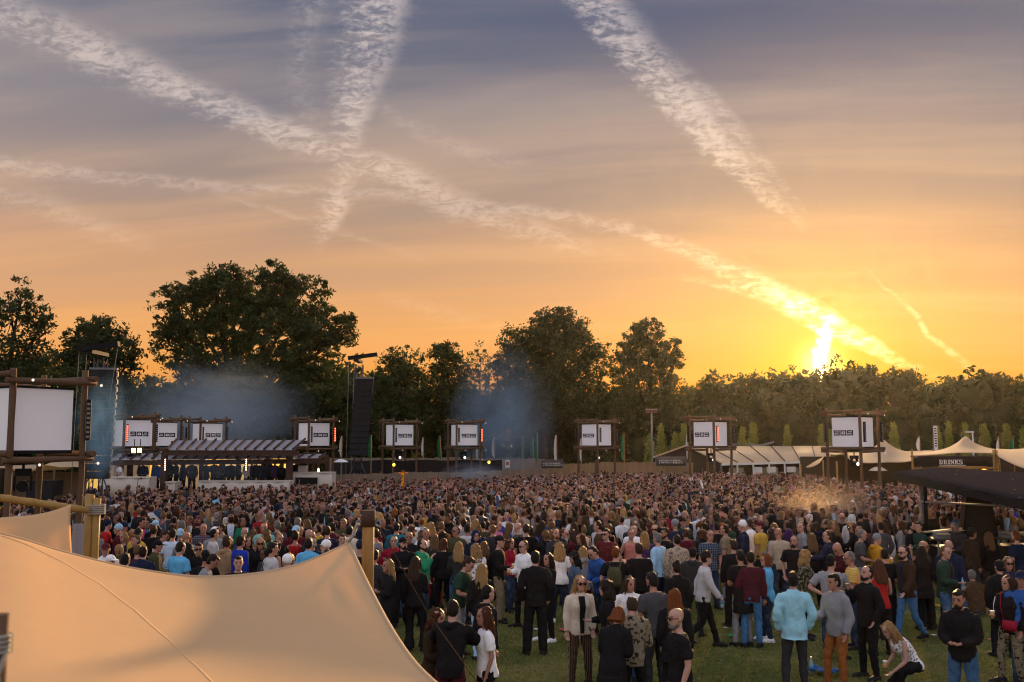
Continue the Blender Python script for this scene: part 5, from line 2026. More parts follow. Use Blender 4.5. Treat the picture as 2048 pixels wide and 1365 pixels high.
    MB().tube([(0, 0, 0), (0, 0, p0.z)], [.10, .06], 8).build('pole', M_GREYSTEEL, f)
    MB().box(-.45, .45, -.06, .06, p0.z, p0.z + .08).build('crossbar', M_GREYSTEEL, f)
    for sx in (-.34, -.10, .14, .36):
        l = MB().box(sx - .10, sx + .10, -.14, .08, p0.z - .24, p0.z - .004).build('lamp', mat('lamp_case', (0.13, 0.07, 0.05), 0.5, 0.3), f)
    tag(f, 'slim floodlight mast with a cluster of lamps before the woodland', 'mast')
    p0 = at(1945, 866, 82)
    f = empty('street_lamp', (p0.x, 82, 0))
    MB().tube([(0, 0, 0), (0, 0, p0.z)], [.09, .06], 8).build('pole', M_WHITE, f)
    MB().box(-.58, .06, -.12, .12, p0.z, p0.z + .14).build('lamp_head', M_WHITE, f)
    tag(f, 'white street lamp with boxy head above the second tent peak', 'street lamp')
    # arched footbridge railing behind the frame tent
    pts = [at(px, py, 84) for px, py in ((1462, 891), (1478, 888), (1500, 890), (1520, 892), (1540, 887), (1548, 884))]
    MB().tube([p for p in pts], .09, 6).build('roof_rail', M_GREYSTEEL)
    tag(bpy.data.objects['roof_rail'], 'curved grey pipe rising behind the frame tent roof', 'pipe')


def text(s, size, loc, parent, m, name='lettering', extrude=.006, bold=False):
    cu = bpy.data.curves.new(name, 'FONT')
    cu.body = s
    cu.size = size * 1.38
    cu.extrude = extrude
    if bold:
        cu.offset = .012
    o = bpy.data.objects.new(name, cu)
    COL.objects.link(o)
    bpy.context.view_layer.update()
    me = bpy.data.meshes.new_from_object(o.evaluated_get(bpy.context.evaluated_depsgraph_get()))
    bpy.data.objects.remove(o)
    bpy.data.curves.remove(cu)
    me.materials.clear()
    me.materials.append(m)
    q = link(name, me, None, parent, loc, (math.pi / 2, 0, 0))
    return q

# ------------------------------------------------------------------ tents
def stretch_sheet(P, nu, nv, f):
    """grid of points from a function of two parameters"""
    return [[f(u / nu, v / nv) for u in range(nu + 1)] for v in range(nv + 1)]


def build_frame_tent():
    gl, gr = at(1305, 917, 80), at(1443, 927, 70)        # eaves of the gable end
    ap = at(1372, 893, 75.5)
    far = at(1662, 921, 72)
    ridge_far = at(1664, 892, 78)
    t = empty('frame_tent', (gr.x, gr.y, 0))
    o = Vector((gr.x, gr.y, 0))
    n = 7
    roof = MB()
    A, B, C_, D_ = gr - o, far - o, ap - o, ridge_far - o
    E, Fp = gl - o, at(1640, 917, 84) - o
    ro = MB().grid([[A.lerp(B, q / 14) for q in range(15)], [A.lerp(B, q / 14).lerp(C_.lerp(D_, q / 14), .5) - Vector((0, 0, .05)) for q in range(15)], [C_.lerp(D_, q / 14) for q in range(15)]], .03).build('roof', M_PVC, t)
    MB().grid([[C_.lerp(D_, q / 14) + Vector((0, .05, 0)) for q in range(15)], [E.lerp(Fp, q / 14) for q in range(15)]], .03).build('rear_roof', M_PVC, t)
    for q in range(n + 1):
        a, c = A.lerp(B, q / n), C_.lerp(D_, q / n)
        MB().beam(a + Vector((0, -.04, .035)), c + Vector((0, -.02, .035)), .05, .05).build('rafter', M_TIMBER_D, ro)
        MB().box(a.x - .05, a.x + .05, a.y + .02, a.y + .12, 0, a.z - .06).build('leg', M_WHITE if q else M_STEEL, t)
    MB().beam(A + Vector((0, 0, -.09)), B + Vector((0, 0, -.09)), .08, .14).build('eave_beam', M_WHITE, t)
    MB().beam(E + Vector((0, -.05, .05)), C_ + Vector((0, -.05, .05)), .12, .10).beam(A + Vector((0, -.05, .06)), C_ + Vector((0, -.06, .06)), .12, .10).build('gable_edge', M_PVC, t)
    # dark gable cloth and rear wall
    g0, g1 = Vector((A.x, A.y, 0)), Vector((E.x, E.y, 0))
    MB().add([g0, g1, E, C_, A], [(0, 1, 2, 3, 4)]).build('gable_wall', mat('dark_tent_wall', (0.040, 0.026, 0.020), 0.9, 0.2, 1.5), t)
    w0, w1 = Vector((A.x + .3, A.y + 1.2, 0)), Vector((B.x, B.y + 1.2, 0))
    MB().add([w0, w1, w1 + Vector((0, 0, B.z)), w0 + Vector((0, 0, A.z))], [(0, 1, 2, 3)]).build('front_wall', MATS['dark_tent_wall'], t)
    # pale cubicles along the wall with notices above
    cub = mat('pale_brick_panel', (0.36, 0.33, 0.29), 0.8, 0.3, 3.0)
    for i, (s0, s1) in enumerate(((.06, .19), (.34, .42), (.44, .52), (.66, .72), (.75, .79))):
        a, c = w0.lerp(w1, s0), w0.lerp(w1, s1)
        MB().box(a.x, c.x, a.y - .12, a.y - .02, 0, 2.05).build('cubicle_panel', cub, t)
    for s0 in (.30, .43, .62, .76, .88):
        a = w0.lerp(w1, s0)
        MB().box(a.x - .32, a.x + .32, a.y - 1.0, a.y - .97, 1.72, 2.12).build('notice', M_WHITE, t)
    tag(t, 'long cream frame tent with dark ribs and dark gable wall', 'tent')


def peaked(label, name, cor, peaks, thick=.03, m=None, posts=(), nu=36, nv=22, sag=.18, group=None):
    """stretch tent: bilinear sheet between four corners lifted into peaks (u, v, height, width)"""
    c00, c10, c01, c11 = cor          # front left, front right, back left, back right
    o = Vector(((c00.x + c10.x) / 2, c00.y, 0))
    t = empty(name, o)

    def f(u, v):
        p = c00 * (1 - u) * (1 - v) + c10 * u * (1 - v) + c01 * (1 - u) * v + c11 * u * v
        z = p.z - sag * (math.sin(math.pi * u) ** .8) * (1 - .4 * math.sin(math.pi * v))
        for pu, pv, h, w in peaks:
            d = math.hypot((u - pu), (v - pv) * .8) / w
            z += h * math.exp(-d * 1.55) if d < 3 else 0
        return Vector((p.x, p.y, z)) - o
    MB().grid(stretch_sheet(None, nu, nv, f)[::-1], thick).build('canopy', m or M_CANVASFAR, t)
    for (x, y, z, r_) in posts:
        MB().log((x - o.x, y - o.y, 0), (x - o.x, y - o.y, z), r_, 9, .08, int(x * 7) % 91).build('post', M_BAMBOO, t)
    tag(t, label, 'tent', group)
    return t


def slab_letters(word, h, m, parent, loc):
    """slab serif capitals out of bars"""
    x0 = 0.0
    t = h * .20
    s = h * .12
    for ch in word:
        b = MB()
        w = h * .86

        def bar(xa, xb, za, zb):
            b.box(xa * w, xb * w, -.012, 0, za * h, zb * h)

        def dia(xa, za, xb, zb, th=t):
            b.beam((xa * w, -.0065, za * h), (xb * w, -.0065, zb * h), .013, th)
        if ch == 'D':
            bar(0, .5, 0, .12); bar(0, .5, .88, 1); bar(.12, .36, .12, .88)
            dia(.45, .06, .80, .24, s * 1.2); dia(.45, .94, .80, .76, s * 1.2); bar(.70, .94, .2, .8)
        elif ch == 'R':
            bar(0, .42, 0, .12); bar(0, .6, .88, 1); bar(.12, .36, .12, .88); bar(.36, .7, .42, .54); bar(.62, .86, .52, .9); dia(.52, .44, .82, .06); bar(.68, 1, 0, .12)
        elif ch == 'I':
            w = h * .5
            bar(0, 1, 0, .12); bar(0, 1, .88, 1); bar(.27, .73, .12, .88)
        elif ch == 'N':
            bar(0, .36, 0, .12); bar(0, .3, .88, 1); bar(.12, .28, .12, .88); dia(.22, .93, .84, .08); bar(.76, .92, .0, .88); bar(.64, 1.04, .88, 1)
        elif ch == 'K':
            bar(0, .44, 0, .12); bar(0, .44, .88, 1); bar(.12, .36, .12, .88); dia(.36, .40, .82, .92); dia(.48, .55, .86, .08); bar(.66, 1.04, 0, .12); bar(.62, 1.0, .88, 1)
        elif ch == 'S':
            bar(.1, .84, .88, 1); bar(.06, .30, .55, .9); bar(.16, .8, .44, .58); bar(.64, .9, .1, .48); bar(.1, .84, 0, .12); bar(.04, .16, .0, .28); bar(.78, .9, .72, 1)
        b.build('letter', m, parent, (loc[0] + x0, loc[1], loc[2]))
        x0 += w * 1.12
    return x0


def build_far_tents():
    build_frame_tent()
    # small flap tent at the left of the drinks tents
    peaked('small sand coloured awning flap beside the frame tent', 'awning', (at(1612, 935, 62), at(1640, 926, 62), at(1640, 918, 66), at(1655, 908, 66)), [(.9, .9, .35, .3)], posts=[(at(1645, 885, 62).x, 62, 2.75, .05)], nu=14, nv=10, sag=.1)
    c00, c10 = at(1702, 930, 56), at(1822, 926, 55)
    peaked('sand coloured stretch tent with a tall peak behind the 909 tower', 'stretch_tent', (c00, c10, at(1640, 905, 68), at(1868, 902, 68)), [(.56, .42, 1.25, .30), (0.0, .2, .5, .25)], posts=[(at(1672, 885, 56).x, 56, 2.8, .06), (at(1600, 885, 57).x, 57, 2.6, .05)], group='sand coloured stretch tents')
    d00, d10 = at(1826, 914, 53), at(1990, 911, 53)
    peaked('sand coloured stretch tent with a peak above the drinks sign', 'stretch_tent', (d00, d10, at(1858, 905, 64), at(1992, 903, 64)), [(.60, .50, 1.05, .36)], sag=.05, group='sand coloured stretch tents')
    e00, e10 = at(1996, 914, 50), at(2120, 950, 44)
    peaked('sand coloured stretch tent whose edge sweeps down at the border', 'stretch_tent', (e00, e10, at(1992, 900, 58), at(2140, 890, 58)), [(.7, .9, .5, .5)], sag=.25, group='sand coloured stretch tents')
    # dark hollow under the tents: back wall cloth and bar front
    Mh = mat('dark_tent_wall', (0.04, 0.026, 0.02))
    p0, p1 = at(1600, 885, 67), at(2180, 885, 67)
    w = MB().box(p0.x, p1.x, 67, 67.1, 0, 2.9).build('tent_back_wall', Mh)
    tag(w, 'dark cloth wall at the back of the drinks tents', 'wall')
    for i, (px0, px1, Y, lab) in enumerate(((1730, 1812, 57, 'dark bar counter under the tent with the tall peak'), (1832, 1984, 54, 'dark bar counter beneath the drinks sign'))):
        q0, q1 = at(px0, 885, Y), at(px1, 885, Y)
        c = empty('bar_counter', ((q0.x + q1.x) / 2, Y, 0))
        hw = (q1.x - q0.x) / 2
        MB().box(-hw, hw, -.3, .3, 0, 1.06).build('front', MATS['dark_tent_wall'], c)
        MB().box(-hw - .05, hw + .05, -.36, .36, 1.064, 1.11).build('top', M_TIMBER_D, c)
        tag(c, lab, 'bar')
    # drinks sign: bamboo frame with black cloth
    b0, b1 = at(1822, 911, 52.4), at(1988, 937, 52.4)
    s = empty('drinks_sign', (b0.x, 52.4, 0))
    W = b1.x - b0.x
    z1, z0 = b0.z, b1.z
    cl = [[(.12 + (W - .24) * q / 16, .02 * math.sin(q * 1.9), z) for q in range(17)] for z in (z0 + .10, (z0 + z1) / 2, z1 - .10)]
    MB().grid(cl, .012).build('cloth', M_BLACKCLOTH, s)
    for px, dz in ((1822, .30), (1985, .30), (1991, .25)):
        x = at(px, 885, 52.4).x - b0.x
        MB().log((x, -.08, 0), (x, -.08, z1 + dz), .065, 9, .1, px).build('post', M_BAMBOO, s)
    MB().log((-.1, -.18, z1 - .05), (W + .15, -.18, z1 - .03), .03, 7, .1, 5).build('top_rail', M_TIMBER, s)
    MB().log((0, -.18, z0 - .02), (W + .1, -.18, z0 + .02), .05, 7, .1, 6).log((W * .3, -.24, z0 + .09), (W * .88, -.24, z0 + .08), .035, 7, .1, 8).build('bottom_rail', M_BAMBOO, s)
    slab_letters('DRINKS', .235, M_WHITE, s, (at(1876, 885, 52.4).x - b0.x, -.035, at(1876, 929, 52.4).z))
    MB().box(at(1877, 885, 52.4).x - b0.x, at(1929, 885, 52.4).x - b0.x, -.047, -.035, at(1876, 931.5, 52.4).z, at(1876, 930.5, 52.4).z).build('underline', M_WHITE, s)
    tag(s, 'black cloth sign reading DRINKS in white slab letters on bamboo posts', 'sign')
    q = at(1968, 943, 51)
    lp = empty('beacon_lamp', (q.x, 51, q.z))
    MB().ball((0, 0, .05), (.14, .08, .07), 10, 6).build('glow_dome', glowing('amber', (1.0, 0.28, 0.03), 4.0), lp)
    MB().tube([(0, 0, -.06), (0, 0, .0)], .09, 8).build('base', M_BLACK, lp)
    MB().tube([(0, 0, -q.z), (0, 0, -.06)], .02, 5).build('stem', M_BLACK, lp)
    tag(lp, 'glowing amber beacon below the drinks sign', 'lamp')
    for px, Y, lab in ((1756, 56, 'white parasol top under the stretch tent'), (1905, 50, 'white parasol top peeping over the black canopy')):
        q = at(px, 938, Y)
        um = empty('parasol', (q.x, Y, 0))
        MB().tube([(0, 0, 0), (0, 0, 2.5)], .025, 6).build('pole', M_STEEL, um)
        rows = [[(math.cos(an) * rr_ * .5, math.sin(an) * rr_ * .5, 2.5 - .22 * rr_ * rr_) for an in [2 * math.pi * j / 16 for j in range(17)]] for rr_ in (0.02, .35, .7, 1.0)]
        MB().grid(rows, -.01, False).build('canopy', M_WHITE, um)
        tag(um, lab, 'parasol')


# ------------------------------------------------------------------ black canopy over the mixing desks
def build_booth():
    A = at(1786, 948, 30.0)
    D_ = at(2120, 1020, 20.0)
    B = at(1903, 939, 35.0)
    C_ = at(2230, 962, 26.0)
    o = Vector(((A.x + D_.x) / 2, 25, 0))
    t = empty('mixing_canopy', o)
    M_MESH = mat('black_mesh_roof', (0.030, 0.027, 0.030), 0.95, 0.35, 3.0, 0.3, 9.0, stretch=(0.3, 6, 1), spec=0.0)
    rows = []
    for v in range(9):
        row = []
        for u in range(25):
            p = A.lerp(D_, u / 24).lerp(B.lerp(C_, u / 24), v / 8)
            row.append(p - o + Vector((0, 0, .05 * math.sin(v / 8 * math.pi) + .012 * math.sin(u * 1.3))))
        rows.append(row)
    MB().grid(rows[::-1], .05).build('roof', M_MESH, t)
    MB().beam(A - o + Vector((0, -.05, -.08)), D_ - o + Vector((0, -.05, -.08)), .12, .16).build('front_rail', M_BLACK, t)
    MB().beam(A - o + Vector((0, -.02, -.10)), B - o + Vector((0, 0, -.10)), .10, .14).build('side_rail', M_BLACK, t)
    for i in range(9):
        a = A.lerp(D_, (i + .5) / 9) - o
        b_ = B.lerp(C_, (i + .5) / 9) - o
        MB().beam(a + Vector((0, 0, -.1)), b_ + Vector((0, 0, -.1)), .06, .08).build('rafter', M_BLACK, t)
    for px, Y, r_, m in ((1838, 28.6, .045, M_STEEL), (1846, 28.2, .055, M_BLACK), (2075, 21.5, .055, M_BLACK), (1908, 34.2, .05, M_BLACK)):
        p = at(px, 885, Y)
        z = A.z + (0 if Y > 28 else -.05)
        MB().tube([(p.x - o.x, Y - o.y, 0), (p.x - o.x, Y - o.y, z - .12)], r_, 8).build('post', m, t)
    for (pa, pb, r_) in (((1842, 1004, 28.4), (2080, 1016, 23.5), .028), ((1975, 996, 30), (2090, 999, 27), .025)):
        MB().tube([at(*pa) - o, at(*pb) - o], r_, 7).build('crossbar', M_STEEL, t)
    r = random.Random(3)
    cf = MB()
    for i in range(46):
        u, v = r.random(), r.random()
        p = A.lerp(D_, u).lerp(B.lerp(C_, u), v) - o + Vector((0, 0, .075 + .05 * math.sin(v * math.pi)))
        s = r.uniform(.012, .035)
        a = r.uniform(0, 3)
        cf.add([p + Vector((math.cos(a + q * 1.57) * s * (1 if q % 2 else .6), math.sin(a + q * 1.57) * s, r.uniform(-.004, .004))) for q in range(4)], [(0, 1, 2, 3)])
    cf = cf.build('leaf_litter', mat('petals', (0.55, 0.45, 0.33), 0.8, 0.2), t)
    tag(cf, kind='stuff')
    tag(t, 'black flat mesh canopy on poles over the mixing desks', 'canopy')
    # tall black loudspeaker leaning under the canopy
    q = at(1952, 985, 27)
    sp = empty('loudspeaker_column', (q.x, 27, 0), R(-14))
    b = MB()
    V = []
    for z, w, d in ((1.02, .48, .34), (2.45, .30, .30)):
        V += [(-w, -d, z), (w, -d, z), (w, d, z), (-w, d, z)]
    b.add(V, [(0, 1, 5, 4), (1, 2, 6, 5), (2, 3, 7, 6), (3, 0, 4, 7), (4, 5, 6, 7), (3, 2, 1, 0)])
    b.build('cabinet', M_CAB, sp)
    MB().box(-.34, .34, -.36, -.345, 1.10, 2.3).build('grille', M_GRILLE, sp)
    MB().box(-.5, .5, -.4, .4, 0, 1.016).build('plinth', M_CAB, sp)
    tag(sp, 'tall tapering black loudspeaker under the mesh canopy', 'loudspeaker')
    # desks
    M_DESK = mat('desk_top', (0.05, 0.045, 0.042), 0.4, 0.3, 6.0)
    for i, (px0, px1, py, Y, lab) in enumerate(((1862, 1975, 1077, 27.2, 'long black mixing desk table with a pale board on it'), (1980, 2100, 1074, 26.6, 'black equipment table at the border under the canopy'))):
        a, b_ = at(px0, py, Y), at(px1, py, Y)
        k = empty('desk', ((a.x + b_.x) / 2, Y, 0))
        hw = (b_.x - a.x) / 2
        z = a.z
        MB().box(-hw, hw, -.45, .45, z - .04, z).build('table_top', M_DESK, k)
        MB().box(-hw + .05, hw - .05, -.36, .40, .25, z - .2).build('flight_case', M_CAB, k)
        for zz in (.45, .75):
            MB().tube([(-hw, -.40, zz), (hw, -.40, zz)], .018, 6).build('rail', M_STEEL, k)
        for sx in (-1, 1):
            MB().tube([(sx * hw * .96, -.38, 0), (sx * hw * .96, -.38, z - .04)], .025, 6).build('leg', M_STEEL, k)
        tag(k, lab, 'desk')
        rr = random.Random(i)
        for j in range(5):
            x = -hw + .15 + 2 * hw * (j + .3) / 5.4
            w_ = rr.uniform(.12, .22)
            e = empty('mixer', ((a.x + b_.x) / 2 + x + .1, Y - .05, z + .002))
            h = rr.uniform(.06, .12)
            MB().add([(-w_, -.25, 0), (w_, -.25, 0), (w_, .25, 0), (-w_, .25, 0), (-w_, -.25, h * .5), (w_, -.25, h * .5), (w_, .25, h * 1.4), (-w_, .25, h * 1.4)], [(0, 1, 5, 4), (1, 2, 6, 5), (2, 3, 7, 6), (3, 0, 4, 7), (4, 5, 6, 7), (3, 2, 1, 0)]).build('case', M_DESK if j % 2 else M_GREYSTEEL, e)
            kn = MB()
            for u in range(4):
                kn.box(-w_ * .8 + u * w_ * .42, -.8 * w_ + u * w_ * .42 + .02, -.1, .12, h * .85, h * 1.12)
            kn.build('faders', M_STEEL, e)
            tag(e, ['slim', 'grey', 'wide', 'flat', 'raised'][j] + ' sound mixer on the ' + ('long mixing desk, place %s from the pole' % ['first', 'second', 'third', 'fourth', 'fifth'][j] if i == 0 else 'border equipment table, %s along' % ['first', 'second', 'third', 'fourth', 'fifth'][j]), 'mixer', 'sound mixers')
    p = at(1885, 1075, 26.9)
    bd = MB().add([(-.62, -.10, 0), (.62, -.02, .05), (.62, .26, .10), (-.62, .12, .0), (-.62, -.10, .015), (.62, -.02, .065), (.62, .26, .115), (-.62, .12, .015)], [(0, 1, 5, 4), (1, 2, 6, 5), (2, 3, 7, 6), (3, 0, 4, 7), (4, 5, 6, 7), (3, 2, 1, 0)]).build('board', mat('pale_board', (0.55, 0.42, 0.28), 0.6, 0.15), None, (p.x + .1, 26.8, p.z + .14))
    tag(bd, 'pale tilted wooden board lying on the mixing desk', 'board')
    # lighting tripod beside the column
    q = at(1938, 885, 26.2)
    tp = empty('tripod', (q.x, 26.2, 0))
    for an in (0.4, 2.5, 4.6):
        MB().tube([(0, 0, 1.55), (math.cos(an) * .5, math.sin(an) * .5, 0)], .016, 6).build('leg', M_BLACK, tp)
    MB().tube([(0, 0, 1.0), (0, 0, 1.8)], .02, 6).build('column', M_BLACK, tp)
    tag(tp, 'thin black tripod beside the tapering loudspeaker', 'tripod')


# ------------------------------------------------------------------ the big stretch tent below the camera
def coons(back, right, front, left, nu, nv):
    """surface between four boundary curves given as functions of 0..1"""
    rows = []
    for j in range(nv + 1):
        v = j / nv
        row = []
        for i in range(nu + 1):
            u = i / nu
            p = back(u) * (1 - v) + front(u) * v + left(v) * (1 - u) + right(v) * u
            p -= back(0) * (1 - u) * (1 - v) + back(1) * u * (1 - v) + front(0) * (1 - u) * v + front(1) * u * v
            row.append(p)
        rows.append(row)
    return rows


def curve(pts):
    """smooth curve through (px, py, Y) points as a function of 0..1 (by arc length)"""
    P = [at(*p) for p in pts]
    L = [0.0]
    for a, b_ in zip(P, P[1:]):
        L.append(L[-1] + (b_ - a).length)
    T = [x / L[-1] for x in L]

    def f(t):
        t = min(max(t, 0), 1)
        i = 0
        while i < len(T) - 2 and T[i + 1] < t:
            i += 1
        q = (t - T[i]) / (T[i + 1] - T[i])
        p0, p1, p2, p3 = P[max(i - 1, 0)], P[i], P[i + 1], P[min(i + 2, len(P) - 1)]
        return 0.5 * ((2 * p1) + (p2 - p0) * q + (2 * p0 - 5 * p1 + 4 * p2 - p3) * q * q + (3 * p1 - p0 - 3 * p2 + p3) * q ** 3)
    return f


def project(p):
    c, s = math.cos(PITCH), math.sin(PITCH)
    x, y, z = p.x, p.y, p.z - CAM_H
    dpt = y * c + z * s
    up = -y * s + z * c
    return (1024 + x / dpt * FPX, 682.5 - up / dpt * FPX)


def build_near_tent():
    back = curve([(-420, 985, 8.2), (-200, 1030, 8.4), (0, 1068, 8.7), (130, 1106, 9.0), (260, 1137, 9.3), (390, 1154, 9.6), (500, 1149, 9.8), (590, 1131, 9.95), (650, 1108, 10.05), (680, 1094, 10.1), (697, 1086, 10.15)])
    right = curve([(697, 1086, 10.15), (716, 1128, 9.7), (742, 1182, 9.0), (778, 1250, 8.1), (820, 1314, 7.35), (868, 1364, 6.75), (960, 1440, 6.0)])
    front = curve([(-520, 1800, 3.6), (0, 1690, 4.2), (500, 1560, 5.0), (960, 1440, 6.0)])
    left = curve([(-420, 985, 8.2), (-460, 1250, 6.0), (-520, 1800, 3.6)])
    rows = coons(back, right, front, left, 72, 48)
    # drawn pleats near the corner
    nv, nu = len(rows), len(rows[0])
    for j in range(nv):
        for i in range(nu):
            u, v = i / (nu - 1), j / (nv - 1)
            d = 0.0
            for uc, vc, a in ((.965, .21, .030), (.945, .23, -.022), (.925, .215, .018), (.98, .30, .02)):
                d += a * math.exp(-((u - uc) / .010) ** 2 - ((v - vc) / .075) ** 2)
            d += .012 * math.sin(v * 8 + u * 3) * (u * (1 - u)) * 2
            rows[j][i] = rows[j][i] + Vector((0, 0, d))
    t = empty('stretch_tent', (-2.5, 7.5, 0))
    o = Vector((-2.5, 7.5, 0))
    MB().grid([[p - o for p in r] for r in rows][::-1], .012).build('canopy', M_CANVAS, t)
    # hem rope along back and right edges
    MB().tube([p - o + Vector((0, .0, -.006)) for p in rows[0]], .016, 6).tube([r[-1] - o + Vector((.004, 0, -.006)) for r in rows], .016, 6).build('hem', mat('tan_hem', (0.50, 0.35, 0.21), 0.8, 0.1), t)
    # stitched seam running down the sheet

    def nearest(px, py):
        best, bp, bn = 1e9, None, None
        for j in range(nv):
            for i in range(nu):
                q = project(rows[j][i])
                d = (q[0] - px) ** 2 + (q[1] - py) ** 2
                if d < best:
                    best, bp = d, (j, i)
        j, i = bp
        return rows[j][i]
    seam_px = [(0, 1072), (60, 1092), (130, 1122), (200, 1168), (270, 1222), (340, 1283), (400, 1338), (450, 1385), (520, 1450)]
    pts = [nearest(*q) for q in seam_px]
    # smooth and lift
    sm = [pts[0]] + [(pts[i - 1] + pts[i] * 2 + pts[i + 1]) / 4 for i in range(1, len(pts) - 1)] + [pts[-1]]
    dense = []
    for i in range(len(sm) - 1):
        for q in range(6):
            dense.append(sm[i].lerp(sm[i + 1], q / 6))
    from mathutils.bvhtree import BVHTree
    bv = BVHTree.FromPolygons([p for r in rows for p in r], [(j * nu + i, j * nu + i + 1, (j + 1) * nu + i + 1, (j + 1) * nu + i) for j in range(nv - 1) for i in range(nu - 1)])
    strip = []
    for p in dense:
        h = bv.ray_cast(p + Vector((0, 0, 2)), Vector((0, 0, -1)))
        strip.append((h[0] if h[0] is not None else p) + Vector((0, 0, .0015)))
    sw = []
    for i, p in enumerate(strip):
        d = (strip[min(i + 1, len(strip) - 1)] - strip[max(i - 1, 0)]).normalized()
        x = d.cross(Vector((0, 0, 1))).normalized() * .011
        sw.append([p - x - o, p + Vector((0, 0, .0015)) - o, p + x - o])
    MB().grid(sw, .002).build('seam', M_CANVAS, t)
    for q in (rows[0][0], rows[-1][0], rows[-1][-1]):
        MB().log((q.x - o.x, q.y - o.y, 0), (q.x - o.x, q.y - o.y, q.z - .02), .06, 10, .05, 4).build('support_pole', M_BAMBOO, t)
    tag(t, 'big tan stretch tent canopy spread below the viewer, with a diagonal seam', 'tent')

    # wooden pole with eye bolts beside its corner
    p = at(737, 1022, 10.45)
    pl = empty('tent_pole', (p.x, 10.45, 0))
    MB().log((0, 0, 0), (0, 0, p.z), .066, 14, .03, 3).build('shaft', mat('raw_pole', (0.34, 0.18, 0.055), 0.6, 0.6, 5.0, 0.6, 22.0, stretch=(1, 1, .22)), pl)
    MB().tube([(0, 0, p.z - .16), (0, 0, p.z + .006)], .073, 14).build('weathered_top', M_TIMBER_D, pl)
    for sx in (-1, 1):
        ring = [(sx * .10 + math.cos(a) * .026, -.01, p.z - .13 + math.sin(a) * .030) for a in [2 * math.pi * q / 12 for q in range(13)]]
        MB().tube(ring, .009, 6).tube([(0, 0, p.z - .13), (sx * .08, 0, p.z - .13)], .011, 6).build('eye_bolt', M_STEEL, pl)
    c = at(697, 1086, 10.15) - Vector((p.x, 10.45, 0))
    MB().tube([(-.10, -.01, p.z - .13), c.lerp(Vector((-.10, 0, p.z - .13)), .5) + Vector((0, 0, -.02)), c], .012, 6).tube([(-.11, -.03, p.z - .12), c + Vector((.03, -.02, .05)), c + Vector((0, 0, .01))], .010, 6).build('lashing', M_ROPE, pl)
    g = at_z(905, 1255, 0.02) - Vector((p.x, 10.45, 0))
    MB().tube([(.11, -.01, p.z - .15), (.55, .9, p.z * .62), (1.35, 4.0, .02)], .006, 6).build('guy_rope', M_TIMBER_D, pl)
    tag(pl, 'round wooden tent pole with eye bolts at the tent corner', 'pole')

    # second tent behind, its post pair and the long bamboo beam
    top = curve([(-300, 1085, 8.6), (-120, 1055, 9.0), (0, 1036, 9.3), (60, 1031, 9.5), (105, 1022, 9.7), (142, 1009, 9.9)])
    rgt = curve([(142, 1009, 9.9), (141, 1050, 9.75), (146, 1130, 9.5), (158, 1200, 9.2)])
    bot = curve([(-300, 1250, 8.4), (0, 1230, 8.8), (158, 1200, 9.2)])
    lft = curve([(-300, 1085, 8.6), (-300, 1250, 8.4)])
    rows2 = coons(top, rgt, bot, lft, 30, 16)
    for j in range(17):
        for i in range(31):
            u, v = i / 30, j / 16
            for uc, vc, a in ((.80, .40, .03), (.86, .42, -.028), (.92, .41, .03)):
                rows2[j][i] = rows2[j][i] + Vector((0, -a * math.exp(-((u - uc) / .03) ** 2 - ((v - vc) / .12) ** 2), 0))
    o2 = Vector((-4.6, 9.5, 0))
    t2 = empty('tent_flap', o2)
    MB().grid([[p - o2 for p in r] for r in rows2][::-1], .012).build('canopy', M_CANVAS, t2)
    tag(t2, 'upright tan tent flap with puckered corner behind the big canopy', 'tent')
    for i, (px, py, r_) in enumerate(((180, 990, .044), (194, 997, .038))):
        p = at(px, py, 10.2)
        b = MB()
        n = 7
        pts = [(0, 0, p.z * q / n) for q in range(n + 1)]
        b.tube(pts, [r_ * (1 + .06 * ((q % 2) * 2 - 1)) for q in range(n + 1)], 12)
        o_ = b.build('bamboo_post', mat('bamboo_thick', (0.33, 0.21, 0.07), 0.5, 0.55, 7.0, 0.2, 20.0), None, (p.x, 10.2, 0))
        tag(o_, ('thicker' if i == 0 else 'thinner spotted') + ' bamboo post of the lashed pair beside the crowd', 'post', 'lashed bamboo posts')
    p = at(186, 1000, 10.12)
    b = MB()
    for q in range(5):
        z = .02 * q
        b.tube([(math.cos(a) * .092, math.sin(a) * .056, z + .004 * math.sin(a)) for a in [2 * math.pi * w / 14 for w in range(15)]], .010, 5)
    b.tube([(-.12, -.02, .04), (-.30, -.05, -.03), (-.40, .0, -.07)], .008, 5)
    lo = b.build('rope_lashing', M_ROPE, None, (p.x, 10.2, p.z - .14))
    tag(lo, 'coil of pale rope lashing the bamboo posts together', 'rope')
    a, c = at(-30, 992, 9.5), at(176, 1021, 10.1)
    b = MB()
    n = 14
    pts = [a.lerp(c, q / n) - a for q in range(n + 1)]
    b.tube(pts, [.034 + (.004 if q % 3 == 0 else 0) for q in range(n + 1)], 12)
    bb = b.build('bamboo_beam', mat('bamboo_thick', (0.33, 0.21, 0.07)), None, a)
    tag(bb, 'pale horizontal bamboo beam running into the lashed posts', 'beam')
    p0, p1 = at(146, 1048, 11.0), at(176, 1130, 11.0)
    gb = MB().grid([[(p0.x + (p1.x - p0.x) * q / 6, 11.0 + .02 * math.sin(q), z) for q in range(7)] for z in (0.6, 1.4, p0.z)], .01).build('grey_banner', mat('grey_banner_cloth', (0.22, 0.19, 0.19), 0.8, 0.1, 3.0))
    tag(gb, 'grey banner edge hanging beside the lashed bamboo posts', 'banner')
    # weathered stump of a post with knotted rope at the very corner
    p = at(2, 1228, 3.4)
    st = empty('corner_post', (p.x, 3.4, 0))
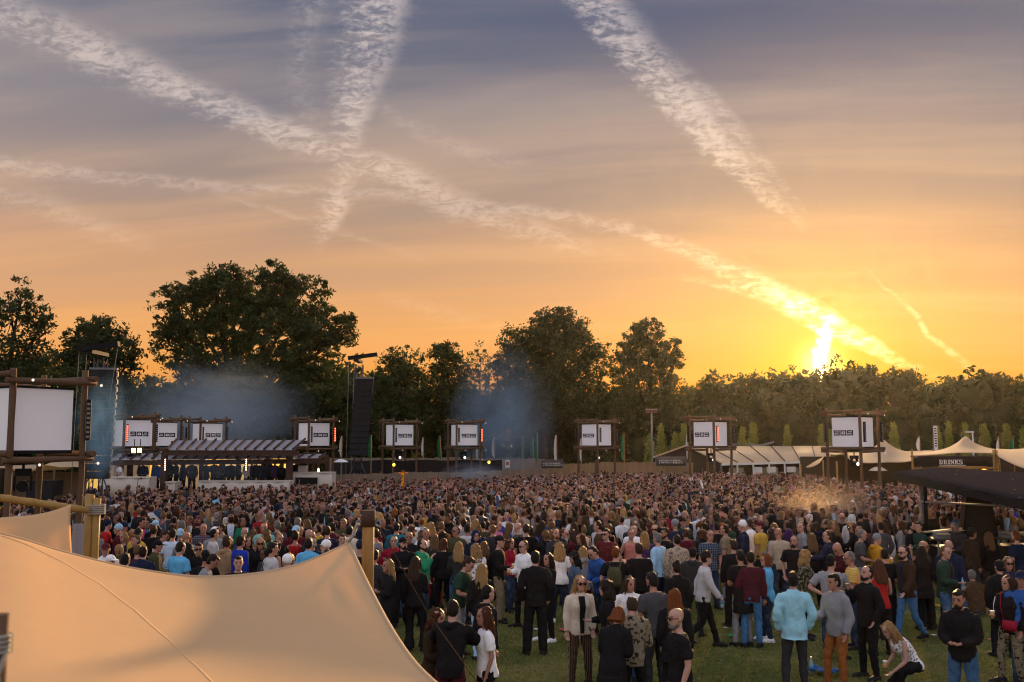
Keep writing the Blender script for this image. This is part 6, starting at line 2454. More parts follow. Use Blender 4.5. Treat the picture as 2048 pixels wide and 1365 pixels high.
    MB().log((0, 0, 0), (0, 0, p.z), .030, 12, .05, 8).build('shaft', M_TIMBER, st)
    z = at(8, 1290, 3.4).z
    b = MB()
    for q in range(4):
        b.tube([(math.cos(an) * .036, math.sin(an) * .036, z - .02 + q * .016) for an in [2 * math.pi * w / 12 for w in range(13)]], .008, 5)
    b.tube([(.034, -.01, z), (.02, -.04, z - .09), (.035, -.035, z - .20)], .008, 5)
    b.build('rope_knot', M_ROPE, st)
    tag(st, 'weathered post top wound with pale rope at the bottom corner', 'post')

# ------------------------------------------------------------------ the people one can pick out
# head-top pixel, height, sex, pose, facing (0 camera, 180 away, 90 to the right), hair, colour, top, colour, bottoms, colour, options
N = [
    # ---- right-hand lawn and front of the crowd
    (905, 1200, 1.82, 'm', 'hug', 168, 'short', 'dark brown', 'hoodie', 'black', 'loose', 'burgundy', {'note': 'his back to us'}),
    (968, 1213, 1.70, 'f', 'stand', -75, 'longwavy', 'auburn', 'tee', 'white', 'slim', 'black', {}),
    (876, 1216, 1.66, 'f', 'front', 60, 'longwavy', 'auburn', 'coat', 'dark brown', 'jeans', 'denim blue', {'note': 'hidden behind the hugging man'}),
    (976, 1170, 1.76, 'm', 'stand', 120, 'crop', 'black', 'hoodie', 'black', 'slim', 'black', {}),
    (938, 1116, 1.82, 'm', 'bow', 70, 'short', 'brown', 'tee', 'dark green', 'jeans', 'grey', {}),
    (964, 1126, 1.70, 'f', 'hold', 185, 'long', 'blond', 'jacket', 'black', 'slim', 'light blue', {'note': 'hand to her friend'}),
    (832, 1112, 1.74, 'f', 'hold', 172, 'long', 'brown', 'long', 'black', 'flare', 'black', {'note': 'phone in hand', 'phone': 1}),
    (776, 1118, 1.72, 'f', 'cross', -70, 'long', 'blond', 'jacket', 'black', 'slim', 'black', {'x': ('glassesup',), 'note': 'sunglasses on head'}),
    (750, 1098, 1.80, 'm', 'stand', 150, 'crop', 'dark brown', 'tee', 'charcoal', 'jeans', 'dark denim', {}),
    (845, 1079, 1.80, 'm', 'drink', 75, 'crop', 'dark brown', 'hoodie', 'green', 'jeans', 'dark denim', {'x': ('beard',)}),
    (852, 1057, 1.84, 'm', 'talk', -10, 'crop', 'dark brown', 'tee', 'white', 'jeans', 'charcoal', {}),
    (869, 1068, 1.72, 'f', 'stand', 178, 'long', 'fair', 'jacket', 'charcoal', 'slim', 'crimson', {}),
    (887, 1077, 1.70, 'f', 'stand', 184, 'bob', 'auburn', 'long', 'black', 'slim', 'black', {}),
    (918, 1083, 1.72, 'f', 'front', 175, 'long', 'blond', 'long', 'charcoal', 'slim', 'bright blue', {}),
    (951, 1086, 1.70, 'f', 'stand', 195, 'longwavy', 'blond', 'tee', 'white', 'slim', 'black', {'pat': 'floral', 'note': 'print on the back'}),
    (968, 1082, 1.70, 'f', 'stand', 170, 'longwavy', 'fair', 'jacket', 'black', 'slim', 'denim blue', {}),
    (807, 1075, 1.84, 'm', 'cross', 20, 'cap', 'black', 'jacket', 'black', 'loose', 'black', {'x': ('beard',)}),
    (788, 1072, 1.78, 'm', 'pocket', 15, 'crop', 'fair', 'hoodie', 'crimson', 'jeans', 'denim blue', {}),
    (793, 1046, 1.80, 'm', 'stand', 175, 'crop', 'black', 'long', 'teal', 'jeans', 'dark denim', {}),
    (1000, 1071, 1.84, 'm', 'hold', 80, 'cap', 'black', 'long', 'black', 'loose', 'khaki', {'cup': 1}),
    (1021, 1076, 1.66, 'f', 'hold', 60, 'longwavy', 'auburn', 'long', 'crimson', 'jeans', 'dark denim', {}),
    (1047, 1081, 1.80, 'm', 'hold', -50, 'crop', 'fair', 'shirt', 'white', 'slim', 'black', {'x': ('glasses',), 'cup': 1}),
    (1071, 1102, 1.86, 'm', 'pocket', 180, 'short', 'black', 'jacket', 'black', 'loose', 'black', {'note': 'standing square on the grass'}),
    (1096, 1106, 1.70, 'f', 'cross', -60, 'long', 'dark brown', 'jacket', 'black', 'slim', 'black', {'shoes': 'white', 'note': 'white sneakers'}),
    (1119, 1084, 1.70, 'f', 'front', 180, 'longwavy', 'blond', 'tee', 'white', 'jeans', 'dark denim', {'shoes': 'white'}),
    (1148, 1103, 1.68, 'f', 'stand', -80, 'curly', 'black', 'jacket', 'denim blue', 'jeans', 'denim blue', {'pat': 'check', 'shoes': 'white'}),
    (1166, 1092, 1.68, 'f', 'stand', 160, 'long', 'blond', 'hoodie', 'grey', 'slim', 'burgundy', {}),
    (1160, 1150, 1.74, 'f', 'stand', 14, 'long', 'blond', 'jacket', 'cream', 'slim', 'dark brown', {'x': ('glasses', 'open:black'), 'bpat': 'pinstripe'}),
    (1211, 1160, 1.72, 'f', 'hold', -95, 'curly', 'dark brown', 'long', 'black', 'jeans', 'dark denim', {}),
    (1259, 1152, 1.70, 'f', 'talk', 4, 'long', 'brown', 'shirt', 'white', 'jeans', 'denim blue', {'note': 'smiling at her friends'}),
    (1303, 1145, 1.84, 'm', 'front', -150, 'short', 'black', 'tee', 'dark grey', 'jeans', 'charcoal', {'x': ('beard',)}),
    (1264, 1198, 1.72, 'm', 'bow', 172, 'wavy', 'brown', 'jacket', 'khaki', 'slim', 'black', {'pat': 'camo', 'note': 'head bowed'}),
    (1236, 1216, 1.66, 'f', 'bow', 150, 'bob', 'ginger', 'coat', 'black', 'slim', 'black', {'note': 'leaning on the camouflage jacket'}),
    (1349, 1176, 1.70, 'f', 'stand', 168, 'long', 'ginger', 'coat', 'black', 'slim', 'black', {}),
    (1352, 1216, 1.82, 'm', 'stand', -80, 'bald', 'grey', 'tee', 'black', 'jeans', 'black', {'x': ('glasses', 'beard'), 'note': 'big in front'}),
    (1352, 1122, 1.68, 'f', 'stand', 190, 'bun', 'dark brown', 'jacket', 'black', 'slim', 'black', {}),
    (1231, 1093, 1.82, 'm', 'drink', 165, 'crop', 'ginger', 'tee', 'black', 'jeans', 'dark denim', {'x': ('backpack',), 'note': 'olive backpack, drinking'}),
    (1277, 1086, 1.82, 'm', 'stand', 180, 'short', 'brown', 'tee', 'black', 'jeans', 'black', {}),
    (1314, 1066, 1.84, 'm', 'hold', -130, 'short', 'grey', 'long', 'light blue', 'jeans', 'navy', {'x': ('glasses',), 'cup': 1}),
    (1353, 1069, 1.82, 'm', 'stand', 186, 'crop', 'dark brown', 'shirt', 'beige', 'jeans', 'dark denim', {'pat': 'floral', 'note': 'palm print'}),
    (1289, 1062, 1.70, 'f', 'stand', 170, 'long', 'blond', 'long', 'purple', 'slim', 'black', {'pat': 'floral'}),
    (1262, 1058, 1.78, 'm', 'pocket', 20, 'crop', 'dark brown', 'tank', 'salmon', 'jeans', 'denim blue', {}),
    (1413, 1102, 1.80, 'm', 'walk', 84, 'wavy', 'dark brown', 'long', 'light grey', 'slim', 'black', {'x': ('glasses',), 'bottle': 1, 'note': 'striding past'}),
    (1420, 1060, 1.82, 'm', 'stand', 8, 'crop', 'brown', 'tee', 'navy', 'jeans', 'dark denim', {'pat': 'check'}),
    (1480, 1100, 1.80, 'm', 'front', 184, 'crop', 'black', 'longtee', 'black', 'slim', 'grey', {'note': 'pale legs'}),
    (1500, 1103, 1.78, 'm', 'stand', 170, 'crop', 'dark brown', 'long', 'burgundy', 'jeans', 'bright blue', {}),
    (1531, 1108, 1.68, 'f', 'cross', -95, 'bob', 'ginger', 'jacket', 'sky blue', 'slim', 'dark denim', {'shoes': 'white', 'pat': 'denim'}),
    (1466, 1079, 1.80, 'm', 'stand', 188, 'short', 'brown', 'long', 'black', 'loose', 'black', {}),
    (1386, 1094, 1.76, 'm', 'stand', 160, 'crop', 'black', 'hoodie', 'charcoal', 'slim', 'charcoal', {}),
    (1556, 1056, 1.84, 'm', 'front', -165, 'bald', 'grey', 'long', 'beige', 'jeans', 'dark denim', {}),
    (1611, 1100, 1.72, 'f', 'talk', 60, 'curly', 'blond', 'jacket', 'olive', 'slim', 'black', {'pat': 'camo', 'x': ('glasses',)}),
    (1588, 1072, 1.80, 'm', 'pocket', -20, 'crop', 'dark brown', 'tee', 'black', 'jeans', 'dark denim', {'x': ('beard',), 'note': 'white cloth at hip'}),
    (1623, 1066, 1.70, 'f', 'stand', 176, 'long', 'fair', 'long', 'black', 'slim', 'black', {}),
    (1662, 1110, 1.84, 'm', 'hip', 158, 'cap', 'black', 'tee', 'grey', 'jeans', 'dark denim', {'note': 'hand on hip'}),
    (1585, 1144, 1.84, 'm', 'pocket', 180, 'quiff', 'dark brown', 'shirt', 'light denim', 'slim', 'charcoal', {'pat': 'denim', 'shoes': 'light blue', 'note': 'alone on the lawn'}),
    (1667, 1148, 1.80, 'm', 'hold', -62, 'short', 'black', 'hoodie', 'grey', 'slim', 'rust', {'note': 'hands joined'}),
    (1733, 1132, 1.82, 'm', 'drink', -72, 'crop', 'dark brown', 'shirt', 'black', 'slim', 'black', {'x': ('beard',), 'note': 'hand at mouth'}),
    (1698, 1103, 1.80, 'm', 'front', -100, 'crop', 'grey', 'tee', 'yellow', 'jeans', 'dark denim', {'pat': 'stripe', 'x': ('glasses',)}),
    (1675, 1087, 1.86, 'm', 'bow', -70, 'bald', 'grey', 'jacket', 'burgundy', 'jeans', 'black', {}),
    (1756, 1118, 1.72, 'f', 'front', 178, 'long', 'auburn', 'tank', 'red', 'jeans', 'black', {}),
    (1769, 1097, 1.76, 'm', 'hold', 165, 'crop', 'black', 'tee', 'black', 'slim', 'black', {}),
    (1754, 1068, 1.74, 'm', 'hold', 110, 'beanie', 'grey', 'hoodie', 'mustard', 'jeans', 'charcoal', {'cup': 1}),
    (1806, 1092, 1.84, 'm', 'stride', -66, 'crop', 'dark brown', 'jacket', 'dark brown', 'slim', 'bright blue', {'x': ('glasses', 'beard', 'open:navy'), 'note': 'strolling'}),
    (1842, 1091, 1.72, 'f', 'hold', 170, 'long', 'dark brown', 'coat', 'black', 'loose', 'black', {}),
    (1847, 1082, 1.78, 'm', 'stand', 40, 'bald', 'grey', 'jacket', 'charcoal', 'loose', 'charcoal', {'x': ('glasses',), 'skin': 4}),
    (1890, 1092, 1.84, 'm', 'hold', 55, 'crop', 'fair', 'jacket', 'dark green', 'jeans', 'denim blue', {'x': ('open:brown',), 'bottle': 1}),
    (1897, 1080, 1.82, 'm', 'stand', 150, 'bald', 'grey', 'hoodie', 'navy', 'jeans', 'black', {}),
    (1916, 1180, 1.82, 'm', 'front', -42, 'short', 'dark brown', 'hoodie', 'black', 'jeans', 'denim blue', {'x': ('beard',), 'note': 'thick beard, wringing hands'}),
    (1943, 1140, 1.80, 'm', 'sit', 172, 'short', 'grey', 'jacket', 'brown', 'jeans', 'denim blue', {'note': 'sitting on the grass'}),
    (2014, 1150, 1.72, 'f', 'hold', -60, 'long', 'brown', 'jacket', 'black', 'slim', 'khaki', {'x': ('redbag', 'stripes'), 'bpat': 'camo', 'cup': 1, 'note': 'red handbag'}),
    (1998, 1120, 1.72, 'f', 'stand', 165, 'cap', 'black', 'coat', 'black', 'slim', 'black', {'note': 'beside the red handbag'}),
    (2016, 1113, 1.72, 'f', 'stand', -14, 'longwavy', 'fair', 'jacket', 'navy', 'jeans', 'black', {'x': ('glasses',)}),
    (1944, 1056, 1.82, 'm', 'stand', 95, 'wavy', 'black', 'hoodie', 'dark brown', 'loose', 'charcoal', {'skin': 4}),
    (1977, 1063, 1.70, 'f', 'hold', 172, 'long', 'fair', 'jacket', 'black', 'slim', 'charcoal', {}),
    (2031, 1062, 1.84, 'm', 'hold', -150, 'crop', 'ginger', 'tee', 'navy', 'jeans', 'dark denim', {'x': ('beard',)}),
    (1909, 1046, 1.84, 'm', 'bow', -80, 'crop', 'grey', 'jacket', 'charcoal', 'jeans', 'dark denim', {'x': ('beard',)}),
    (1776, 1244, 1.70, 'f', 'kneel', -72, 'longwavy', 'blond', 'tank', 'white', 'slim', 'black', {'pat': 'floral', 'cup': 1, 'note': 'crouching with a drink'}),
    (2042, 1142, 1.80, 'm', 'stand', -30, 'cap', 'navy', 'tee', 'blue', 'jeans', 'dark denim', {}),
    (1837, 1044, 1.82, 'm', 'talk', -80, 'short', 'black', 'jacket', 'dark green', 'jeans', 'dark denim', {}),
    (1822, 1044, 1.78, 'm', 'stand', 70, 'crop', 'black', 'tee', 'black', 'jeans', 'dark denim', {'x': ('beard',)}),
    (1800, 1041, 1.70, 'f', 'stand', -120, 'longwavy', 'auburn', 'hoodie', 'grey', 'slim', 'charcoal', {}),
    (1768, 1047, 1.70, 'f', 'stand', 165, 'longwavy', 'brown', 'shirt', 'white', 'jeans', 'dark denim', {}),
    (1724, 1059, 1.84, 'm', 'front', 70, 'crop', 'grey', 'tee', 'dark grey', 'jeans', 'grey', {}),
    (1704, 1030, 1.82, 'm', 'stand', 140, 'hoodup', 'light grey', 'hoodie', 'light grey', 'jeans', 'black', {}),
    (1684, 1026, 1.84, 'm', 'front', -6, 'bald', 'grey', 'tee', 'black', 'jeans', 'black', {'x': ('glasses',)}),
    (1654, 1062, 1.82, 'm', 'talk', -120, 'crop', 'brown', 'jacket', 'navy', 'jeans', 'black', {}),
    (1548, 1046, 1.76, 'f', 'stand', 170, 'longwavy', 'fair', 'shirt', 'dark brown', 'slim', 'black', {'pat': 'floral', 'note': 'leopard print'}),
    (1433, 1044, 1.82, 'm', 'stand', 175, 'crop', 'black', 'tee', 'black', 'jeans', 'dark denim', {}),
    (1400, 1022, 1.82, 'm', 'stand', 178, 'crop', 'grey', 'hoodie', 'pale blue', 'jeans', 'denim blue', {'note': 'red collar'}),
    (1366, 1036, 1.84, 'm', 'drink', 20, 'cap', 'black', 'jacket', 'dark green', 'jeans', 'black', {'x': ('open:white',), 'note': 'open over a white shirt'}),
    (1330, 1056, 1.82, 'm', 'pocket', -70, 'short', 'brown', 'tee', 'black', 'jeans', 'black', {'x': ('beard',)}),
    (1212, 1058, 1.84, 'm', 'pocket', -30, 'short', 'black', 'tee', 'maroon', 'jeans', 'dark denim', {'x': ('glasses',)}),
    (1195, 1042, 1.84, 'm', 'talk', -60, 'crop', 'brown', 'long', 'light grey', 'jeans', 'charcoal', {}),
    (1186, 1095, 1.80, 'm', 'bow', -60, 'crop', 'black', 'shirt', 'blue', 'jeans', 'dark denim', {}),
    (1112, 1058, 1.80, 'm', 'drink', 20, 'crop', 'ginger', 'jacket', 'charcoal', 'jeans', 'dark denim', {'x': ('glassesup', 'beard'), 'note': 'blue mirrored glasses up'}),
    (1052, 1048, 1.84, 'm', 'stand', 176, 'crop', 'brown', 'tee', 'black', 'jeans', 'black', {'bw': 1.1}),
    (996, 1042, 1.80, 'm', 'stand', 60, 'crop', 'brown', 'tee', 'pink', 'jeans', 'dark denim', {}),
    (972, 1042, 1.68, 'f', 'drink', -70, 'bob', 'dark brown', 'jacket', 'beige', 'slim', 'black', {'note': 'hand to her ear'}),
    (951, 1037, 1.70, 'f', 'stand', 180, 'long', 'blond', 'tee', 'yellow', 'jeans', 'dark denim', {}),
    (952, 1062, 1.74, 'm', 'stand', 10, 'hoodup', 'navy', 'hoodie', 'navy', 'jeans', 'black', {}),
    (912, 1052, 1.82, 'm', 'pocket', -30, 'crop', 'dark brown', 'jacket', 'olive', 'jeans', 'black', {'x': ('glasses',)}),
    (928, 1038, 1.82, 'm', 'stand', 172, 'crop', 'dark brown', 'tee', 'grey', 'jeans', 'dark denim', {}),
    (822, 1032, 1.84, 'm', 'stand', 178, 'crop', 'black', 'tee', 'white', 'jeans', 'dark denim', {'x': ()}),
    # ---- over the tent, on the other side
    (362, 1083, 1.86, 'm', 'front', 150, 'crop', 'dark brown', 'tee', 'sky blue', 'jeans', 'dark denim', {}),
    (398, 1086, 1.80, 'm', 'stand', 8, 'short', 'black', 'jacket', 'black', 'jeans', 'black', {'x': ('glasses',)}),
    (412, 1100, 1.84, 'm', 'stand', 184, 'cap', 'black', 'tee', 'black', 'jeans', 'black', {'eleven': 1, 'note': 'number 11 on the back'}),
    (212, 1087, 1.80, 'm', 'stand', 6, 'cap', 'maroon', 'hoodie', 'white', 'jeans', 'dark denim', {'note': 'beside the bamboo'}),
    (222, 1110, 1.76, 'm', 'stand', 60, 'cap', 'white', 'tee', 'black', 'jeans', 'dark denim', {}),
    (252, 1106, 1.80, 'm', 'stand', 170, 'short', 'black', 'tee', 'white', 'jeans', 'dark denim', {'x': ('strap',)}),
    (287, 1092, 1.80, 'm', 'stand', 175, 'short', 'dark brown', 'jacket', 'navy', 'jeans', 'black', {}),
    (316, 1080, 1.80, 'm', 'front', 110, 'cap', 'black', 'jacket', 'olive', 'jeans', 'charcoal', {}),
    (346, 1057, 1.84, 'm', 'stand', 178, 'crop', 'dark brown', 'tee', 'pale blue', 'jeans', 'dark denim', {}),
    (283, 1036, 1.84, 'm', 'front', 90, 'short', 'black', 'tee', 'hot pink', 'jeans', 'black', {}),
    (309, 1036, 1.72, 'f', 'drink', 70, 'longwavy', 'black', 'jacket', 'light denim', 'jeans', 'dark denim', {'pat': 'denim'}),
    (331, 1062, 1.80, 'm', 'bow', 80, 'short', 'brown', 'tee', 'white', 'jeans', 'black', {}),
    (248, 1046, 1.76, 'm', 'hug', 100, 'beanie', 'navy', 'jacket', 'royal blue', 'jeans', 'dark denim', {}),
    (426, 1111, 1.82, 'm', 'bow', 100, 'short', 'dark brown', 'tee', 'grey', 'jeans', 'dark denim', {}),
    (455, 1073, 1.82, 'm', 'stand', 150, 'wavy', 'brown', 'hoodie', 'tan', 'jeans', 'black', {}),
    (482, 1071, 1.86, 'm', 'stand', 140, 'short', 'dark brown', 'long', 'royal blue', 'jeans', 'black', {'x': ('glasses',)}),
    (546, 1085, 1.84, 'm', 'hold', 125, 'short', 'dark brown', 'tee', 'light grey', 'jeans', 'dark denim', {'x': ('strap',), 'cup': 1}),
    (521, 1076, 1.70, 'f', 'stand', 10, 'longwavy', 'blond', 'jacket', 'black', 'slim', 'black', {'x': ('glasses',)}),
    (530, 1096, 1.66, 'f', 'hold', -40, 'long', 'black', 'jacket', 'charcoal', 'slim', 'black', {'skin': 5, 'cup': 1}),
    (592, 1062, 1.72, 'f', 'hold', 172, 'bun', 'dark brown', 'tank', 'red', 'slim', 'black', {'cup': 1}),
    (618, 1076, 1.84, 'm', 'stand', 165, 'short', 'dark brown', 'shirt', 'sky blue', 'jeans', 'dark denim', {}),
    (655, 1052, 1.82, 'm', 'stand', 178, 'short', 'brown', 'tee', 'navy', 'jeans', 'dark denim', {'note': 'blue cloth over shoulder'}),
    (407, 1047, 1.84, 'm', 'stand', 14, 'bald', 'grey', 'shirt', 'maroon', 'jeans', 'dark denim', {'pat': 'check'}),
    (429, 1058, 1.80, 'm', 'stand', 120, 'crop', 'black', 'tee', 'light grey', 'jeans', 'black', {'x': ('glassesup',)}),
    (528, 1045, 1.84, 'm', 'front', 4, 'crop', 'brown', 'tee', 'mint', 'jeans', 'dark denim', {}),
    (560, 1034, 1.70, 'f', 'stand', -6, 'longwavy', 'ginger', 'long', 'maroon', 'slim', 'black', {}),
    (685, 1068, 1.82, 'm', 'stand', 10, 'short', 'brown', 'jacket', 'maroon', 'jeans', 'black', {}),
    (700, 1052, 1.82, 'm', 'stand', 160, 'crop', 'black', 'hoodie', 'cream', 'jeans', 'black', {}),
]


def make_label(sex, hair, hcol, top, tcol, bot, bcol, pat, note, extras):
    who = 'man' if sex == 'm' else 'woman'
    hw = HAIRWORD[hair].format(hcol)
    pw = {'plain': '', 'stripe': 'striped ', 'camo': 'camouflage ', 'floral': 'patterned ', 'check': 'checked ', 'denim': 'denim '}[pat]
    tc = tcol.replace(' denim', '') if pat == 'denim' else tcol
    s = '%s with %s, %s %s%s and %s %s' % (who, hw, tc, pw, TOPWORD[top], bcol, BOTWORD[bot])
    if note:
        s += ', ' + note
    elif 'glasses' in extras:
        s += ', in sunglasses'
    elif 'beard' in extras:
        s += ', bearded'
    w = s.split()
    if len(w) > 16:
        s = s.replace(' and %s %s' % (bcol, BOTWORD[bot]), '')
    return s


CUPS = [0]


def cup_mesh():
    b = MB()
    b.tube([(0, 0, 0), (0, 0, .10)], [.026, .036], 12)
    m1 = b.mesh('cup', mat('beer_cup', (0.52, 0.30, 0.10), 0.2, 0.1, 8.0))
    m2 = MB().tube([(0, 0, .101), (0, 0, .122)], [.0365, .037], 12).mesh('foam', M_WHITE)
    return m1, m2


def bottle_mesh():
    return (MB().tube([(0, 0, 0), (0, 0, .015), (0, 0, .14), (0, 0, .18), (0, 0, .20), (0, 0, .215)], [.028, .032, .032, .018, .013, .013], 12).mesh('bottle', mat('water_bottle', (0.42, 0.58, 0.68), 0.12, 0.15, 10.0, trans=0.4)),
            MB().tube([(0, 0, .07), (0, 0, .12)], .0335, 12).mesh('wrapper', mat('blue_wrapper', (0.10, 0.28, 0.55), 0.4, 0.3, 30.0)), MB().tube([(0, 0, .2155), (0, 0, .232)], .0145, 10).mesh('lid', mat('blue_lid', (0.08, 0.25, 0.6), 0.4)))


TAKEN = []


def build_named():
    cm = cup_mesh()
    bm_ = bottle_mesh()
    for row in N:
        px, py, H, sex, pose, rz, hair, hcol, top, tcol, bot, bcol, op = row
        s = skeleton(pose, sex)
        k = H / (1.79 if sex == 'm' else 1.675)
        p = at_z(px, py, s['top'] * k)
        # the head sits a little off the feet; move the feet so that the head shows at the pixel
        hd = Matrix.Rotation(R(rz), 3, 'Z') @ (s['head'].translation * k)
        loc = (p.x - hd.x, p.y - hd.y, 0)
        pat = op.get('pat', 'plain')
        ex = op.get('x', ())
        lab = make_label(sex, hair, hcol, top, tcol, bot, bcol, pat, op.get('note'), ex)
        n = 0
        while lab in LABELS:
            n += 1
            lab = lab + ', further back'
        LABELS.add(lab)
        sk = SKINS[op['skin']] if 'skin' in op else None
        b = person(loc, H, sex, pose, rz, hair, hcol, top, tcol, bot, bcol, lab, pat, op.get('bpat'), op.get('shoes', 'black'), sk, ex, bw=op.get('bw', 1.0))
        TAKEN.append((loc[0], loc[1], 0.36))
        short = '%s in the %s %s' % ('man' if sex == 'm' else 'woman', tcol, TOPWORD[top])
        if op.get('cup'):
            h = HANDS[b.name]
            c = link('beer_cup', cm[0], None, None, h + Vector((0, 0, -.03)))
            link('foam', cm[1], None, c)
            tag(c, 'cup of beer held by the ' + short + ', ' + HAIRWORD[hair].format(hcol), 'cup', 'cups of beer')
        if op.get('bottle'):
            h = HANDS[b.name]
            c = link('water_bottle', bm_[0], None, None, h + Vector((0, 0, -.12)))
            link('wrapper', bm_[1], None, c)
            link('lid', bm_[2], None, c)
            tag(c, 'clear water bottle held by the ' + short, 'bottle', 'water bottles')
        if op.get('phone'):
            h = HANDS[b.name]
            c = MB().box(-.037, .037, -.006, .006, -.07, .07).build('phone', M_BLACK, None, h + Vector((0, 0, .03)), (R(-20), 0, 0))
            MB().box(-.033, .033, -.0075, -.0065, -.064, .064).build('screen', glowing('phone_screen', (0.8, 0.9, 1.0), .8), c)
            tag(c, 'phone held up by the woman in black flared trousers', 'phone')
        if op.get('eleven'):
            for dx in (-.05, .05):
                o = MB().box(-.022, .022, 0, .004, -.09, .09).box(-.045, .045, 0, .0045, -.11, -.085).box(-.045, .03, 0, .0045, .085, .105).build('back_number', M_WHITE, b, s['spine'](.33) + Vector((dx, .158, 0)))


# ------------------------------------------------------------------ the packed crowd
TOPC = ['black'] * 30 + ['charcoal'] * 9 + ['navy'] * 8 + ['dark grey'] * 7 + ['grey'] * 5 + ['white'] * 6 + ['light grey'] * 4 + ['olive'] * 4 + ['dark green'] * 3 + ['maroon'] * 3 + ['burgundy'] * 3 + ['denim blue'] * 4 + ['light blue'] * 2 + ['pale blue'] * 2 + ['sky blue', 'blue', 'royal blue', 'red', 'crimson', 'pink', 'salmon', 'beige', 'cream', 'khaki', 'brown', 'dark brown', 'mustard', 'yellow', 'green', 'teal', 'mint', 'rust', 'purple']
BOTC = ['black'] * 8 + ['dark denim'] * 8 + ['denim blue'] * 4 + ['charcoal'] * 4 + ['navy', 'khaki', 'bright blue', 'grey', 'burgundy']


def rand_person(r):
    sex = 'm' if r.random() < .58 else 'f'
    if sex == 'm':
        hair = r.choice(['short'] * 5 + ['crop'] * 7 + ['wavy'] * 2 + ['quiff'] * 2 + ['bald'] * 3 + ['cap'] * 2 + ['beanie'])
        hcol = r.choice(['black'] * 3 + ['dark brown'] * 6 + ['brown'] * 6 + ['fair'] * 3 + ['ginger'] + ['grey'] * 2)
        top = r.choice(['tee'] * 6 + ['hoodie'] * 3 + ['jacket'] * 4 + ['long'] * 2 + ['shirt'] * 2)
        H = r.gauss(1.81, .06)
        bot = r.choice(['jeans', 'jeans', 'slim', 'loose'])
    else:
        hair = r.choice(['long'] * 6 + ['longwavy'] * 6 + ['bob'] * 2 + ['pony'] * 3 + ['bun'] * 2 + ['curly'])
        hcol = r.choice(['black'] * 2 + ['dark brown'] * 4 + ['brown'] * 5 + ['auburn'] * 3 + ['fair'] * 5 + ['blond'] * 6 + ['ginger'])
        top = r.choice(['tee'] * 4 + ['jacket'] * 5 + ['long'] * 3 + ['tank'] * 2 + ['hoodie'] * 2)
        H = r.gauss(1.69, .055)
        bot = r.choice(['slim', 'slim', 'jeans'])
    if hair in ('cap', 'beanie'):
        hcol = r.choice(['black', 'navy', 'grey', 'white', 'maroon', 'olive', 'light blue'])
    return sex, hair, hcol, top, H, bot


def crowd_area(x, y):
    """is that ground point packed with people?"""
    if y < 1:
        return False
    px = 1024 + x / y * FPX
    near = np.interp(px, [-400, 150, 250, 700, 760, 900, 1200, 1500, 1600, 1800, 1900, 2500], [19, 18.5, 18.0, 18.5, 21.5, 23.0, 24.0, 25.0, 25.5, 26.5, 28.6, 29])
    far = np.interp(px, [-400, 120, 180, 300, 590, 680, 790, 1000, 1100, 1180, 1600, 1690, 1760, 1830, 2048, 2500], [36, 38, 46.8, 47.0, 50.5, 55, 59, 62, 67, 71, 68, 58, 54.5, 50.5, 47, 46])
    return near < y < far


def blocked(x, y):
    # the mixing canopy's desks and loudspeaker, posts of the log towers
    for (bx, by, r_) in BLOCKS:
        if (x - bx) ** 2 + (y - by) ** 2 < r_ * r_:
            return True
    return False


BLOCKS = []


def scatter():
    r = random.Random(77)
    for o in bpy.data.objects:
        if o.name.startswith(('log_tower',)):
            Mw = Matrix.Translation(o.location) @ Matrix.Rotation(o.rotation_euler.z, 4, 'Z')
            for c in ((0, 0), (TA, 0), (0, TA), (TA, TA)):
                p = Mw @ Vector((*c, 0))
                BLOCKS.append((p.x, p.y, .32))
        elif o.name.startswith(('desk', 'loudspeaker_column')):
            for q in (-1.2, -.6, 0, .6, 1.2):
                BLOCKS.append((o.location.x + q, o.location.y, .75))
        elif o.name.startswith(('truss_tower', 'line_array')):
            BLOCKS.append((o.location.x, o.location.y, .9))
        elif o.name.startswith('bar_counter'):
            for q in range(-3, 4):
                BLOCKS.append((o.location.x + q * .7, o.location.y, .6))
        elif o.name.startswith('speaker_crate'):
            BLOCKS.append((o.location.x, o.location.y, .8))
    cell = .5
    grid = {}

    def ok(x, y, d):
        i, j = int(x // cell), int(y // cell)
        for a in range(i - 2, i + 3):
            for b in range(j - 2, j + 3):
                for (qx, qy, qd) in grid.get((a, b), ()):
                    if (qx - x) ** 2 + (qy - y) ** 2 < ((d + qd) * .5) ** 2:
                        return False
        return True
    for (x, y, d) in TAKEN:
        grid.setdefault((int(x // cell), int(y // cell)), []).append((x, y, .42))
    pts = []
    tries = 0
    while tries < 120000:
        tries += 1
        y = 17 + (73 - 17) * r.random() ** .8
        x = (r.random() - .5) * 1.14 * y
        if not crowd_area(x, y) or blocked(x, y):
            continue
        n = mnoise.noise(Vector((x * .35, y * .35, 0)))
        d = np.interp(y, [17, 24, 32, 50], [.74, .66, .54, .50]) * (1 - .14 * n)
        px = 1024 + x / y * FPX
        if px > 1830 and y > 30:
            d *= 1.12
        if not ok(x, y, d):
            continue
        # those in front hide behind named people: keep sight of the named ones
        if y < 24.5:
            hide = False
            for (qx, qy, _) in TAKEN:
                if qy > y and abs(qx / qy - x / y) * y < .30 and qy - y < 3.2:
                    hide = True
                    break
            if hide:
                continue
        grid.setdefault((int(x // cell), int(y // cell)), []).append((x, y, d))
        pts.append((x, y))
    pts.sort(key=lambda p: p[1])
    return pts


def facing(x, y, r):
    """most look towards the stage, groups turn to one another"""
    u = r.random()
    base = math.degrees(math.atan2(-12 - x, -(54 - y))) if False else 0
    tx, ty = -12 - x, 54 - y
    st = math.degrees(math.atan2(tx, -ty))
    if u < .62:
        return st + r.gauss(0, 28)
    return r.uniform(0, 360)


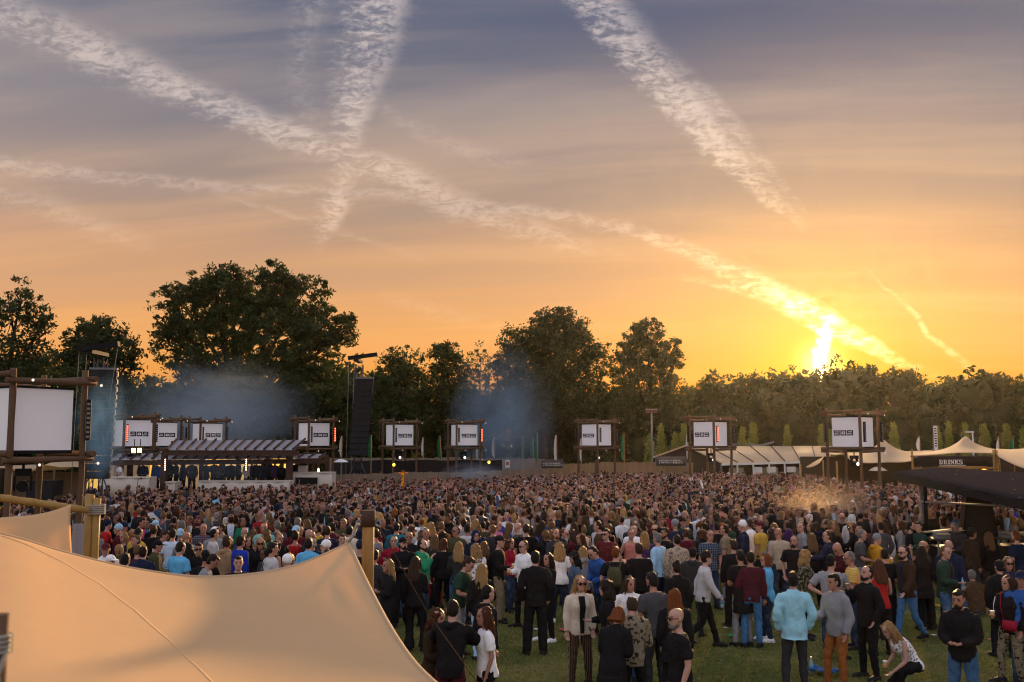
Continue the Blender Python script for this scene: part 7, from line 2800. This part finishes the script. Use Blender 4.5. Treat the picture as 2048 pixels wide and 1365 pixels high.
def near_crowd(pts, count):
    r = random.Random(12)
    poses_m = ['stand', 'stand', 'look', 'hold', 'front', 'cross', 'pocket', 'talk', 'drink', 'stand']
    used = {}
    out = 0
    for (x, y) in pts[:count]:
        for t in range(60):
            sex, hair, hcol, top, H, bot = rand_person(r)
            tcol = r.choice(TOPC)
            bcol = r.choice(BOTC)
            pose = r.choice(['stand', 'stand', 'look', 'hold', 'front', 'pocket', 'talk'])
            if pose in ('talk', 'pocket') and top == 'tank':
                pose = 'stand'
            lab = make_label(sex, hair, hcol, top, tcol, bot, bcol, 'plain', 'in the packed crowd', ())
            if lab not in LABELS:
                break
        LABELS.add(lab)
        ex = []
        if sex == 'm' and r.random() < .22:
            ex.append('beard')
        if r.random() < .2:
            ex.append('glasses')
        person((x, y, 0), H, sex, pose, facing(x, y, r), hair, hcol, top, tcol, bot, bcol, lab, extras=ex, skin=r.choice(SKINS[:4] * 4 + SKINS[4:]), bw=r.uniform(.97, 1.06))


LODS = {}


def lod_variant(pose, sex, hair, top, bot, voxel, tris):
    """low-detail figure: vertices, triangles and the region of each triangle"""
    s = skeleton(pose, sex)
    groups = [body_solids(pose, sex), [([s['head'] @ v for v in V], F) for V, F in hair_solids(hair)], top_solids(pose, sex, top), bottom_solids(pose, sex, bot), [foot(s['legs'][q][2], s['footyaw'][q], .009) for q in 'LR']]
    kd_pts = []
    # skin shows only at head, neck, hands and bare arms; the covered body must not colour the clothes
    bare = [limb([s['spine'](.575), s['spine'](.61), s['head'] @ V3(0, .015, -.06)], [.05, .05, .05])] + head_solids(s['head'], sex == 'f')
    for q, sg in (('L', 1), ('R', -1)):
        sh, e, w, d = s['arm'][q]
        bare += hand_solids(w, d, sg)
        if top in ('tee', 'tank'):
            bare.append(limb([sh.lerp(e, .80 if top == 'tee' else .1), e, w], [.045, .040, .030]))
    for gi, g in enumerate([bare] + groups[1:]):
        for V, F in g:
            for v in V:
                kd_pts.append((v, gi))
            for f in F:
                c = sum((V[i] for i in f), Vector()) / len(f)
                kd_pts.append((c, gi))
    kd = KDTree(len(kd_pts))
    for i, (v, gi) in enumerate(kd_pts):
        kd.insert(v, i)
    kd.balance()
    sol = [q for g in groups for q in g]
    me = fuse('lod', sol, voxel, 1.0)
    n = len(me.polygons) * 2
    bpy.data.meshes.remove(me)
    hz = s['head'].translation.z - .16
    me = fuse('lod', sol, voxel, min(1.0, tris / n), protect=(lambda c: c.z > hz) if tris > 400 else None, keep=1.0)
    me.calc_loop_triangles()
    V = np.empty(len(me.vertices) * 3, dtype=np.float32)
    me.vertices.foreach_get('co', V)
    V = V.reshape(-1, 3)
    F = np.empty(len(me.loop_triangles) * 3, dtype=np.int32)
    me.loop_triangles.foreach_get('vertices', F)
    F = F.reshape(-1, 3)
    cen = V[F].mean(1)
    reg = np.array([kd_pts[kd.find(Vector(c))[1]][1] for c in cen], dtype=np.int32)
    bpy.data.meshes.remove(me)
    return V, F, reg


def crowd_material():
    m = bpy.data.materials.new('crowd_clothes')
    m.use_nodes = True
    k = NT(m.node_tree)
    m.node_tree.nodes.clear()
    out = k.new('ShaderNodeOutputMaterial')
    p = k.new('ShaderNodeBsdfPrincipled')
    c = k.new('ShaderNodeAttribute', attribute_name='own_colour').outputs['Color']
    n = k.noise(k.new('ShaderNodeTexCoord').outputs['Object'], 14.0, 3.0)
    col = k.vm('SCALE', c, k.m('MULTIPLY_ADD', n, 0.8, 0.6))
    k.put(p.inputs['Base Color'], col)
    p.inputs['Roughness'].default_value = 0.7
    p.inputs['Specular IOR Level'].default_value = 0.15
    tr = k.new('ShaderNodeBsdfTranslucent')
    k.put(tr.inputs[0], col)
    mx = k.new('ShaderNodeMixShader')
    mx.inputs[0].default_value = 0.12
    k.l.new(p.outputs[0], mx.inputs[1])
    k.l.new(tr.outputs[0], mx.inputs[2])
    k.l.new(mx.outputs[0], out.inputs[0])
    return m


def far_crowd(pts):
    """all the rest of the packed crowd as one mass"""
    r = random.Random(5)
    specs = []
    for pose, sex, hair, top in (('stand', 'm', 'crop', 'tee'), ('look', 'm', 'short', 'jacket'), ('front', 'm', 'short', 'hoodie'), ('stand', 'm', 'bald', 'tee'), ('hold', 'm', 'wavy', 'long'), ('pocket', 'm', 'cap', 'hoodie'), ('up', 'm', 'crop', 'tee'), ('up2', 'm', 'short', 'long'),
                                 ('stand', 'f', 'long', 'tee'), ('look', 'f', 'longwavy', 'jacket'), ('front', 'f', 'bob', 'long'), ('hold', 'f', 'pony', 'tank'), ('stand', 'f', 'longwavy', 'jacket'), ('up', 'f', 'long', 'tee'), ('talk', 'f', 'bun', 'tee'), ('look', 'm', 'quiff', 'shirt')):
        specs.append((pose, sex, hair, top))
    mids = [lod_variant(p, s_, h, t, 'slim', .028, 620) for p, s_, h, t in specs]
    fars = [lod_variant(p, s_, h, t, 'slim', .036, 290) for p, s_, h, t in specs]
    wts = [8, 7, 6, 3, 4, 3, 1.0, .5, 6, 6, 3, 3, 5, .7, 2, 4]
    VV, FF, CC_ = [], [], []
    base = 0
    for i, (x, y) in enumerate(pts):
        q = r.choices(range(len(specs)), wts)[0]
        if q in (6, 7, 13) and y < 36:
            q = 0
        V, F, reg = (mids if y < 33 else fars)[q]
        sex, hair = specs[q][1], specs[q][2]
        H = r.gauss(1.80, .06) if sex == 'm' else r.gauss(1.68, .055)
        k = H / (1.79 if sex == 'm' else 1.675)
        a = R(facing(x, y, r))
        ca, sa = math.cos(a) * k, math.sin(a) * k
        W = np.empty_like(V)
        W[:, 0] = V[:, 0] * ca - V[:, 1] * sa + x
        W[:, 1] = V[:, 0] * sa + V[:, 1] * ca + y
        W[:, 2] = V[:, 2] * k
        sk = r.choice(SKINS[:4] * 4 + SKINS[4:])
        if hair == 'cap':
            hc = CC[r.choice(['black', 'navy', 'grey', 'white', 'maroon'])]
        elif hair == 'bald':
            hc = sk
        else:
            hc = HC[r.choice(['black'] * 6 + ['dark brown'] * 11 + ['brown'] * 8 + ['auburn'] * 2 + ['fair'] * 3 + (['blond'] * 4 if sex == 'f' else ['fair']) + ['ginger', 'grey'])]
        pal = np.array([sk, hc, CC[r.choice(TOPC)], CC[r.choice(BOTC)], (.03, .03, .03)], dtype=np.float32)
        pal *= r.uniform(.62, 1.02)
        VV.append(W)
        FF.append(F + base)
        CC_.append(pal[reg])
        base += len(V)
    V = np.concatenate(VV)
    F = np.concatenate(FF)
    C_ = np.concatenate(CC_)
    me = np_mesh('crowd', V, F, crowd_material(), True)
    at_ = me.attributes.new('own_colour', 'FLOAT_COLOR', 'FACE')
    rgba = np.ones((len(F), 4), dtype=np.float32)
    rgba[:, :3] = C_
    at_.data.foreach_set('color', rgba.ravel())
    o = link('crowd', me)
    tag(o, 'packed festival crowd filling the field up to the stage', kind='stuff')
    print('CROWD', len(pts), len(F))


def stage_people():
    r = random.Random(8)
    desc = ['by the counter', 'at the yellow panel', 'near the corner post', 'behind the low counter', 'at the decks', 'next to the DJ', 'beside the orange light dots', 'at the rear wall']
    L = [(212, 953, 50.5, 'm', 'black', 'hold'), (243, 938, 51.0, 'm', 'white', 'bow'), (286, 935, 51.5, 'm', 'navy', 'front'), (313, 940, 51.8, 'm', 'blue', 'stand'), (353, 938, 53, 'm', 'black', 'front'), (366, 937, 54, 'f', 'charcoal', 'stand'), (384, 942, 53, 'm', 'dark grey', 'pocket'),
         (412, 936, 53, 'm', 'black', 'stand'), (428, 933, 54.5, 'm', 'navy', 'hold'), (447, 938, 54, 'f', 'black', 'stand'), (462, 935, 53.5, 'm', 'charcoal', 'stand'), (478, 938, 54, 'm', 'teal', 'front'), (494, 936, 52.5, 'm', 'white', 'front'),
         (513, 932, 54, 'm', 'black', 'stand'), (526, 939, 53.5, 'f', 'navy', 'stand'), (540, 938, 54, 'm', 'charcoal', 'talk'), (550, 934, 53, 'm', 'purple', 'up'), (563, 939, 53, 'f', 'black', 'stand'), (594, 940, 55, 'm', 'black', 'stand'), (436, 944, 52.6, 'm', 'dark grey', 'bow'), (503, 943, 55.5, 'f', 'burgundy', 'look'), (340, 940, 55, 'm', 'dark green', 'stand')]
    for i, (px, py, Y, sex, c, pose) in enumerate(L):
        p = at(px, py, Y)
        hair = r.choice(['short', 'crop', 'wavy']) if sex == 'm' else r.choice(['long', 'longwavy', 'pony'])
        hcol = r.choice(['black', 'dark brown', 'brown', 'fair'])
        top = r.choice(['tee', 'jacket', 'long'])
        lab = '%s on stage, %s %s, %s, %s' % ('man' if sex == 'm' else 'woman', c, TOPWORD[top], HAIRWORD[hair].format(hcol), desc[i * len(desc) // len(L)])
        while lab in LABELS:
            hcol = {'black': 'brown', 'brown': 'fair', 'fair': 'dark brown', 'dark brown': 'grey', 'grey': 'white'}[hcol]
            lab = '%s on stage, %s %s, %s, %s' % ('man' if sex == 'm' else 'woman', c, TOPWORD[top], HAIRWORD[hair].format(hcol), desc[i * len(desc) // len(L)])
        LABELS.add(lab)
        person((p.x, Y, 1.124), 1.79 if sex == 'm' else 1.68, sex, pose, r.uniform(-70, 70) if pose != 'up' else 20, hair, hcol, top, c, 'jeans', 'black', lab, group='people on the stage')

# ------------------------------------------------------------------ stage smoke
def smoke(label, px, py, Y, rx, rz, ry, dens, col, seed, nscale=1.6, aniso=0.0):
    p = at(px, py, Y)
    m = bpy.data.materials.new('smoke')
    m.use_nodes = True
    k = NT(m.node_tree)
    m.node_tree.nodes.clear()
    out = k.new('ShaderNodeOutputMaterial')
    v = k.new('ShaderNodeVolumePrincipled')
    tc = k.new('ShaderNodeTexCoord').outputs['Object']
    d = k.vm('LENGTH', tc)
    n = k.noise(k.vm('ADD', tc, (seed * 3.7, seed * 1.3, seed * 2.1)), nscale, 5.0, 0.62, 1.0)
    fall = k.smooth(k.m('ADD', d, k.m('MULTIPLY', k.m('SUBTRACT', n, 0.5), 2.0)), 0.92, 0.15)
    k.put(v.inputs['Density'], k.m('MULTIPLY', k.m('MULTIPLY', fall, k.smooth(n, 0.30, 0.72)), dens))
    k.put(v.inputs['Color'], col)
    v.inputs['Anisotropy'].default_value = aniso
    k.l.new(v.outputs[0], out.inputs['Volume'])
    m.cycles.volume_step_rate = 2.0
    o = MB().ball((0, 0, 0), 1.0, 20, 12).build('smoke', m, None, p)
    o.scale = (rx / FPX * Y, ry, rz / FPX * Y)
    tag(o, label, kind='stuff')


def build_smoke():
    B = (0.60, 0.76, 0.90)  # blue of the skylight is put into the smoke colours
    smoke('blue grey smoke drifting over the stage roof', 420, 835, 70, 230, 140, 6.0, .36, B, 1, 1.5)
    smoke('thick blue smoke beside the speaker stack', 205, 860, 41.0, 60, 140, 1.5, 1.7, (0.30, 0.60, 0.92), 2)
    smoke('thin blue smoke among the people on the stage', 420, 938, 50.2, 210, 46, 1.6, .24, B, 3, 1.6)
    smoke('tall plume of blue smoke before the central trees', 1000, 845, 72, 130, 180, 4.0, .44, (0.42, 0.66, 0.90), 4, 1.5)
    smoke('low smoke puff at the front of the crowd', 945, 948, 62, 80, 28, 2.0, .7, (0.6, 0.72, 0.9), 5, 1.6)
    smoke('sunlit warm smoke puff over the crowd', 1660, 1012, 33, 140, 62, 2.6, .34, (1.0, 0.80, 0.55), 6, 1.5, 0.3)  # warmth of the low sun put into this puff's colour


def build_haze():
    m = bpy.data.materials.new('haze')
    m.use_nodes = True
    k = NT(m.node_tree)
    m.node_tree.nodes.clear()
    out = k.new('ShaderNodeOutputMaterial')
    v = k.new('ShaderNodeVolumePrincipled')
    k.put(v.inputs['Color'], (1.0, 0.92, 0.82))
    v.inputs['Density'].default_value = 0.00005
    v.inputs['Anisotropy'].default_value = 0.82
    k.l.new(v.outputs[0], out.inputs['Volume'])
    o = MB().box(-160, 160, -60, 150, -1.0, 26.0).build('haze', m)  # air volume added for the warm veil of glare about the sun
    tag(o, 'thin warm haze added over the whole field for the glow near the sun', kind='stuff')


# ------------------------------------------------------------------ small things on the lawn and in the crowd
def crumple(name, label, px, py, size, m, seed, flat=.35, cat='litter', bend=1.0):
    """crushed or draped soft thing: a noise-bent sheet with thickness resting on the grass"""
    p = at_z(px, py, 0.0)
    n = 9
    rows = []
    for i in range(n):
        row = []
        for j in range(n):
            u, v = i / (n - 1) - .5, j / (n - 1) - .5
            e = mnoise.noise(Vector((u * 4 + seed, v * 4, seed * 1.7)))
            e2 = mnoise.noise(Vector((u * 5, v * 5 + seed, 7.0 + seed)))
            k = 1 - 1.6 * (u * u + v * v)
            row.append((u * size[0] * (1 + .3 * e2), v * size[1] * (1 + .3 * e), max(.006, (flat * .5 * k + .35 * e * bend) * size[2] + .5 * size[2])))
        rows.append(row)
    o = MB().grid(rows, .006).build(name, m, None, (p.x, p.y, .004), (0, 0, seed * 1.3))
    tag(o, label, cat)
    return o


def build_small():
    bm_ = bottle_mesh()
    for i, (px, py, lab) in enumerate(((1611, 1350, 'clear water bottle standing on the grass, the one away from the blue jacket'), (1623, 1350, 'clear water bottle standing on the grass beside the blue jacket'))):
        p = at_z(px, py, 0)
        c = link('water_bottle', bm_[0], None, None, (p.x, p.y, .002))
        link('wrapper', bm_[1], None, c)
        link('lid', bm_[2], None, c)
        c.scale = (1.15, 1.15, 1.25)
        tag(c, lab, 'bottle', 'water bottles')
    crumple('dropped_jacket', 'crumpled blue jacket lying on the grass by two bottles', 1648, 1352, (.46, .30, .16), mat('blue_jacket', (0.02, 0.09, 0.24), .8, .4, 8), 2, cat='jacket')
    crumple('crushed_cup', 'crushed bright green cup on the lawn', 1463, 1275, (.13, .12, .06), mat('green_plastic', (0.02, 0.36, 0.10), .4, .2), 3)
    crumple('snack_tray', 'red and white paper tray on the grass by white sneakers', 1130, 1264, (.34, .14, .05), mat('red_white_paper', (0.55, 0.08, 0.09), .8, .9, 14), 4)
    crumple('paper_plate', 'white paper plate lying behind the striding man', 1396, 1256, (.15, .12, .03), M_WHITE, 5, bend=.3)
    crumple('napkin', 'small white napkin near the pale-legged man', 1451, 1258, (.07, .07, .03), M_WHITE, 6)
    crumple('pink_wrapper', 'pink crumpled wrapper by the red handbag woman', 1986, 1283, (.16, .10, .05), mat('pink_paper', (0.60, 0.18, 0.24), .7, .3), 7)
    crumple('cardboard_lid', 'flat pale cardboard lid on the lawn behind the bearded man', 1905, 1355, (.28, .11, .02), mat('cardboard', (0.46, 0.30, 0.17), .8, .2), 8, bend=.15)
    crumple('paper_scrap', 'torn white paper scrap beside the strolling man', 1845, 1259, (.14, .08, .05), M_WHITE, 9)
    crumple('clear_cup', 'squashed clear cup in the middle of the lawn', 1868, 1274, (.09, .08, .05), M_WHITE, 10)
    crumple('receipt', 'tiny white receipt on the grass under the crouching woman', 1807, 1300, (.06, .05, .02), M_WHITE, 11)
    crumple('picnic_sheet', 'yellow plastic sheet under the seated man', 1930, 1215, (1.3, .5, .02), mat('yellow_sheet', (0.45, 0.28, 0.03), .6, .3), 12, bend=.2, cat='sheet')
    crumple('paper_cup', 'white paper cup lying near the black jacket man', 1072, 1262, (.09, .08, .05), M_WHITE, 13)
    crumple('straw_wrapper', 'white wrapper near the flared trousers', 797, 1284, (.06, .05, .02), M_WHITE, 14)
    p = at_z(868, 1210, 0)
    bg = empty('ground_backpack', (p.x, p.y, 0))
    V, F = loft([(V3(0, 0, 0.004), V3(1, 0, 0), V3(0, 1, 0), .17, .13), (V3(0, 0, .14), V3(1, 0, 0), V3(0, 1, 0), .18, .13), (V3(0, .02, .34), V3(1, 0, 0), V3(0, 1, 0), .14, .10), (V3(0, .03, .44), V3(1, 0, 0), V3(0, 1, 0), .07, .05)], 14, 2.8)
    MB().add(V, F, True).build('body', M_BLACKCLOTH, bg)
    MB().tube([(-.05, .03, .43), (0, .03, .50), (.05, .03, .43)], .012, 6).build('handle', M_BLACKCLOTH, bg)
    V, F = loft([(V3(0, -.12, .05), V3(1, 0, 0), V3(0, 1, 0), .11, .03), (V3(0, -.13, .20), V3(1, 0, 0), V3(0, 1, 0), .10, .03)], 10, 3)
    MB().add(V, F, True).build('pocket', M_BLACKCLOTH, bg)
    tag(bg, 'black backpack standing on the grass between dancers', 'backpack')
    # orange giraffe held above the crowd
    q = at(805, 942, 46)
    g = empty('giraffe_totem', (q.x, 46, 1.3))
    h = q.z - 1.3
    mo = mat('orange_felt', (0.80, 0.26, 0.02), .8, .35, 9.0)
    V, F = loft([(V3(0, 0, 0), V3(1, 0, 0), V3(0, 1, 0), .075, .07), (V3(.01, 0, h * .5), V3(1, 0, 0), V3(0, 1, 0), .065, .06), (V3(.02, 0, h * .86), V3(1, 0, 0), V3(0, 1, 0), .06, .06)], 10, 2)
    MB().add(V, F, True).build('neck', mo, g)
    MB().ball((.02, -.08, h * .88), (.085, .16, .075), 10, 7).ball((.02, -.20, h * .85), (.065, .07, .05), 10, 6).build('head', mo, g)
    for sx in (-1, 1):
        MB().ball((.02 + sx * .15, 0, h * .92), (.085, .02, .035), 8, 5).build('ear', mo, g)
        MB().tube([(.02 + sx * .035, 0, h * .93), (.02 + sx * .05, 0, h)], .014, 6).ball((.02 + sx * .05, 0, h), .025, 7, 5).build('horn', mo, g)
    for j in range(6):
        MB().ball((.012 + .052 * math.cos(j * 2.1), -.055, h * (.12 + .13 * j)), (.028, .014, .035), 7, 5).build('spot', mat('brown_felt', (0.35, 0.08, 0.01), .8, .2), g)
    tag(g, 'bright orange giraffe figure held up above the crowd', 'giraffe')
    for px, py, Y, lab in ((788, 930, 63.5, 'small yellow lamp glowing on the black screening'), (978, 925, 66.5, 'round yellow lamp at the end of the black screening')):
        q = at(px, py, Y)
        l = empty('yellow_lamp', q)
        MB().tube([(0, .12, 0), (0, -.02, 0)], [.05, .11], 10).build('housing', M_BLACK, l)
        MB().ball((0, -.05, 0), (.09, .03, .10), 10, 6).build('lamp_face', glowing('yellow_lamp_glow', (1.0, 0.72, 0.05), 2.0), l)
        MB().tube([(0, .10, -q.z), (0, .10, 0)], .025, 6).build('stand', M_BLACK, l)
        tag(l, lab, 'lamp')
    for px, py, Y, lab in ((962, 926, 71, 'small white notice with a red mark on the fence, in the smoke'), (1015, 928, 71, 'small white notice with dark figure on the fence')):
        q = at(px, py, Y)
        s = empty('fence_notice', q)
        MB().box(-.16, .16, -.01, .01, -.28, .28).build('board', M_WHITE, s)
        MB().box(-.09, .09, -.02, -.012, -.1, .14).build('mark', mat('red_mark', (0.5, 0.05, 0.04)), s)
        MB().tube([(0, .03, -q.z), (0, .03, -.28)], .02, 5).build('stake', M_TIMBER_D, s)
        tag(s, lab, 'notice')

build_named()
stage_people()
get_body('look', 'f')
build_ground()
build_trees()
build_towers()
build_speakers()
build_stage()
build_fences()
build_far_tents()
build_booth()
build_near_tent()
PTS = scatter()
NEAR = max(0, 300 - len(PEOPLE))
near_crowd(PTS, NEAR)
far_crowd(PTS[NEAR:])
build_small()
build_smoke()
build_haze()
